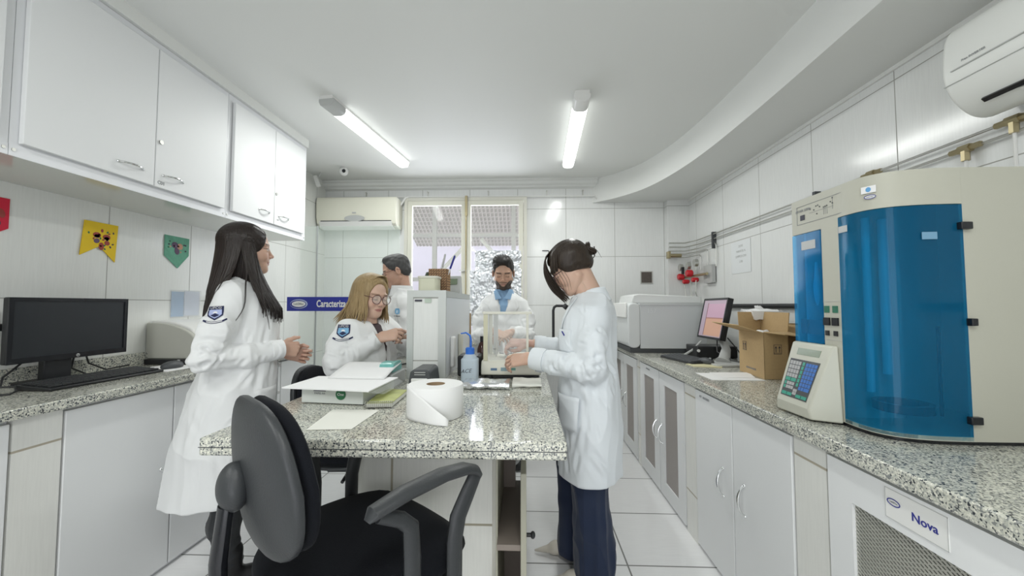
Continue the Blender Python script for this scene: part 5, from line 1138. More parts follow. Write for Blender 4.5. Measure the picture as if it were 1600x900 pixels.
def attr_mat(name, rough=.5, sss=0.0, bump=0.0, bscale=200):
    m, nt, b = _mat(name); a = nn(nt, 'ShaderNodeVertexColor'); a.layer_name = 'tone'; nt.links.new(a.outputs[0], b.inputs['Base Color']); b.inputs['Roughness'].default_value = rough
    b.inputs['Subsurface Weight'].default_value = sss; b.inputs['Subsurface Radius'].default_value = (.012, .005, .003); b.inputs['Subsurface Scale'].default_value = 1
    return m
M['skin'] = attr_mat('skin', .48, .12)
def cloth(name, c, scale=700, bump=.25, rough=.85): return plain(name, c, rough, bump=bump, bscale=scale, sheen=.15)
M['coat'] = cloth('white cotton lab coat', (.80, .81, .81)); M['coatB'] = cloth('pale white cotton lab coat', (.77, .81, .84)); M['stitch'] = plain('pale grey seam thread', (.55, .57, .58), .8)
M['jeansb'] = cloth('black denim', (.022, .024, .027)); M['jeans'] = cloth('dark blue denim', (.012, .022, .055), 500)
M['shirtdark'] = plain('dark patterned blouse', (.035, .015, .02), .6, bump=.1, bscale=30, var=.9); M['shirtblue'] = cloth('light blue shirt cloth', (.26, .42, .62)); M['shirtw'] = cloth('white shirt cloth', (.70, .72, .73))
M['leather'] = plain('black leather', (.015, .015, .016), .35); M['shoew'] = plain('off white leather shoe', (.62, .58, .50), .4)
def hairmat(name, c, c2, rough=.38):
    m, nt, b = _mat(name); tc = nn(nt, 'ShaderNodeTexCoord'); mp = nn(nt, 'ShaderNodeMapping'); mp.inputs['Scale'].default_value = (90, 90, 7); nt.links.new(tc.outputs['Object'], mp.inputs[0])
    nz = nn(nt, 'ShaderNodeTexNoise'); nz.inputs['Scale'].default_value = 1.5; nz.inputs['Detail'].default_value = 4; nt.links.new(mp.outputs[0], nz.inputs[0])
    mx = nn(nt, 'ShaderNodeMix', data_type='RGBA'); mx.inputs[6].default_value = (*c, 1); mx.inputs[7].default_value = (*c2, 1); nt.links.new(nz.outputs[0], mx.inputs[0]); nt.links.new(mx.outputs[2], b.inputs['Base Color'])
    bp = nn(nt, 'ShaderNodeBump'); bp.inputs['Strength'].default_value = .45; bp.inputs['Distance'].default_value = .003; nt.links.new(nz.outputs[0], bp.inputs['Height']); nt.links.new(bp.outputs[0], b.inputs['Normal'])
    b.inputs['Roughness'].default_value = rough; b.inputs['Specular IOR Level'].default_value = .35
    return m
M['hair_black'] = hairmat('long black brown hair', (.010, .008, .007), (.030, .020, .016)); M['hair_brown'] = hairmat('dark brown hair', (.014, .010, .008), (.05, .034, .022)); M['hair_blonde'] = hairmat('dark blonde hair', (.17, .11, .05), (.50, .37, .19), .5); M['hair_man'] = hairmat('short black hair', (.010, .009, .009), (.03, .026, .024), .5); M['hair_grey'] = hairmat('short greying hair', (.03, .03, .03), (.10, .10, .10), .6)
# ---- head ---------------------------------------------------------------
def headM(c, f, pitch=0.0, roll=0.0, s=1.0):
    """3x3 whose columns are forward, left, up; pitch positive looks down"""
    f = unit((f[0], f[1], 0)); l = np.array([-f[1], f[0], 0.]); u = V3(0, 0, 1); cp, sp = math.cos(pitch), math.sin(pitch)
    F = f * cp - u * sp; U = f * sp + u * cp; cr, sr = math.cos(roll), math.sin(roll); L2 = l * cr + U * sr; U2 = U * cr - l * sr
    return np.stack([F, L2, U2], 1), np.array(c, float), s
def H(hm, x, y, z): return hm[1] + hm[0] @ (np.array([x, y, z]) * hm[2])
def build_head(hm, skin, neck_to, h=.0026, sex='f', ears=True, brow=(.06, .04, .03), lip=(.50, .22, .19), beard=None, eyes_closed=True, nose=1.0, lash=True, neck=1.0):
    R, c, s = hm; nk = np.array(neck_to, float); lo = np.minimum(c - .15 * s, nk - .07); hi = np.maximum(c + .15 * s, nk + .07)
    S = SDF(lo, hi, h); E = lambda x, y, z, r, k=.012, sub=False, RR=None: S.ell(H(hm, x, y, z), np.array(r) * s, R if RR is None else R @ RR, k * s, sub)
    C = lambda a, b, ra, rb, k=.012, flat=None: S.cone(H(hm, *a), H(hm, *b), ra * s, rb * s, k * s, flat)
    j = 1.0 if sex == 'f' else 1.10
    S.cone(H(hm, -.028, 0, -.055), nk, .050 * s * j * neck, .056 * s * j * neck, .03); 
    E(-.012, 0, .034, (.094, .075, .081), .02); E(.026, 0, -.028, (.060, .059 * j, .074), .02)
    for q in (-1, 1):
        C((-.005, q * .052 * j, -.05), (.050, q * .022 * j, -.094), .017, .017, .022); E(.060, q * .034, -.030, (.022, .021, .024), .02)
    E(.066, 0, -.096, (.021, .022 * j, .018), .018); E(.072, 0, -.075, (.012, .03, .02), .02)
    E(.070, 0, .024, (.016, .052, .012 if sex == 'f' else .014), .014)
    for q in (-1, 1):
        E(.091, q * .031, .004, (.016, .018, .012), .010, True); E(.0705, q * .031, .001, (.0145, .0165, .0125), .004)
        E(.0735, q * .031, .0085, (.012, .0165, .0045), .004); E(.0735, q * .031, -.0075, (.011, .015, .003), .004)
    C((.078, 0, .014), (.0965 + (nose - 1) * .02, 0, -.024), .0065, .0080, .009)
    E(.0985 + (nose - 1) * .02, 0, -.0275, (.0105, .0100, .0090), .006)
    for q in (-1, 1): E(.0915, q * .0110, -.0325, (.0095, .0075, .0065), .005)
    E(.080, 0, -.047, (.011, .020, .014), .012)
    E(.0845, 0, -.0570, (.0080, .0230, .0048), .005); E(.0835, 0, -.0668, (.0080, .0185, .0055), .005)
    E(.098, 0, -.0618, (.010, .022, .0012), .002, True)
    if ears:
        for q in (-1, 1):
            a = q * .35; RR = np.array([[math.cos(a), -math.sin(a), 0], [math.sin(a), math.cos(a), 0], [0, 0, 1]]); E(-.010, q * .079, -.004, (.019, .007, .030), .006, False, RR); E(-.004, q * .0855, -.002, (.009, .004, .018), .004, True, RR)
    P, F = S.mesh(); P = relax(P, F, 1, .35)
    Q = ((P - c) @ R) / s; col = np.tile(np.array(skin, float), (len(P), 1)); x, y, z = Q.T
    def blend(w, cc, a=1.0): nonlocal col; w = np.clip(w, 0, 1)[:, None] * a; col = col * (1 - w) + np.array(cc) * w
    sm = lambda d, e: np.clip(.5 - d / e, 0, 1)
    flush = np.array(skin) * np.array([1.0, .80, .78])
    for q in (-1, 1): blend(np.exp(-(((y - q * .04) / .02) ** 2 + ((z + .03) / .018) ** 2)) * (x > .03), flush, .5)
    blend(np.exp(-((y / .014) ** 2 + ((z + .03) / .012) ** 2)) * (x > .085), flush, .45)
    front = x > .06
    le = np.sqrt((y / .0225) ** 2 + ((z + .0615) / (.0088 if sex == 'f' else .0072)) ** 2) - 1; blend(sm(le, .22) * front, lip, .85)
    blend(sm(np.abs(z + .0618 + .06 * y * y) / .0013 - 1, .8) * (np.abs(y) < .023) * front, np.array(lip) * .35, .8)
    for q in (-1, 1):
        yy = np.abs(y - q * .032); zz = z - (.0255 if sex == 'f' else .024) + .12 * (yy ** 2) / .03 * .3 - .012 * np.clip(q * y - .022, 0, .02) * 0
        blend(sm(np.abs(zz) / (.0030 if sex == 'f' else .0044) - 1, .8) * (yy < .0195) * front, brow, .85)
        if lash:
            zl = z + .0045 if eyes_closed else z - .0045
            blend(sm(np.abs(zl - .15 * yy ** 2 * 8 * (1 if eyes_closed else -1)) / .0016 - 1, 1.) * (yy < .0155) * front, (.02, .015, .012), .9)
        blend(np.exp(-((yy / .018) ** 2 + ((z - .012) / .006) ** 2)) * front, np.array(skin) * .72, .5)
        if not eyes_closed:
            ew = sm(np.sqrt((yy / .0135) ** 2 + ((z + .0005) / .0052) ** 2) - 1, .25) * front; blend(ew, (.62, .58, .55), .9)
            blend(sm(np.sqrt((yy / .0058) ** 2 + ((z + .0005) / .0055) ** 2) - 1, .3) * front, (.03, .018, .012), .95)
        blend(np.exp(-(((y - q * .008) / .003) ** 2 + ((z + .0385) / .002) ** 2)) * (x > .09), np.array(skin) * .25, .8)
    if beard is not None:
        nb = vnoise(Q * 300) * .12
        jaw = np.clip((-.030 - z - 1.2 * np.clip(.055 - x, 0, 1) * .4 + nb * .02) / .012, 0, 1) * (z > -.125) * (x > -.01 + nb * .02); 
        side = np.clip((np.abs(y) - .033 + (-.045 - z) * .9) / .008, 0, 1); mou = np.clip(1 - np.abs((z + .048) / .006), 0, 1) * (np.abs(y) < .028) * front
        chin = np.clip((-.074 - z) / .006, 0, 1); w = np.maximum(jaw * np.maximum(side, chin), mou); w = w * (1 - sm(le, .3) * front); blend(w, beard, .93)
    return P, F, col
def hand(hm, side, curls, thumb, h=.0021, s=.95, skin=(.6, .4, .3), nails=None, spread=1.0, wrist=None):
    """hm columns: finger direction, thumb side, back of hand; thumb: three local points after its base"""
    R, c, _ = hm; G = lambda x, y, z: c + R @ (np.array([x, y, z]) * s)
    lo, hi = c - .20 * s, c + .20 * s; S = SDF(lo, hi, h)
    ys = [.031, .0105, -.0105, -.030]; ln = [.074, .082, .076, .060]; mx = [.088, .091, .087, .080]; tips = []
    for i in range(4):
        S.cone(G(.008, ys[i] * .6, 0), G(mx[i], ys[i], .001), .0125 * s, .0098 * s, .007)
    S.cone(G(.03, 0, -.004), G(.07, 0, -.003), .024 * s, .026 * s, .012, flat=(R[:, 2], .5))
    wr = G(-.05, 0, 0) if wrist is None else np.array(wrist); S.cone(wr, G(.012, 0, 0), .0235 * s, .026 * s, .015, flat=(R[:, 2], .75))
    for i in range(4):
        p = np.array([mx[i], ys[i], .001]); a = 0; d = np.array([1.0, (ys[i] / .12) * .35 * spread, 0]); d[:2] /= np.linalg.norm(d[:2]); rad = [.0086, .0078, .0071, .0061]
        if i == 3: rad = [r * .88 for r in rad]
        for k in range(3):
            a += math.radians(curls[i][k]); q = p + ln[i] * (.45, .30, .25)[k] * np.array([d[0] * math.cos(a), d[1] * math.cos(a), -math.sin(a)])
            S.cone(G(*p), G(*q), rad[k] * s, rad[k + 1] * s, .0025 if k else .004); p = q
        tips.append(p)
    tb = np.array([.018, .022, -.006]); S.cone(G(.01, .01, -.003), G(*tb), .017 * s, .016 * s, .01)
    r3 = [.015, .0115, .0098, .0082]; p = tb
    for k, q in enumerate(thumb): S.cone(G(*p), G(*q), r3[k] * s, r3[k + 1] * s, .006); p = q
    P, F = S.mesh(); P = relax(P, F, 1, .3); Q = ((P - c) @ R) / s; col = np.tile(np.array(skin, float), (len(P), 1)); 
    w = np.clip(vnoise(Q * 60) * .5 + .3, 0, 1)[:, None] * .25; col = col * (1 - w) + col * np.array([1, .8, .76]) * w
    for t in tips + [np.array(thumb[-1])]:
        d = np.linalg.norm(Q - t, axis=1); w = np.clip(1.6 - d / .008, 0, 1)[:, None] * (.75 if nails is not None else .3); col = col * (1 - w) + np.array(nails if nails is not None else np.array(skin) * [1.05, .8, .78]) * w
    return P, F, col
def frame(x, z):
    """columns: finger direction x, y = z cross x, back of hand z"""
    x = unit(x); z = np.array(z, float); z = unit(z - x * (z @ x)); return np.stack([x, np.cross(z, x), z], 1)
def merge(parts):
    P = []; F = []; C = []; n = 0
    for p, f, c in parts: P.append(p); F.append(f + n); C.append(c); n += len(p)
    return np.concatenate(P), np.concatenate(F), np.concatenate(C)
def folds(P, F, fn):
    N = normals(P, F); return P + N * fn(P, N)[:, None]
def fabric(P, F, seed, amp=.004, sc=(11, 11, 5), creases=()):
    def fn(Q, N):
        a = vnoise(Q * np.array(sc) + seed); b = vnoise(Q * np.array(sc) * 2.3 + seed * 2); c_ = vnoise(Q * np.array(sc) * np.array([1.6, 1.6, .8]) + 5 * seed); r = amp * 2.6 * (.45 - 1.5 * np.abs(a) ** .7) + amp * .8 * b + amp * 1.8 * (.35 - np.abs(c_) ** .8)
        for (c0, d0, rad, freq, am) in creases:   # radiating creases at elbows and waist
            d = Q - np.array(c0); w = np.exp(-(np.linalg.norm(d, axis=1) / rad) ** 2); r = r + am * w * np.sin(freq * (d @ unit(d0)) + 2.5 * vnoise(Q * 9 + seed))
        return r
    return folds(P, F, fn)
def strands(paths, r0, mb=None, n=5, tip=.25):
    mb = mb or MB()
    for p in paths:
        m = len(p); mb.tube(p, [r0 * (1 - (1 - tip) * (i / (m - 1)) ** 2.5) * min(1, .35 + i * .25) for i in range(m)], n, cap=False)
    return mb
def scalp(hm, start, az, zl, cen=(-.018, 0, .036), rad=(.104, .09, .09), n=7, lift=0.0):
    """points running over the skull ellipsoid from a parting point (x, y) to azimuth az at local height zl"""
    cen, rad = np.array(cen), np.array(rad); a = np.array([start[0] - cen[0], start[1], 0]); a[2] = rad[2] * math.sqrt(max(.02, 1 - (a[0] / rad[0]) ** 2 - (a[1] / rad[1]) ** 2)); a = a / rad
    k = math.sqrt(max(.05, 1 - ((zl - cen[2]) / rad[2]) ** 2)); b = np.array([math.cos(az) * k, math.sin(az) * k, (zl - cen[2]) / rad[2]]); out = []
    for i in range(n):
        t = i / (n - 1); q = a * (1 - t) + b * t; q = q / np.linalg.norm(q); out.append(H(hm, *(cen + q * rad * (1 + lift * math.sin(PI * t)))))
    return out
def tufts(P, F, keep, length, dirf, r, count, seed, mat, parent, name='hair_tufts'):
    N = normals(P, F); rs_ = random.Random(seed); ids = [i for i in range(len(P)) if keep(P[i])]; pp = []
    for _ in range(count):
        i = rs_.choice(ids); n = N[i]; d = unit(dirf(P[i]) + n * .12 + V3(rs_.uniform(-.35, .35), rs_.uniform(-.35, .35), rs_.uniform(-.35, .35))); L = length * rs_.uniform(.6, 1.2); b = P[i] - n * .004
        pp.append([Vector(b), Vector(b + (n * .25 + d * .75) * L * .5), Vector(b + d * L + n * .002)])
    return obj(name, strands(pp, r, n=4), mat, parent, angle=180)
def glasses(hm, mat, parent, rx=.0245, rz=.0195, rim=.0016, temples=True, lens=True, ear=-.02):
    g = bpy.data.objects.new('glasses', None)
    mb = MB(); pts = lambda q: [Vector(H(hm, .098 - .35 * (math.cos(a) * rx * q) ** 2 * 8 * 0 - .004 * abs(math.cos(a)) , q * .0335 + rx * math.cos(a), .0 + rz * math.sin(a) * (1.05 if math.sin(a) < 0 else .92))) for a in [2 * PI * i / 28 for i in range(29)]]
    for q in (-1, 1): mb.tube(pts(q), rim * hm[2], 6, cap=False)
    mb.tube([Vector(H(hm, .099, -.010, .004)), Vector(H(hm, .103, 0, .007)), Vector(H(hm, .099, .010, .004))], rim, 6)
    if temples:
        for q in (-1, 1): mb.tube([Vector(H(hm, .094, q * (.0335 + rx), .008)), Vector(H(hm, .085, q * .068, .009)), Vector(H(hm, .045, q * .077, .009))] + ([Vector(H(hm, .03, q * .078, .009)), Vector(H(hm, -.02, q * .084, .006)), Vector(H(hm, -.032, q * .083, -.012))] if ear < 0 else []), rim, 6)
    o = obj('glasses', mb, mat, parent)
    if lens:
        lm = MB()
        for q in (-1, 1): lm.slab(pts(q)[:-1], .0006)
        obj('lens', lm, 'clear', o)
    return o
def decal(name, pts, c, right, up, bvh, off, mat, parent):
    """badge polygons pressed onto a garment (2-D outlines, filled in rings so they follow the cloth)"""
    r, u = Vector(right).normalized(), Vector(up).normalized(); n = r.cross(u); mb = MB()
    def put(x, y):
        p = Vector(c) + r * x + u * y; hit = bvh.ray_cast(p + n * .10, -n, .25)
        return (hit[0] if hit[0] else p) + n * off
    for outline in pts:
        o2 = []
        for i in range(len(outline)):
            a, b = outline[i], outline[(i + 1) % len(outline)]; o2 += [(a[0] + (b[0] - a[0]) * t, a[1] + (b[1] - a[1]) * t) for t in (0, .33, .67)]
        m = len(o2); cx, cy = sum(p[0] for p in o2) / m, sum(p[1] for p in o2) / m; K = 6
        v = [put(cx, cy)] + [put(cx + (x - cx) * k / K, cy + (y - cy) * k / K) for k in range(1, K + 1) for x, y in o2]
        f = [(0, 1 + i, 1 + (i + 1) % m) for i in range(m)] + [(1 + (k - 1) * m + i, 1 + k * m + i, 1 + k * m + (i + 1) % m, 1 + (k - 1) * m + (i + 1) % m) for k in range(1, K) for i in range(m)]
        mb.add(v, f)
    return obj(name, mb, mat, parent)
def band(name, top, bot, c, right, up, bvh, off, mat, parent):
    r, u = Vector(right).normalized(), Vector(up).normalized(); n = r.cross(u)
    def put(x, y):
        p = Vector(c) + r * x + u * y; hit = bvh.ray_cast(p + n * .10, -n, .25)
        return tuple((hit[0] if hit[0] else p) + n * off)
    L = lambda P, t: tuple(np.interp(t * (len(P) - 1), range(len(P)), [q[i] for q in P]) for i in (0, 1))
    def fn(a, b): p, q = L(bot, a), L(top, a); return put(p[0] + (q[0] - p[0]) * b, p[1] + (q[1] - p[1]) * b)
    return obj(name, MB().sheet(fn, 24, 3), mat, parent)
def emblem(c, right, up, bvh, parent, w, col_in, cloth_obj):
    """shield shaped university emblem with the letters UFCG and a ribbon below"""
    r, u = Vector(right).normalized(), Vector(up).normalized()
    sh = [(-.5, .5), (0, .5), (.5, .5), (.52, .1), (.5, -.2), (.3, -.36), (0, -.56), (-.3, -.36), (-.5, -.2), (-.52, .1)]
    k = lambda s_, pts: [(x * s_ * w, y * s_ * w) for x, y in pts]
    b = decal('emblem', [k(1, sh)], c, r, u, bvh, .0025, 'navy', cloth_obj)
    inn = [(-.40, .24), (0, .24), (.40, .24), (.42, -.12), (.24, -.28), (0, -.42), (-.24, -.28), (-.42, -.12)]
    decal('emblem_field', [k(1, inn)], c, r, u, bvh, .0035, col_in, b)
    decal('emblem_sun', [k(1, [(.16 * math.cos(a), -.02 + .13 * math.sin(a)) for a in [PI * i / 8 for i in range(9)]])], c, r, u, bvh, .0043, 'paper', b)
    decal('emblem_mountain', [k(1, [(-.28, -.18), (0, -.03), (.28, -.18), (0, -.33)])], c, r, u, bvh, .005, 'navy', b)
    band('emblem_ribbon', k(1, [(-.72, -.46), (-.5, -.55), (-.2, -.64), (.1, -.64), (.5, -.56), (.74, -.44)]), k(1, [(-.76, -.58), (-.5, -.69), (-.2, -.78), (.1, -.78), (.5, -.70), (.78, -.56)]), c, r, u, bvh, .0025, 'navy', b)
    band('emblem_ribbon', k(1, [(-.48, -.59), (-.2, -.68), (.1, -.68), (.48, -.60)]), k(1, [(-.48, -.64), (-.2, -.735), (.1, -.735), (.48, -.65)]), c, r, u, bvh, .0035, 'paper', b)
    n = r.cross(u); hit = bvh.ray_cast(Vector(c) + u * w * .37 + n * .08, -n, .2)
    t_ = txt('emblem_lettering', 'UFCG', w * .25, Vector(c) + u * w * .37, r, u, 'paper', b, bold=.02, sx=1.15); I = inv_of(b); J = I.inverted()
    for v in t_.data.vertices:
        p = J @ v.co; q = bvh.ray_cast(p + n * .10, -n, .25)
        if q[0]: v.co = I @ (q[0] + n * .0042)
    return b
M['navy'] = plain('navy embroidery', (.02, .025, .08), .7); M['emb_b'] = plain('pale blue embroidery', (.42, .48, .74), .7); M['emb_l'] = plain('sky blue embroidery', (.22, .45, .68), .7)
def bvh_of(P, F): return BVHTree.FromPolygons([tuple(p) for p in P], [tuple(int(i) for i in f) for f in F])
def surf(sec, f, v, z, off):
    """point on the front of a loft at sideways v and height z, pushed out by off"""
    sec = sorted(sec); zs = [q[0] for q in sec]; g = lambda j: float(np.interp(z, zs, [q[j] for q in sec])); f = unit((f[0], f[1], 0)); l = V3(-f[1], f[0], 0)
    rf, rs = g(3), g(4); u = rf * math.sqrt(max(0, 1 - (v / rs) ** 2)); nx, ny = u / rf ** 2, v / rs ** 2; n = unit((nx, ny, 0)) if (nx or ny) else V3(1, 0, 0)
    return Vector(V3(g(1), g(2), z) + f * (u + n[0] * off) + l * (v + n[1] * off))
def lapel(name, sec, f, top, bot, tip, inner_top, off, mat, parent, th=.0022, bvh=None):
    """lapel pressed onto the coat front: corner points in (sideways, height)"""
    a, b, c, d = inner_top, top, tip, bot; F_ = Vector(unit((f[0], f[1], 0))); L_ = Vector((-F_.y, F_.x, 0)); zs = sorted(sec)
    def put(v, z, o):
        p = surf(sec, f, v, z, 0)
        if bvh is None: return tuple(surf(sec, f, v, z, o))
        h = bvh.ray_cast(p + F_ * .10, -F_, .115)
        q = h[0] if h[0] else p - F_ * .012
        n = h[1] if h[0] else F_
        return tuple(q + (n if n.dot(F_) > 0 else F_) * o)
    def fn(u, w):
        p0 = (a[0] + (d[0] - a[0]) * w, a[1] + (d[1] - a[1]) * w)
        if w < .45: q = w / .45; p1 = (b[0] + (c[0] - b[0]) * q, b[1] + (c[1] - b[1]) * q)
        else: q = (w - .45) / .55; p1 = (c[0] + (d[0] - c[0]) * q, c[1] + (d[1] - c[1]) * q)
        return put(p0[0] + (p1[0] - p0[0]) * u, p0[1] + (p1[1] - p0[1]) * u, off + .003 * math.sin(PI * min(1, u)) * (1 - w))
    return obj(name, MB().sheet(fn, 8, 16), mat, parent, thick=th)
def limbs(S, pts, rs, k=.02): S.chain(pts, rs, k)

def inset(s, nb): return s + (np.array([nb[0], nb[1], s[2]]) - s) * .28 + V3(0, 0, -.02)

def arc(hm, d1, d2, cen=(-.020, 0, .040), rad=(.1035, .0875, .0905), n=8):
    """points over the skull ellipsoid between two directions"""
    d1, d2 = unit(d1), unit(d2); out = []
    for i in range(n):
        t = i / (n - 1); q = unit(d1 * (1 - t) + d2 * t); out.append(H(hm, *(np.array(cen) + q * np.array(rad))))
    return out
def crease(P, F, lines, k=1.0):
    """press sharp cloth creases along 3-D polylines: (points, depth, width)"""
    N = normals(P, F); D = np.zeros(len(P))
    for pts, dep, w in lines:
        pts = [np.array(p, float) for p in pts]; lo = np.min(pts, 0) - 5 * w; hi = np.max(pts, 0) + 5 * w; m = ((P > lo) & (P < hi)).all(1); Q = P[m]; best = np.full(len(Q), 9.); L = sum(np.linalg.norm(pts[i + 1] - pts[i]) for i in range(len(pts) - 1)); acc = 0; T = np.zeros(len(Q))
        for i in range(len(pts) - 1):
            ab = pts[i + 1] - pts[i]; l_ = np.linalg.norm(ab) + 1e-9; t = np.clip((Q - pts[i]) @ ab / l_ ** 2, 0, 1); dd = np.linalg.norm(Q - pts[i] - t[:, None] * ab, axis=1); s_ = dd < best; best[s_] = dd[s_]; T[s_] = (acc + t[s_] * l_) / L; acc += l_
        D[m] += k * dep * np.sin(np.pi * np.clip(T, 0, 1)) ** .7 * (-np.exp(-(best / w) ** 2) * 1.2 + .75 * np.exp(-((best - 2.1 * w) / w) ** 2))
    return P + N * D[:, None]
def sleeve_lines(s, e, w, r, seed, cam_=(0, 0, 1.22)):
    """random creases across a sleeve on the side that can be seen"""
    rn = random.Random(seed); out = []; s, e, w = map(np.array, (s, e, w))
    def around(c, ax, a0, a1, rad, slope):
        ax = unit(ax); v = unit(np.array(cam_) - c); v = unit(v - ax * (v @ ax)); b_ = np.cross(ax, v); return [c + (v * math.cos(q) + b_ * math.sin(q)) * rad + ax * slope * (q - a0) for q in np.linspace(a0, a1, 7)]
    for k in range(9):
        t = rn.uniform(.25, .98); c_ = s + (e - s) * t; a0 = rn.uniform(-1.3, .4); out.append((around(c_, e - s, a0, a0 + rn.uniform(.6, 1.5), r * 1.0, rn.uniform(-.03, .03)), rn.uniform(.002, .0052), rn.uniform(.006, .010)))
    for k in range(8):
        t = rn.uniform(.03, .8) ** 1.3; c_ = e + (w - e) * t; a0 = rn.uniform(-1.3, .4); out.append((around(c_, w - e, a0, a0 + rn.uniform(.6, 1.4), r * .85, rn.uniform(-.04, .04)), rn.uniform(.002, .005), rn.uniform(.006, .009)))
    for k in range(5):   # fan at the bend of the elbow
        m = unit(unit(s - e) + unit(w - e)); v = unit(np.array(cam_) - e); p0 = e + m * r * .6 + v * r * .75; q = unit(unit(s - e) * (k - 2) * .5 - m * .9 + v * .1); out.append(([p0, p0 + q * .03, p0 + q * .07 + v * .004], .0062, .008))
    return out
def body_lines(sec, f, n, seed, side, z0, z1):
    """slanting creases on the visible side of a coat body"""
    rn = random.Random(seed); out = []; f = unit((f[0], f[1], 0)); l = V3(-f[1], f[0], 0); zs = sorted(sec)
    g = lambda z, j: float(np.interp(z, [q[0] for q in zs], [q[j] for q in zs]))
    for k in range(n):
        z = rn.uniform(z0, z1); ph = rn.uniform(.5, 2.4) * side; L = rn.uniform(.08, .22); sl = rn.uniform(-1, 1); pts = []
        for t in np.linspace(-.5, .5, 6):
            zz = z + L * t * (.95 if abs(sl) < .6 else .5); p_ = ph + sl * L * t * 3.0; pts.append(V3(g(zz, 1), g(zz, 2), zz) + f * g(zz, 3) * math.cos(p_) + l * g(zz, 4) * math.sin(p_))
        out.append((pts, rn.uniform(.002, .0045), rn.uniform(.007, .012)))
    return out
# ---------------------------------------------------------------- woman with long black hair (left)
def person_A():
    f = unit((.80, .60, 0)); l = V3(-f[1], f[0], 0)
    root = thing('person', 'woman with long straight black hair and white lab coat standing in profile', 'person', (-1.33, 1.74, 0))
    skin = (.56, .36, .27)
    hc = V3(-1.308, 1.748, 1.484); hm = headM(hc, f, .03, 0, .98)
    nb = V3(-1.340, 1.735, 1.335)
    parts = [build_head(hm, skin, nb, nose=1.05, eyes_closed=False, ears=False, brow=(.03, .02, .018), lip=(.42, .17, .16))]
    sR, eR, wR = V3(-1.258, 1.590, 1.268), V3(-1.300, 1.520, 1.000), V3(-1.150, 1.752, 1.016)
    sL, eL, wL = V3(-1.415, 1.865, 1.285), V3(-1.38, 1.92, 1.02), V3(-1.188, 1.856, .988)
    # hands
    hR = (frame((.58, .80, -.12), (.80, -.58, .1)), V3(-1.152, 1.757, 1.018), 1)
    parts.append(hand(hR, 1, [(70, 78, 45), (74, 80, 45), (76, 82, 46), (78, 82, 46)], [(.045, .045, -.004), (.070, .058, .002), (.092, .062, .002)], skin=skin, s=.92, wrist=wR - (wR - eR) / 4))
    hL = (frame((.88, .42, -.20), (-.42, .88, .05)), V3(-1.174, 1.858, .985), 1)
    mL = hL[0].copy(); mL[:, 1] *= -1   # left hand: mirrored thumb side
    Pm = hand((mL, hL[1], 1), -1, [(48, 88, 50), (52, 90, 50), (56, 92, 50), (58, 92, 50)], [(.045, .045, -.010), (.068, .055, -.014), (.090, .052, -.018)], skin=(.50, .31, .23), s=.92, wrist=wL)
    parts.append((Pm[0], Pm[1][:, ::-1] if np.linalg.det(mL) < 0 and False else Pm[1], Pm[2]))
    S = SDF((-1.65, 1.35, 0), (-1.0, 2.15, 1.45), .006)
    c = V3(-1.345, 1.735, 0)
    S.loft([(.84, -1.345, 1.74, .10, .15), (1.0, -1.33, 1.74, .085, .125), (1.2, -1.33, 1.74, .10, .14), (1.33, -1.345, 1.735, .06, .10)], f)
    hipR, hipL = V3(-1.30, 1.66, .86), V3(-1.39, 1.81, .86); kR, kL = V3(-1.300, 1.665, .47), V3(-1.26, 1.85, .47); aR, aL = V3(-1.285, 1.67, .09), V3(-1.19, 1.85, .09)
    for hp, kn, an in ((hipR, kR, aR), (hipL, kL, aL)):
        S.chain([hp, kn, an], [.055, .045, .032]); S.cone(an + V3(0, 0, -.03), an + f * .11 + V3(0, 0, -.055), .022, .016, .01)
    S.chain([inset(sR, nb), eR, wR], [.030, .030, .024]); S.chain([inset(sL, nb), eL, wL], [.030, .030, .024]); S.cone(nb - V3(0, 0, .03), hc + V3(-.02, -.015, -.07), .05, .046, .02)
    P, F = S.mesh(); parts.append((P, F, np.tile(np.array(skin), (len(P), 1)))); P, F, C = merge(parts)
    npobj('body', P, F, 'skin', root, C)
    # blouse
    S = SDF((-1.55, 1.5, .9), (-1.1, 2.0, 1.40), .005)
    sec = [(.95, -1.33, 1.74, .115, .14), (1.15, -1.322, 1.744, .118, .138), (1.24, -1.325, 1.742, .098, .120), (1.325, -1.335, 1.738, .066, .095), (1.35, -1.335, 1.738, .06, .09)]
    S.loft(sec, f); P, F = S.mesh(); z = P[:, 2]; st = np.sign(np.sin((z * .9 + P[:, 0] * .1) * 2 * PI / .028)); col = np.where(st[:, None] > 0, np.array([[.62, .62, .62]]), np.array([[.015, .015, .018]]))
    npobj('blouse', P, F, attr_mat('striped black and white blouse', .8), root, col)
    # coat
    S = SDF((-1.70, 1.30, .34), (-1.0, 2.2, 1.40), .0045)
    sec = [(.375, -1.385, 1.72, .205, .20), (.60, -1.37, 1.725, .185, .195), (.80, -1.345, 1.735, .165, .185), (.98, -1.325, 1.745, .145, .16), (1.10, -1.312, 1.752, .138, .158), (1.20, -1.312, 1.752, .136, .160), (1.28, -1.328, 1.744, .108, .150), (1.325, -1.342, 1.736, .080, .125), (1.345, -1.347, 1.735, .062, .095)]
    S.loft(sec, f, 0)
    S.chain([sR + V3(-.02, .03, -.004), sR * .45 + eR * .55, eR], [.058, .062, .058], .03); S.chain([eR, eR * .5 + wR * .5 + V3(.006, -.010, -.004), wR + unit(wR - eR) * .010], [.055, .050, .040], .003)
    S.chain([sL + V3(0, -.04, -.01), eL], [.052, .054], .035); S.chain([eL, wL], [.056, .042], .012)
    S.cut(wR + unit(wR - eR) * .010, wR - eR); S.cut(wL, wL - eL)
    fc = lambda z, u, v: V3(np.interp(z, [q[0] for q in sec], [q[1] for q in sec]), np.interp(z, [q[0] for q in sec], [q[2] for q in sec]), z) + f * u + l * v
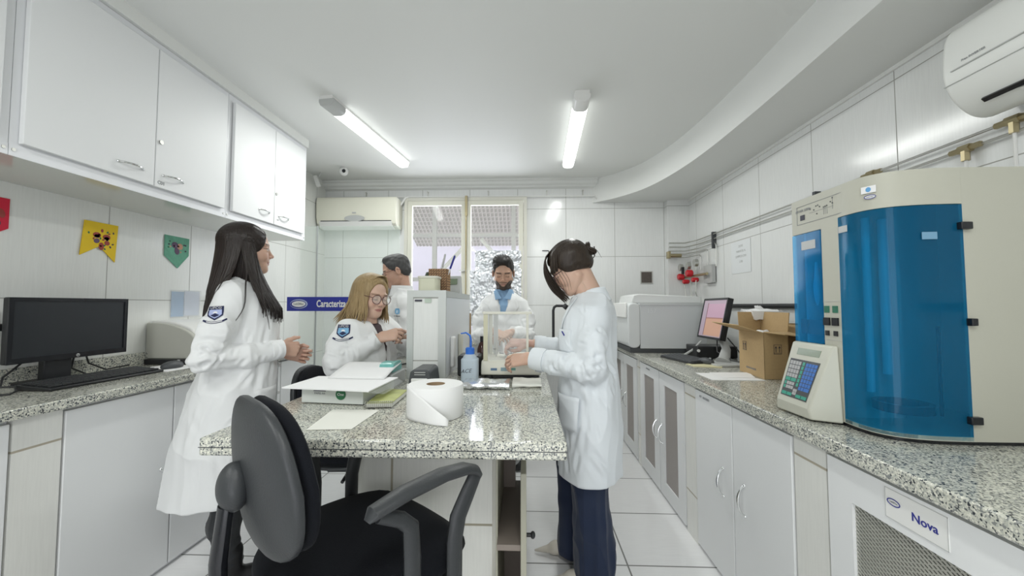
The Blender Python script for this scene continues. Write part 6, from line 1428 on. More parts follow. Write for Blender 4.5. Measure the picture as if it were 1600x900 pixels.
    S.cone(fc(1.40, .11, 0), fc(1.20, .150, 0), .062, .022, .006, sub=True); S.cone(fc(1.20, .150, 0), fc(1.02, .160, 0), .020, .008, .006, sub=True)
    S.cone(nb + V3(0, 0, .0), nb + V3(.03, .02, .12), .060, .060, .004, sub=True)
    P, F = S.mesh(); P = relax(P, F, 2, .5)
    P = fabric(P, F, 3.1, .0042, (9, 9, 4), [(eR, (0, 0, 1), .10, 130, .0055), (eR * .5 + wR * .5, wR - eR, .09, 95, .0035), (fc(.95, .0, -.16), (.5, 0, 1), .12, 60, .004), (fc(.7, 0, -.15), (1, .3, .25), .20, 45, .004)])
    P = crease(P, F, sleeve_lines(sR, eR, wR, .056, 5) + body_lines(sec, f, 26, 6, -1, .45, 1.2))
    coat = npobj('lab_coat', P, F, 'coat', root); bv = bvh_of(P, F)
    obj('cuff', MB().tube([wR - unit(wR - eR) * .035, wR + unit(wR - eR) * .016], [.045, .0435], 24), 'coat', coat)
    lapel('lapel', sec, f, (-.060, 1.325), (-.006, 1.09), (-.070, 1.225), (-.03, 1.33), .003, 'coat', coat, bvh=bv); lapel('lapel', sec, f, (.075, 1.335), (.006, 1.09), (.085, 1.235), (.03, 1.34), .003, 'coat', coat, bvh=bv)
    obj('front_placket', MB().sheet(lambda u, v: tuple(surf(sec, f, -.014 + .028 * u, .40 + .66 * v, .008)), 4, 40), 'coat', coat, thick=.002)
    obj('pocket', MB().sheet(lambda u, v: tuple(surf(sec, f, -.16 + .11 * u, .70 + .15 * v, .008)), 8, 8), 'coat', coat, thick=.002)
    for z in (1.05, .93, .80): obj('button', MB().ell(tuple(surf(sec, f, -.004, z, .012)), (.008, .008, .008), 12, 8), 'paper', coat)
    ec = Vector(atY(334.5, 489, 1.50)); rr = unit((.80, .60, .0)) ; emblem(ec, (.78, .62, .0) if 0 else (.85, .52, .06), (.0, .0, 1), bv, root, .054, 'emb_b', coat)
    # trousers, shoes
    S = SDF((-1.60, 1.45, .06), (-1.1, 2.05, .95), .005)
    for hp, kn, an in ((hipR, kR, aR), (hipL, kL, aL)): S.chain([hp, hp * .5 + kn * .5, kn, kn * .5 + an * .5 - f * .015, an], [.066, .070, .060, .060, .045], .02)
    P, F = S.mesh(); P = relax(P, F, 2); P = fabric(P, F, 7, .003, (12, 12, 9), [(kR, (0, 0, 1), .08, 90, .003), (aR + V3(0, 0, .05), (0, 0, 1), .07, 150, .004)])
    npobj('trousers', P, F, 'jeansb', root)
    for an in (aR, aL):
        S = SDF(an - .2, an + .2, .004); S.cone(an + V3(0, 0, .06), an + V3(0, 0, -.035), .048, .046, .01); S.cone(an + V3(0, 0, -.045), an + f * .15 + V3(0, 0, -.052), .042, .034, .02, flat=((0, 0, 1), .8)); S.D = np.maximum(S.D, (.004 - S.ax[2])[None, None, :].astype(np.float32)); P, F = S.mesh(); sh = npobj('shoe', P, F, 'leather', root)
        a = an + f * .05; obj('sole', MB().prism([(a[0] + f[0] * u + l[0] * v, a[1] + f[1] * u + l[1] * v) for u, v in [(.135, 0), (.12, .032), (.05, .04), (-.08, .036), (-.10, 0), (-.08, -.036), (.05, -.04), (.12, -.032)]], .001, .014), 'black', sh)
    # hair: skull cap and long falling locks
    S = SDF(hc - .2, hc + .2, .0035); S.ell(H(hm, -.019, 0, .036), (.1025, .0885, .0885), hm[0], .01); S.ell(H(hm, -.035, 0, -.01), (.066, .074, .07), hm[0], .03)
    S.ell(H(hm, .098, 0, -.008), (.064, .110, .112), hm[0], .010, sub=True)
    P, F = S.mesh(); P = relax(P, F, 2); P = folds(P, F, lambda Q, N: .0018 * vnoise(Q * np.array([60, 60, 8])))
    hair = npobj('hair', P, F, 'hair_black', root)
    rr = random.Random(11); paths = []; cx0 = V3(-1.325, 1.745, 0)
    def gs(z, j): return float(np.interp(z, [s_[0] for s_ in sec], [s_[j] for s_ in sec]))
    def onbody(z, ph, off):
        c0 = V3(gs(z, 1), gs(z, 2), z); rf, rsd = gs(z, 3), gs(z, 4); u, v = math.cos(ph), math.sin(ph); return c0 + f * (rf + off) * u + l * (rsd + off) * v
    def lock(th, zend, ph, part, off=.012):
        pts = scalp(hm, (part, .012 * math.copysign(1, th)), th, .018 if abs(th) > 1.3 else .018 - .038 * min(1, (1.3 - abs(th)) / .3), n=10, lift=.0); p = pts[-1]; z1 = 1.285; t0 = onbody(z1, ph, off + .008 * rr.random()); n = 7
        for i in range(1, n + 1):
            t = i / n; q = p + (t0 - p) * (t ** 1.45); q[2] = p[2] + (t0[2] - p[2]) * t; pts.append(q)
        m = 6; w1, w2 = rr.uniform(-1, 1), rr.uniform(0, 6); q0 = pts[-1]
        for i in range(1, m + 1):
            t = i / m; z = z1 + (zend - z1) * t; q = onbody(z, ph, off + .004); q = q + l * .008 * w1 * t * math.sin(2.5 * t + w2) + f * .004 * w1 * t; pts.append(q)
        return [Vector(q) for q in pts]
    for i in range(520):   # falling behind the shoulders
        sd = -1 if rr.random() < .72 else 1; a = rr.uniform(0, 1) ** .8; th = sd * (1.62 + (PI - 1.62) * a); paths.append(lock(th, rr.uniform(1.07, 1.14) if a < .75 else rr.uniform(1.0, 1.08), sd * (2.02 + (PI - 2.02) * a), rr.uniform(-.095, .02)))
    for i in range(400):   # near side, falling in front of the shoulder
        a = rr.uniform(0, 1); th = -(.86 + .78 * a); z = 1.205 + .03 * a - .04 * rr.random() ** 2; paths.append(lock(th, z - (.05 if rr.random() < .1 else 0), -(.32 + .82 * a), rr.uniform(-.02, .050)))
    for i in range(70): a = rr.uniform(0, 1); paths.append(lock(1.1 + .5 * a, rr.uniform(1.17, 1.24), .45 + .5 * a, rr.uniform(.0, .066)))
    for i in range(210):   # hair tucked against the neck, ending on the shoulder
        a = rr.uniform(0, 1); th = -(1.15 + 1.1 * a); pts = scalp(hm, (rr.uniform(-.05, .03), -.012), th, .01, n=8); p = pts[-1]; t0 = V3(-1.345, 1.735, 1.318) + f * (.055 - .12 * a + .01 * rr.random()) - l * (.085 + .012 * rr.random())
        for k in range(1, 7): t = k / 6; q = p + (t0 - p) * t ** 1.2; q[2] = p[2] + (t0[2] - p[2]) * t; pts.append(q)
        paths.append([Vector(q) for q in pts])
    obj('long_locks', strands(paths, .0040, n=5), 'hair_black', hair, angle=180)
    lp = []
    for pxs, Y in (([(392, 380), (398, 405), (404, 440), (411, 470), (418, 500), (420, 515)], 1.66), ([(380, 385), (384, 420), (383, 445), (380, 480), (362, 508)], 1.58), ([(396, 380), (402, 410), (410, 440), (430, 470)], 1.68), ([(398, 385), (404, 420), (414, 445), (420, 465)], 1.72), ([(368, 390), (366, 418), (350, 436), (335, 460), (322, 485)], 1.575)):
        base = [Vector(atY(px, py, Y)) for px, py in pxs]
        for j in range(3): o = Vector((.0025 * j, 0, .002 * rr.uniform(-1, 1))); lp.append([q + o for q in base])
    def sm3(p):
        out = []
        for i in range(len(p) - 1):
            a, b, c_, d_ = p[max(i - 1, 0)], p[i], p[i + 1], p[min(i + 2, len(p) - 1)]
            for k in range(4): t = k / 4; out.append(.5 * (2 * b + (c_ - a) * t + (2 * a - 5 * b + 4 * c_ - d_) * t * t + (3 * b - a - 3 * c_ + d_) * t ** 3))
        return out + [p[-1]]
    obj('loose_strands', strands([sm3(p) for p in lp], .0012), 'hair_black', hair, angle=180)
person_A()
# ---------------------------------------------------------------- woman with bun and glasses (right)
def person_B():
    f = unit((-.985, .10, 0)); l = V3(-f[1], f[0], 0)
    root = thing('person', 'woman with dark hair bun, glasses, lab coat and blue jeans leaning over the balance', 'person', (.28, 1.80, 0))
    skin = (.62, .41, .31)
    hm = headM(V3(.203, 1.78, 1.392), (-.98, .05), .62, 0, .96); hc = hm[1]; nb = V3(.300, 1.79, 1.265)
    parts = [build_head(hm, skin, nb, brow=(.04, .03, .02), lip=(.5, .2, .2), ears=False)]
    sN, eN, wN = V3(.295, 1.635, 1.185), V3(.262, 1.60, .955), V3(.035, 1.715, .985)
    sF, eF, wF = V3(.295, 1.935, 1.19), V3(.255, 1.99, 1.005), V3(.045, 1.965, 1.025)
    # her left hand (near): fingers to the left, back of hand up / to the camera
    mL = frame((-.93, .26, -.16), (-.12, -.62, .78)); mL[:, 1] *= -1
    parts.append(hand((mL, V3(.018, 1.722, .985), 1), -1, [(18, 30, 22), (24, 34, 24), (28, 38, 26), (30, 40, 28)], [(.045, .040, -.020), (.072, .036, -.032), (.098, .026, -.038)], skin=skin, s=.93, nails=(.36, .25, .22), wrist=wN + V3(.03, -.015, 0)))
    mR = frame((-.97, -.12, .05), (.0, -.35, .93))
    parts.append(hand((mR, V3(.005, 1.962, 1.028), 1), 1, [(35, 50, 30), (45, 55, 35), (55, 60, 35), (58, 60, 40)], [(.045, .038, -.022), (.066, .028, -.036), (.088, .020, -.036)], skin=(.56, .34, .27), s=.93, nails=(.3, .2, .2), wrist=wF + V3(.02, 0, 0)))
    S = SDF((-.0, 1.45, 0), (.55, 2.15, 1.42), .006)
    S.loft([(.84, .28, 1.79, .10, .15), (1.0, .285, 1.79, .09, .13), (1.15, .285, 1.79, .10, .14), (1.25, .29, 1.79, .06, .10)], f)
    hN, hF = V3(.285, 1.735, .80), V3(.28, 1.86, .80); kN, kF = V3(.275, 1.715, .48), V3(.235, 1.90, .48); aN, aF = V3(.300, 1.735, .10), V3(.245, 1.93, .09)
    for hp, kn, an in ((hN, kN, aN), (hF, kF, aF)): S.chain([hp, kn, an + V3(0, 0, .03)], [.055, .045, .034]); S.cone(an, an - f * .03 + V3(-.02, 0, -.05), .026, .018, .01)
    S.chain([inset(sN, nb), eN, wN], [.030, .030, .024]); S.chain([inset(sF, nb), eF, wF], [.030, .030, .024]); S.cone(nb - V3(0, 0, .03), hc - f * .03 + V3(0, 0, -.05), .05, .046, .02)
    P, F = S.mesh(); parts.append((P, F, np.tile(np.array(skin), (len(P), 1)))); P, F, C = merge(parts); npobj('body', P, F, 'skin', root, C)
    sec = [(.475, .285, 1.79, .142, .215), (.65, .288, 1.79, .145, .21), (.84, .285, 1.79, .145, .20), (.98, .283, 1.79, .128, .175), (1.08, .280, 1.79, .130, .175), (1.16, .287, 1.79, .125, .175), (1.215, .296, 1.79, .105, .160), (1.255, .303, 1.79, .080, .12), (1.275, .305, 1.79, .064, .09)]
    S = SDF((-.05, 1.45, .45), (.55, 2.2, 1.36), .0045); S.loft(sec, f, 0)
    S.chain([sN + V3(0, .035, -.012), sN * .5 + eN * .5, eN], [.056, .060, .059], .03); dN = unit(wN - eN); S.chain([eN, eN * .5 + wN * .5, wN + dN * -.01], [.059, .052, .042], .003)
    S.chain([sF + V3(0, -.02, -.01), eF], [.068, .058], .04); S.chain([eF, wF], [.056, .038], .012)
    S.cut(wN, wN - eN); S.cut(wF, wF - eF)
    S.cone(V3(.285, 1.79, 1.25), V3(.20, 1.79, 1.30), .058, .05, .006, sub=True); S.cone(V3(.17, 1.79, 1.22), V3(.16, 1.79, 1.08), .030, .006, .006, sub=True)
    S.cone(V3(.300, 1.79, 1.262), V3(.255, 1.79, 1.36), .057, .058, .004, sub=True)
    P, F = S.mesh(); P = relax(P, F, 2, .5)
    P = fabric(P, F, 11.7, .0042, (8, 8, 4), [(eN, (1, 0, .2), .10, 110, .0055), (eN * .5 + wN * .5, (.5, 0, 1), .10, 80, .004), (sN * .5 + eN * .5, (1, 0, .3), .10, 80, .004), (V3(.33, 1.63, .9), (1, 0, .5), .15, 45, .004), (V3(.22, 1.62, .8), (.8, 0, .6), .12, 50, .003)])
    P = crease(P, F, sleeve_lines(sN, eN, wN, .060, 15) + body_lines(sec, f, 26, 16, 1, .55, 1.15) + [([sN + V3(-.05, .03, .045), sN + V3(-.058, -.03, 0), sN + V3(-.045, -.045, -.06)], .004, .006), ([sN + V3(.01, -.052, -.02), sN * .5 + eN * .5 + V3(.0, -.058, 0), eN + V3(.01, -.055, .02)], .0035, .006)])
    coat = npobj('lab_coat', P, F, 'coatB', root); bv = bvh_of(P, F)
    # turned back cuff, collar, pocket
    obj('cuff', MB().tube([wN - dN * .055, wN - dN * .03, wN + dN * .008], [.050, .052, .047], 24), 'coatB', coat); dF = unit(wF - eF); obj('cuff', MB().tube([wF - dF * .05, wF + dF * .005], [.043, .041], 24), 'coatB', coat)
    col = MB()
    def cf(u, v):
        a = 2.62 * (u - .5) * 2; c0 = V3(.303, 1.79, 1.262); n = -f * math.cos(a) + l * math.sin(a); r0 = .058 + .030 * v; h_ = .030 * (1 - v) ** 1.0 - .028 * v * (1 + .9 * abs(u - .5) * 2)
        p = c0 + n * r0 * (1 + .05 * math.sin(3 * a)) + V3(0, 0, h_ + .012) + f * .04 * (abs(u - .5) * 2) ** 3 + V3(0, 0, -.05) * (abs(u - .5) * 2) ** 3; return tuple(p)
    obj('collar', col.sheet(cf, 40, 8), 'coatB', coat, thick=.003)
    lapel('lapel', sec, f, (-.075, 1.255), (-.004, 1.03), (-.095, 1.16), (-.03, 1.262), .003, 'coatB', coat, bvh=bv); lapel('lapel', sec, f, (.075, 1.255), (.004, 1.03), (.095, 1.16), (.03, 1.262), .003, 'coatB', coat, bvh=bv)
    obj('breast_pocket', MB().sheet(lambda u, v: tuple(surf(sec, f, .060 + .085 * u, 1.015 + .1 * v, .007)), 8, 8), 'coatB', coat, thick=.0018)
    obj('pen_mark', MB().tube([surf(sec, f, .10, 1.105, .011), surf(sec, f, .118, 1.09, .011)], .003, 6), 'inkb', coat)
    obj('side_pocket', MB().sheet(lambda u, v: tuple(surf(sec, f, .09 + .10 * u, .70 + .14 * v, .007)), 8, 8), 'coatB', coat, thick=.0018)
    obj('sleeve_tab', MB().obox(Vector(wN - dN * .02 + V3(0, -.03, -.04)), Vector(dN) * .016, (0, .0012, 0), (0, 0, .012)), 'inkg', coat)
    # flared jeans
    S = SDF((.02, 1.5, .0), (.52, 2.15, .95), .005)
    for hp, kn, an in ((hN, kN, aN), (hF, kF, aF)): S.chain([hp, hp * .5 + kn * .5, kn], [.075, .085, .085], .02); S.chain([kn, kn * .5 + an * .5, an + V3(0, 0, .02), V3(an[0] - .005, an[1], .045)], [.085, .083, .090, .094], .02)
    S.D = np.maximum(S.D, (.022 - S.ax[2])[None, None, :].astype(np.float32)); P, F = S.mesh(); P = relax(P, F, 1); P = fabric(P, F, 17, .004, (14, 14, 2.5), [(kN, (0, 0, 1), .09, 60, .0025)])
    npobj('jeans', P, F, 'jeans', root)
    for an, tp in ((V3(.255, 1.735, .05), f), (V3(.20, 1.945, .05), unit((-.97, .05, 0)))):
        S = SDF(an - .25, an + .25, .004); S.cone(an + V3(0.03, 0, -.004), an + tp * .06 + V3(0, 0, -.018), .036, .030, .01); S.cone(an + tp * .06 + V3(0, 0, -.02), an + tp * .155 + V3(0, 0, -.036), .030, .007, .015, flat=((0, 0, 1), .7)); S.D = np.maximum(S.D, (.003 - S.ax[2])[None, None, :].astype(np.float32)); P, F = S.mesh(); sh = npobj('shoe', P, F, 'shoew', root)
        obj('heel', MB().cyl(tuple(an + V3(.055, 0, -.015)), (an[0] + .055, an[1], .002), .016, .013), 'shoew', sh)
    # hair
    S = SDF(hc - .22, hc + .22, .0035); S.ell(H(hm, -.020, 0, .040), (.101, .085, .088), hm[0], .01); S.ell(H(hm, -.06, 0, -.015), (.052, .062, .045), hm[0], .03)
    S.ell(H(hm, .095, 0, -.022), (.066, .10, .088), hm[0], .010, sub=True); S.ell(H(hm, .01, 0, -.085), (.09, .10, .060), hm[0], .012, sub=True)
    P, F = S.mesh(); P = relax(P, F, 2); P = folds(P, F, lambda Q, N: .0022 * vnoise(((Q - hc) @ hm[0]) * np.array([9, 60, 60]) + 4)); hair = npobj('hair', P, F, 'hair_brown', root)
    bun = H(hm, -.118, 0, .02); mb = MB(); bx, bz_ = Vector(hm[0][:, 0]), Vector(hm[0][:, 2]); by = Vector(hm[0][:, 1])
    for k in range(10):
        r0 = .016 + .0014 * k; pts = []
        for i in range(19):
            a = 2 * PI * i / 18 + k * .7; pts.append(Vector(bun) + (bz_ * math.cos(a) + by * math.sin(a) * .9) * r0 - bx * (.010 * math.sin(a * 2 + k) + .004 * (k - 5)))
        mb.tube(pts, .0065, 6, cap=False)
    obj('hair_bun', mb, 'hair_brown', hair, angle=180); lp = []
    for k in range(7):
        o = by * .003 * (k - 3); b0 = Vector(bun) - bx * .01 + o; lp.append([b0 + bz_ * .0, b0 - bx * .028 + Vector((0, 0, -.005)), b0 - bx * .022 + Vector((.006, 0, -.045)), b0 + Vector((-.012, 0, -.072 - .002 * k)), b0 + Vector((-.03, 0, -.080))])
    lp.append([Vector(bun) + Vector((.02, 0, .005)), Vector(bun) + Vector((.045, 0, -.002)), Vector(bun) + Vector((.065, 0, -.035))])
    rr = random.Random(4)
    def sm3(p, n=4):
        p = [Vector(q) for q in p]; out = []
        for i in range(len(p) - 1):
            a, b, c_, d_ = p[max(i - 1, 0)], p[i], p[i + 1], p[min(i + 2, len(p) - 1)]
            for k in range(n): t = k / n; out.append(.5 * (2 * b + (c_ - a) * t + (2 * a - 5 * b + 4 * c_ - d_) * t * t + (3 * b - a - 3 * c_ + d_) * t ** 3))
        return out + [p[-1]]
    for k in range(150):   # fringe falling forward past the face
        y = rr.uniform(-.062, .046); s_ = rr.uniform(-4.2, 1.4); x0 = rr.uniform(.0, .05); e_ = rr.uniform(.7, 1.05)
        a = [(x0, y * .4, .128 - .25 * x0), (.070, y * .75, .104), (.106 + .004 * s_, y, .060), (.120 + .006 * s_, y, .012), (.124 + .007 * s_, y * .9, -.040 * e_), (.120 + .006 * s_, y * .75, -.082 * e_), (.112 + .006 * s_, y * .6, -.118 * e_)]
        lp.append(sm3([H(hm, *q) for q in a]))
    for k in range(60):   # temple hair on the near side swept forward
        y = .070 + .008 * rr.random(); x = rr.uniform(.035, .075); lp.append(sm3([H(hm, -.02 + x * .5, .045, .112), H(hm, x * .8, y, .075), H(hm, x + .012, y - .004, .040), H(hm, x + .026, y - .012, .016 + .01 * rr.random())]))
    for k in range(4):   # thin wisps by the cheek
        y = .078; x = .030 + .013 * k; lp.append(sm3([H(hm, x, y, .05), H(hm, x + .008, y + .002, .0), H(hm, x + .012, y - .010, -.045), H(hm, x + .030, y - .022, -.088)]))
    wl = lp[-4:]; del lp[-4:]
    bd = V3(-.098, 0, -.018)
    for k in range(420):   # hair combed back towards the bun
        az = rr.uniform(.0, 2.5) * (1 if rr.random() < .8 else -1); zl = .062 - .030 * min(1, abs(az) / 1.2) - .012 * max(0, abs(az) - 1.2); el = zl + rr.uniform(0, .08) * (1 if rr.random() < .7 else 0)
        kx = math.sqrt(max(.02, 1 - (min(.088, el) / .09) ** 2)); d1 = V3(math.cos(az) * kx, math.sin(az) * kx, min(.088, el) / .09 * 1.0); pts = arc(hm, d1 * np.array([.103, .087, .09]) * 10, bd * 10 + V3(0, 0, .01 * rr.uniform(-1, 1))); lp.append([Vector(q) for q in pts[:-1]] + [Vector(bun)])
    obj('hair_strands', strands(lp, .0024), 'hair_brown', hair, angle=180); obj('hair_wisps', strands(wl, .0010), 'hair_brown', hair, angle=180)
    glasses(hm, plain('dark purple glasses frame', (.05, .02, .03), .3), root, ear=.040)
    # small sample vial in her far hand
    v_ = thing('sample_vial', 'small white plastic vial held between the fingertips above the balance pan', 'vial', (-.098, 1.95, 1.0)); obj('vial_body', MB().cyl((-.105, 1.945, .975), (-.112, 1.945, 1.022), .0075), 'paper', v_); obj('vial_cap', MB().cyl((-.112, 1.945, 1.022), (-.1135, 1.945, 1.032), .0085), 'white', v_)
person_B()
# ---------------------------------------------------------------- blonde woman (seated)
def person_C():
    f = unit((.96, -.28, 0)); l = V3(-f[1], f[0], 0)
    root = thing('person', 'blonde woman with round glasses and white lab coat seated left of the island', 'person', (-.87, 2.09, 0))
    skin = (.64, .43, .33); hm = headM(V3(-.858, 2.10, 1.268), (.86, -.51), .20, -.05, .96); hc = hm[1]; nb = V3(-.880, 2.10, 1.125)
    parts = [build_head(hm, skin, nb, ears=False, brow=(.20, .12, .07), lip=(.50, .20, .19), h=.003)]
    sR, eR, wR = V3(-.925, 1.945, 1.095), V3(-.945, 1.90, .925), V3(-.765, 1.955, 1.050)
    sL, eL, wL = V3(-.835, 2.255, 1.095), V3(-.70, 2.32, .96), V3(-.610, 2.13, 1.052)
    parts.append(hand((frame((.93, .20, .20), (.1, -.75, .65)), V3(-.752, 1.960, 1.054), 1), 1, [(25, 35, 20), (40, 50, 30), (52, 60, 35), (58, 60, 40)], [(.045, .038, -.020), (.070, .030, -.030), (.094, .022, -.030)], skin=skin, s=.92, nails=(.10, .05, .05), h=.003, wrist=wR))
    mL = frame((-.72, -.62, .12), (.35, -.45, .82)); mL[:, 1] *= -1
    parts.append(hand((mL, V3(-.618, 2.115, 1.055), 1), -1, [(30, 40, 25), (42, 50, 30), (52, 58, 35), (58, 60, 40)], [(.045, .038, -.020), (.066, .034, -.032), (.088, .026, -.036)], skin=(.58, .37, .29), s=.92, nails=(.10, .05, .05), h=.003, wrist=wL))
    S = SDF((-1.2, 1.75, 0), (-.3, 2.5, 1.25), .007)
    S.loft([(.52, -.90, 2.09, .12, .17), (.75, -.895, 2.09, .10, .14), (.98, -.885, 2.095, .11, .15), (1.10, -.885, 2.10, .07, .11)], f)
    for sd in (-1, 1):
        hp = V3(-.87, 2.09, .56) + l * .09 * sd; kn = hp + V3(.36, -.03 + .02 * sd, .0); kn[0] = -.60 if sd < 0 else -.58; an = V3(kn[0] + .0, kn[1], .09); S.chain([hp, kn, an], [.075, .052, .036]); S.cone(an, an + V3(.10, 0, -.05), .03, .02, .01)
    S.chain([inset(sR, nb), eR, wR], [.030, .030, .024]); S.chain([inset(sL, nb), eL, wL], [.030, .030, .024]); P, F = S.mesh(); parts.append((P, F, np.tile(np.array(skin), (len(P), 1)))); P, F, C = merge(parts); npobj('body', P, F, 'skin', root, C)
    # blouse
    S = SDF((-1.1, 1.85, .55), (-.65, 2.35, 1.20), .005); bs = [(.60, -.89, 2.09, .135, .16), (.85, -.885, 2.093, .130, .155), (1.0, -.880, 2.097, .130, .155), (1.08, -.883, 2.10, .095, .12), (1.12, -.883, 2.10, .07, .08)]; S.loft(bs, f); P, F = S.mesh(); npobj('blouse', P, F, 'shirtdark', root)
    sec = [(.50, -.895, 2.085, .185, .215), (.62, -.893, 2.088, .175, .205), (.80, -.888, 2.092, .150, .18), (.95, -.880, 2.097, .150, .18), (1.03, -.882, 2.10, .140, .178), (1.08, -.886, 2.10, .105, .155), (1.12, -.888, 2.10, .072, .11), (1.14, -.888, 2.10, .06, .08)]
    S = SDF((-1.2, 1.72, .46), (-.5, 2.45, 1.20), .005); S.loft(sec, f, 0)
    S.chain([sR + V3(.01, .02, -.01), sR * .5 + eR * .5, eR], [.070, .066, .064], .035); dR = unit(wR - eR); S.chain([eR, eR * .5 + wR * .5, wR - dR * .0], [.063, .055, .040], .012)
    S.chain([sL + V3(0, -.02, -.01), eL], [.070, .060], .035); S.chain([eL, wL], [.058, .040], .012)
    S.cut(wR, wR - eR); S.cut(wL, wL - eL)
    fc = lambda z, u, v: V3(-.885, 2.095, z) + f * u + l * v
    S.cone(fc(1.15, .08, 0), fc(1.02, .14, -.005), .045, .016, .005, sub=True); S.cone(fc(1.02, .145, -.005), fc(.86, .155, .0), .016, .024, .005, sub=True); S.cone(fc(.86, .155, .0), fc(.50, .19, .005), .026, .034, .005, sub=True)
    S.cone(nb + V3(.005, 0, -.01), nb + V3(.03, 0, .14), .055, .056, .004, sub=True)
    P, F = S.mesh(); P = relax(P, F, 2); P = fabric(P, F, 23, .005, (10, 10, 5), [(eR, (.3, 0, 1), .10, 100, .006), (eR * .5 + wR * .5, dR, .08, 90, .004), (V3(-.86, 1.95, 1.0), (.4, 0, 1), .10, 70, .004)])
    P = crease(P, F, sleeve_lines(sR, eR, wR, .062, 35) + body_lines(sec, f, 8, 36, -1, .8, 1.05)); coat = npobj('lab_coat', P, F, 'coat', root); bv = bvh_of(P, F)
    obj('cuff', MB().tube([wR - dR * .03, wR + dR * .006], [.043, .041], 20), 'coat', coat)
    emblem(Vector(atY(536.5, 517, 1.90)), (.95, .28, 0), (0, 0, 1), bv, root, .062, 'emb_l', coat)
    S = SDF((-1.1, 1.8, .04), (-.35, 2.4, .68), .007)
    for sd in (-1, 1):
        hp = V3(-.87, 2.09, .57) + l * .09 * sd; kn = hp + V3(.36, -.03 + .02 * sd, 0); kn[0] = -.60 if sd < 0 else -.58; an = V3(kn[0], kn[1], .09); S.chain([hp, kn, an], [.095, .066, .05])
    P, F = S.mesh(); npobj('trousers', P, F, 'jeansb', root)
    for sd in (-1, 1):
        y = 2.09 + l[1] * .09 * sd - .03 + .02 * sd; x = -.60 if sd < 0 else -.58; S = SDF((x - .1, y - .08, 0), (x + .2, y + .08, .15), .005); S.cone((x, y, .055), (x + .12, y, .035), .045, .032, .02); P, F = S.mesh(); npobj('shoe', P, F, 'leather', root)
    # hair
    S = SDF(hc - .22, hc + .22, .0035); S.ell(H(hm, -.022, 0, .040), (.104, .090, .092), hm[0], .01); S.ell(H(hm, -.05, 0, -.04), (.080, .088, .095), hm[0], .03)
    S.ell(H(hm, .095, -.0, -.020), (.075, .066, .112), hm[0], .012, sub=True); P, F = S.mesh(); P = relax(P, F, 2); P = folds(P, F, lambda Q, N: .003 * vnoise(((Q - hc) @ hm[0]) * np.array([30, 30, 9]) + 9)); hair = npobj('hair', P, F, 'hair_blonde', root)
    rr = random.Random(8); lp = []
    for k in range(230):
        sd = -1 if rr.random() < .6 else 1; th = sd * rr.uniform(.75, PI); part = rr.uniform(-.06, .06); yo = .02; pts = []
        e = np.array([-.022 + .108 * math.cos(th), .093 * math.sin(th), -.01])
        for i in range(6):
            a = i / 5 * PI / 2; q = np.array([part + (e[0] - part) * math.sin(a), yo + (e[1] - yo) * math.sin(a), e[2] + (.132 - e[2]) * math.cos(a)]); pts.append(Vector(H(hm, *q)))
        zend = 1.268 - rr.uniform(.12, .165); out = unit(np.array(pts[-1]) - hc); out[2] = 0; z0 = pts[-1].z; p0 = np.array(pts[-1]); fl = rr.uniform(.5, 1.4); bd = 1.0 if abs(th) > 2 else .35
        for i in range(1, 9):
            t = i / 8; q = p0 + out * (.030 * fl * t ** 1.3) * (bd + .25) + V3(-.035, -.0, 0) * t * t * bd + V3(.004 * math.sin(6 * t + k), 0, 0); q[2] = z0 + (zend - z0) * t; pts.append(Vector(q))
        lp.append(pts)
    obj('wavy_locks', strands(lp, .0048), 'hair_blonde', hair, angle=180)
    glasses(hm, plain('tortoise shell glasses frame', (.10, .035, .04), .3), root, rx=.0285, rz=.0255, rim=.0019)
    ro = obj('finger_ring', MB().lathe([(.0088, -.0012), (.0102, -.0012), (.0102, .0012), (.0088, .0012)], tuple(V3(-.672, 1.985, 1.052)), n=18, axis='x', closed=True), 'chrome', root)
    t = thing('small_part', 'small dark component held between the fingertips of the blonde woman', 'component', (-.655, 2.02, 1.065)); obj('component_body', MB().ell((-.655, 2.02, 1.065), (.010, .007, .010), 14, 10), 'black', t); obj('component_pin', MB().cyl((-.645, 2.02, 1.065), (-.63, 2.025, 1.07), .003), 'steel', t)
person_C()
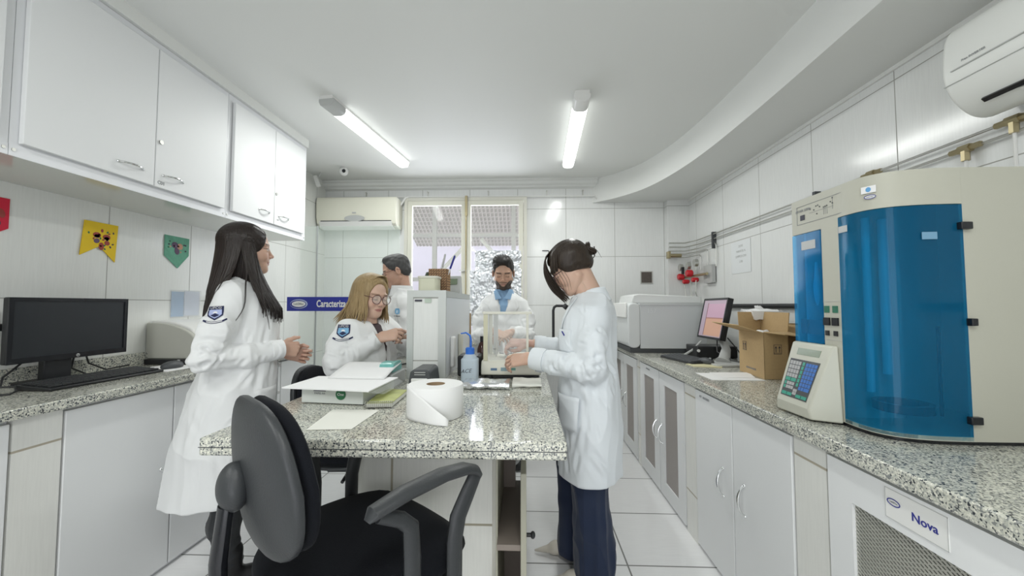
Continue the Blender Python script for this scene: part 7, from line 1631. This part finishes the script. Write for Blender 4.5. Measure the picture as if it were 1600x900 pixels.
# ---------------------------------------------------------------- bearded man (centre back)
def person_D():
    f = unit((.03, -1, 0)); l = V3(-f[1], f[0], 0)
    root = thing('person', 'bearded man in white lab coat and blue shirt standing before the window', 'person', (-.17, 2.98, 0))
    skin = (.50, .31, .22); hm = headM(V3(-.172, 2.90, 1.462), f, .36, 0, 1.0); hc = hm[1]; nb = V3(-.172, 2.97, 1.30)
    parts = [build_head(hm, skin, nb, sex='m', brow=(.015, .012, .01), lip=(.40, .19, .16), beard=(.020, .015, .013), h=.003)]
    sR, eR, wR = V3(-.318, 2.98, 1.250), V3(-.365, 2.93, .99), V3(-.235, 2.74, 1.035); sL, eL, wL = V3(-.026, 2.98, 1.250), V3(.020, 2.93, .99), V3(-.10, 2.735, 1.03)
    parts.append(hand((frame((.75, -.50, -.25), (-.3, -.3, .9)), wR + V3(.012, -.008, -.004), 1), 1, [(30, 40, 25)] * 4, [(.045, .038, -.020), (.066, .040, -.030), (.088, .034, -.034)], skin=skin, s=1, h=.0035, wrist=wR))
    mL = frame((-.75, -.50, -.25), (.3, -.3, .9)); mL[:, 1] *= -1
    parts.append(hand((mL, wL + V3(-.012, -.008, -.004), 1), -1, [(30, 40, 25)] * 4, [(.045, .038, -.020), (.066, .040, -.030), (.088, .034, -.034)], skin=skin, s=1, h=.0035, wrist=wL))
    S = SDF((-.6, 2.65, 0), (.25, 3.25, 1.42), .008); S.loft([(.84, -.172, 2.99, .10, .15), (1.0, -.172, 2.99, .10, .14), (1.2, -.172, 2.985, .11, .16), (1.28, -.172, 2.98, .07, .12)], f)
    for sd in (-1, 1): S.chain([V3(-.172 + .09 * sd, 3.0, .86), V3(-.172 + .10 * sd, 2.99, .47), V3(-.172 + .11 * sd, 3.02, .09)], [.075, .052, .038]); S.cone((-.172 + .11 * sd, 3.02, .07), (-.172 + .11 * sd, 2.90, .04), .035, .03, .01)
    S.chain([inset(sR, nb), eR, wR], [.032, .032, .026]); S.chain([inset(sL, nb), eL, wL], [.032, .032, .026]); P, F = S.mesh(); parts.append((P, F, np.tile(np.array(skin), (len(P), 1)))); P, F, C = merge(parts); npobj('body', P, F, 'skin', root, C)
    S = SDF((-.5, 2.75, .85), (.15, 3.2, 1.38), .005); ss = [(.9, -.172, 2.985, .12, .16), (1.1, -.172, 2.985, .125, .165), (1.22, -.172, 2.98, .12, .16), (1.28, -.172, 2.975, .085, .12), (1.315, -.172, 2.965, .068, .078), (1.345, -.172, 2.955, .062, .068)]; S.loft(ss, f); S.cone((-.172, 2.86, 1.38), (-.172, 2.855, 1.25), .040, .004, .004, sub=True); S.cone(nb + V3(0, .0, .0), nb + V3(0, -.02, .12), .060, .062, .004, sub=True)
    P, F = S.mesh(); P = relax(P, F, 1); npobj('shirt', P, F, 'shirtblue', root)
    sec = [(.50, -.172, 2.99, .16, .20), (.85, -.172, 2.99, .15, .19), (1.1, -.172, 2.985, .145, .19), (1.20, -.172, 2.982, .138, .188), (1.255, -.172, 2.98, .115, .17), (1.29, -.172, 2.978, .085, .13), (1.315, -.172, 2.975, .07, .09)]
    S = SDF((-.62, 2.62, .46), (.28, 3.3, 1.36), .0055); S.loft(sec, f, 0)
    for s0, e0, w0, q in ((sR, eR, wR, 1), (sL, eL, wL, -1)): S.chain([s0 + V3(.035 * q, 0, -.022), s0 * .5 + e0 * .5, e0], [.052, .058, .056], .03); S.chain([e0, w0], [.056, .044], .006)
    S.cut(wR, wR - eR); S.cut(wL, wL - eL)
    S.cone((-.172, 2.86, 1.36), (-.172, 2.83, 1.12), .075, .012, .006, sub=True); S.cone(nb, nb + V3(0, -.02, .12), .068, .07, .004, sub=True)
    P, F = S.mesh(); P = relax(P, F, 2); P = fabric(P, F, 31, .005, (9, 9, 6), [(eR, (0, 0, 1), .12, 80, .006), (eL, (0, 0, 1), .12, 80, .006), (V3(-.1, 2.8, 1.08), (.3, 0, 1), .12, 60, .005), (V3(-.28, 2.8, 1.08), (-.3, 0, 1), .12, 60, .005)]); P = crease(P, F, sleeve_lines(sR, eR, wR, .056, 25) + sleeve_lines(sL, eL, wL, .056, 26) + body_lines(sec, f, 8, 27, 1, .9, 1.2) + body_lines(sec, f, 8, 28, -1, .9, 1.2), 1.2); coat = npobj('lab_coat', P, F, 'coat', root); bv = bvh_of(P, F)
    for q in (-1, 1): lapel('lapel', sec, f, (q * .085, 1.300), (q * .004, 1.08), (q * .115, 1.20), (q * .052, 1.305), .004, 'coat', coat, bvh=bv)
    for q in (-1, 1): obj('shirt_collar', MB().slab([tuple(Vector((-.172 + q * x, y, z))) for x, y, z in ((.010, 2.868, 1.272), (.052, 2.888, 1.345), (.072, 2.93, 1.33), (.055, 2.862, 1.262))], .003), 'shirtblue', root)
    S = SDF((-.45, 2.85, .05), (.12, 3.2, .95), .008)
    for sd in (-1, 1): S.chain([V3(-.172 + .09 * sd, 3.0, .87), V3(-.172 + .10 * sd, 2.99, .47), V3(-.172 + .11 * sd, 3.02, .10)], [.10, .075, .06])
    P, F = S.mesh(); npobj('trousers', P, F, 'jeans', root)
    for sd in (-1, 1):
        x = -.172 + .11 * sd; S = SDF((x - .08, 2.8, 0), (x + .08, 3.15, .15), .006); S.cone((x, 3.03, .055), (x, 2.89, .038), .048, .035, .02); P, F = S.mesh(); npobj('shoe', P, F, 'leather', root)
    S = SDF(hc - .2, hc + .22, .0035); S.ell(H(hm, -.018, 0, .045), (.099, .0785, .090), hm[0], .01); S.ell(H(hm, .030, -.01, .108), (.060, .064, .034), hm[0], .02); S.ell(H(hm, .048, -.030, .112), (.040, .036, .026), hm[0], .015)
    S.ell(H(hm, .118, 0, -.028), (.088, .11, .128), hm[0], .008, sub=True); S.ell(H(hm, .02, 0, -.075), (.13, .12, .060), hm[0], .01, sub=True)
    P, F = S.mesh(); P = relax(P, F, 1); P = folds(P, F, lambda Q, N: .005 * vnoise(((Q - hc) @ hm[0]) * np.array([25, 60, 25]) + 2)); hr = npobj('hair', P, F, 'hair_man', root)
    tufts(P, F, lambda p: ((p - hc) @ hm[0])[2] > .02, .020, lambda p: hm[0][:, 2] * .25 - hm[0][:, 0] * .8 - hm[0][:, 1] * .45, .0022, 700, 3, 'hair_man', hr)
person_D()
# ---------------------------------------------------------------- man with glasses (left back)
def person_E():
    f = unit((-.80, -.60, 0)); l = V3(-f[1], f[0], 0)
    root = thing('person', 'man with short greying hair and glasses looking down behind the blonde woman', 'person', (-.93, 2.80, 0))
    skin = (.56, .34, .25); hm = headM(V3(-.955, 2.78, 1.468), (-.93, -.36), .36, 0, 1.0); hc = hm[1]; nb = V3(-.905, 2.80, 1.335)
    parts = [build_head(hm, skin, nb, sex='m', brow=(.05, .04, .035), lip=(.45, .22, .18), h=.003, nose=1.1, neck=.88)]
    sL, eL, wL = V3(-.80, 2.68, 1.235), V3(-.78, 2.58, .98), V3(-.93, 2.50, .93); sR, eR, wR = V3(-.99, 2.93, 1.235), V3(-1.10, 2.90, .98), V3(-1.13, 2.72, .93)
    sL = V3(-.845, 2.675, 1.235)
    mL = frame((-.9, -.3, -.2), (.1, -.3, .9)); mL[:, 1] *= -1
    parts.append(hand((mL, wL + V3(-.01, -.004, 0), 1), -1, [(30, 40, 25)] * 4, [(.045, .038, -.020), (.066, .040, -.030), (.088, .034, -.034)], skin=skin, s=1, h=.0035, wrist=wL))
    parts.append(hand((frame((.2, -.9, -.2), (0, -.3, .9)), wR + V3(0, -.01, 0), 1), 1, [(30, 40, 25)] * 4, [(.045, .038, -.020), (.066, .040, -.030), (.088, .034, -.034)], skin=skin, s=1, h=.0035, wrist=wR))
    S = SDF((-1.3, 2.4, 0), (-.5, 3.2, 1.4), .008); S.loft([(.84, -.92, 2.81, .11, .15), (1.0, -.92, 2.81, .12, .15), (1.2, -.92, 2.81, .12, .16), (1.27, -.925, 2.80, .07, .12)], f)
    for sd in (-1, 1): b = V3(-.92, 2.81, 0) + l * .09 * sd; S.chain([b + V3(0, 0, .86), b + V3(0, 0, .47), b + V3(0, 0, .09)], [.075, .052, .038]); S.cone(b + V3(0, 0, .07), b + f * .13 + V3(0, 0, .04), .035, .03, .01)
    S.chain([inset(sR, nb), eR, wR], [.032, .032, .026]); S.chain([inset(sL, nb), eL, wL], [.032, .032, .026]); P, F = S.mesh(); parts.append((P, F, np.tile(np.array(skin), (len(P), 1)))); P, F, C = merge(parts); npobj('body', P, F, 'skin', root, C)
    sec = [(.55, -.92, 2.81, .16, .20), (.85, -.92, 2.81, .16, .19), (1.1, -.92, 2.81, .155, .19), (1.22, -.92, 2.81, .140, .180), (1.275, -.92, 2.805, .112, .155), (1.31, -.915, 2.80, .085, .115), (1.345, -.91, 2.80, .070, .080)]
    S = SDF((-1.32, 2.35, .5), (-.5, 3.15, 1.35), .0055); S.loft(sec, f, 0)
    for s0, e0, w0 in ((sR, eR, wR), (sL, eL, wL)): S.chain([s0 * .85 + V3(-.915, 2.80, 1.25) * .15, e0], [.060, .060], .03); S.chain([e0, w0], [.062, .046], .015)
    S.cone(nb, nb + V3(-.03, 0, .12), .066, .07, .004, sub=True); P, F = S.mesh(); P = relax(P, F, 2); P = fabric(P, F, 41, .005, (9, 9, 6), [(V3(-.85, 2.65, 1.12), (.5, 0, 1), .12, 70, .005)]); P = crease(P, F, body_lines(sec, f, 16, 46, 1, .9, 1.25) + body_lines(sec, f, 10, 47, .6, .9, 1.25), 1.3); coat = npobj('lab_coat', P, F, 'coat', root); bv = bvh_of(P, F)
    def cf(u, v):
        a = 2.7 * (u - .5) * 2; n = -f * math.cos(a) + l * math.sin(a); k = abs(u - .5) * 2; p = V3(-.910, 2.80, 1.338) + n * (.066 + .026 * v) + V3(0, 0, .025 * (1 - v) - .03 * v * (1 + k)) + f * .03 * k ** 3; return tuple(p)
    obj('collar', MB().sheet(cf, 36, 6), 'coat', coat, thick=.003)
    ec = Vector(atY(620, 487, 2.62)); k = lambda pts, w=.045: [(x * w, y * w) for x, y in pts]
    b = decal('emblem', [k([(-.4, -.4), (.4, -.4), (.45, .1), (.3, .5), (-.3, .5), (-.45, .1)])], ec, (1, .1, 0), (0, 0, 1), bv, .003, plain('light blue emblem cloth', (.20, .45, .70), .7), coat)
    decal('emblem_line', [k([(-.6, -.62), (.6, -.62), (.6, -.74), (-.6, -.74)])], ec, (1, .1, 0), (0, 0, 1), bv, .003, 'inkg', b); decal('emblem_field', [k([(-.2, -.2), (.2, -.2), (.15, .25), (-.15, .25)])], ec, (1, .1, 0), (0, 0, 1), bv, .0045, plain('pale emblem centre', (.5, .65, .8), .7), b)
    S = SDF((-1.2, 2.55, .05), (-.65, 3.1, .95), .008)
    for sd in (-1, 1): b_ = V3(-.92, 2.81, 0) + l * .09 * sd; S.chain([b_ + V3(0, 0, .87), b_ + V3(0, 0, .47), b_ + V3(0, 0, .10)], [.10, .078, .062])
    P, F = S.mesh(); npobj('trousers', P, F, 'jeansb', root)
    for sd in (-1, 1): b_ = V3(-.92, 2.81, .055) + l * .09 * sd; S = SDF(b_ - V3(.2, .2, .055), b_ + .2, .006); S.cone(b_, b_ + f * .14 + V3(0, 0, -.017), .048, .035, .02); P, F = S.mesh(); npobj('shoe', P, F, 'leather', root)
    S = SDF(hc - .2, hc + .22, .0035); S.ell(H(hm, -.018, 0, .042), (.099, .081, .085), hm[0], .01); S.ell(H(hm, -.055, 0, -.01), (.055, .066, .055), hm[0], .02); S.ell(H(hm, .020, 0, .104), (.045, .055, .020), hm[0], .02)
    S.ell(H(hm, .108, 0, -.005), (.074, .12, .108), hm[0], .008, sub=True); S.ell(H(hm, .03, 0, -.070), (.075, .12, .075), hm[0], .008, sub=True)
    P, F = S.mesh(); P = relax(P, F, 1); P = folds(P, F, lambda Q, N: .0035 * vnoise(((Q - hc) @ hm[0]) * np.array([40, 60, 60]) + 2)); hr = npobj('hair', P, F, 'hair_grey', root)
    tufts(P, F, lambda p: True, .014, lambda p: -hm[0][:, 2] * .3 + hm[0][:, 0] * .4, .0016, 500, 5, 'hair_grey', hr)
    glasses(hm, plain('thin dark red glasses frame', (.12, .03, .02), .3), root, rx=.024, rz=.015, rim=.0014)
person_E()

# ---------------------------------------------------------------- repeats share a group
GROUPS = {'ceiling_lamp': 'ceiling lamps', 'pen': 'pens in the woven holder', 'bunting_flag': 'bunting flags on the left wall', 'wall_cabinet': 'wall cabinets on the left wall', 'office_chair': 'office chairs around the island', 'cardboard_box': 'open cartons on the right worktop', 'computer_mouse': 'computer mice', 'keyboard': 'keyboards', 'aluminium_foil': 'foil sheets on the window', 'power_cable': 'cables around the left computer'}
for o in COL.objects:
    k = o.name.split('.')[0]
    if o.parent is None and k in GROUPS: o['group'] = GROUPS[k]
    if o.parent is None and k == 'base_cabinet': o['group'] = 'base cabinets on the ' + ('left' if o.location.x < 0 else 'right') + ' wall'
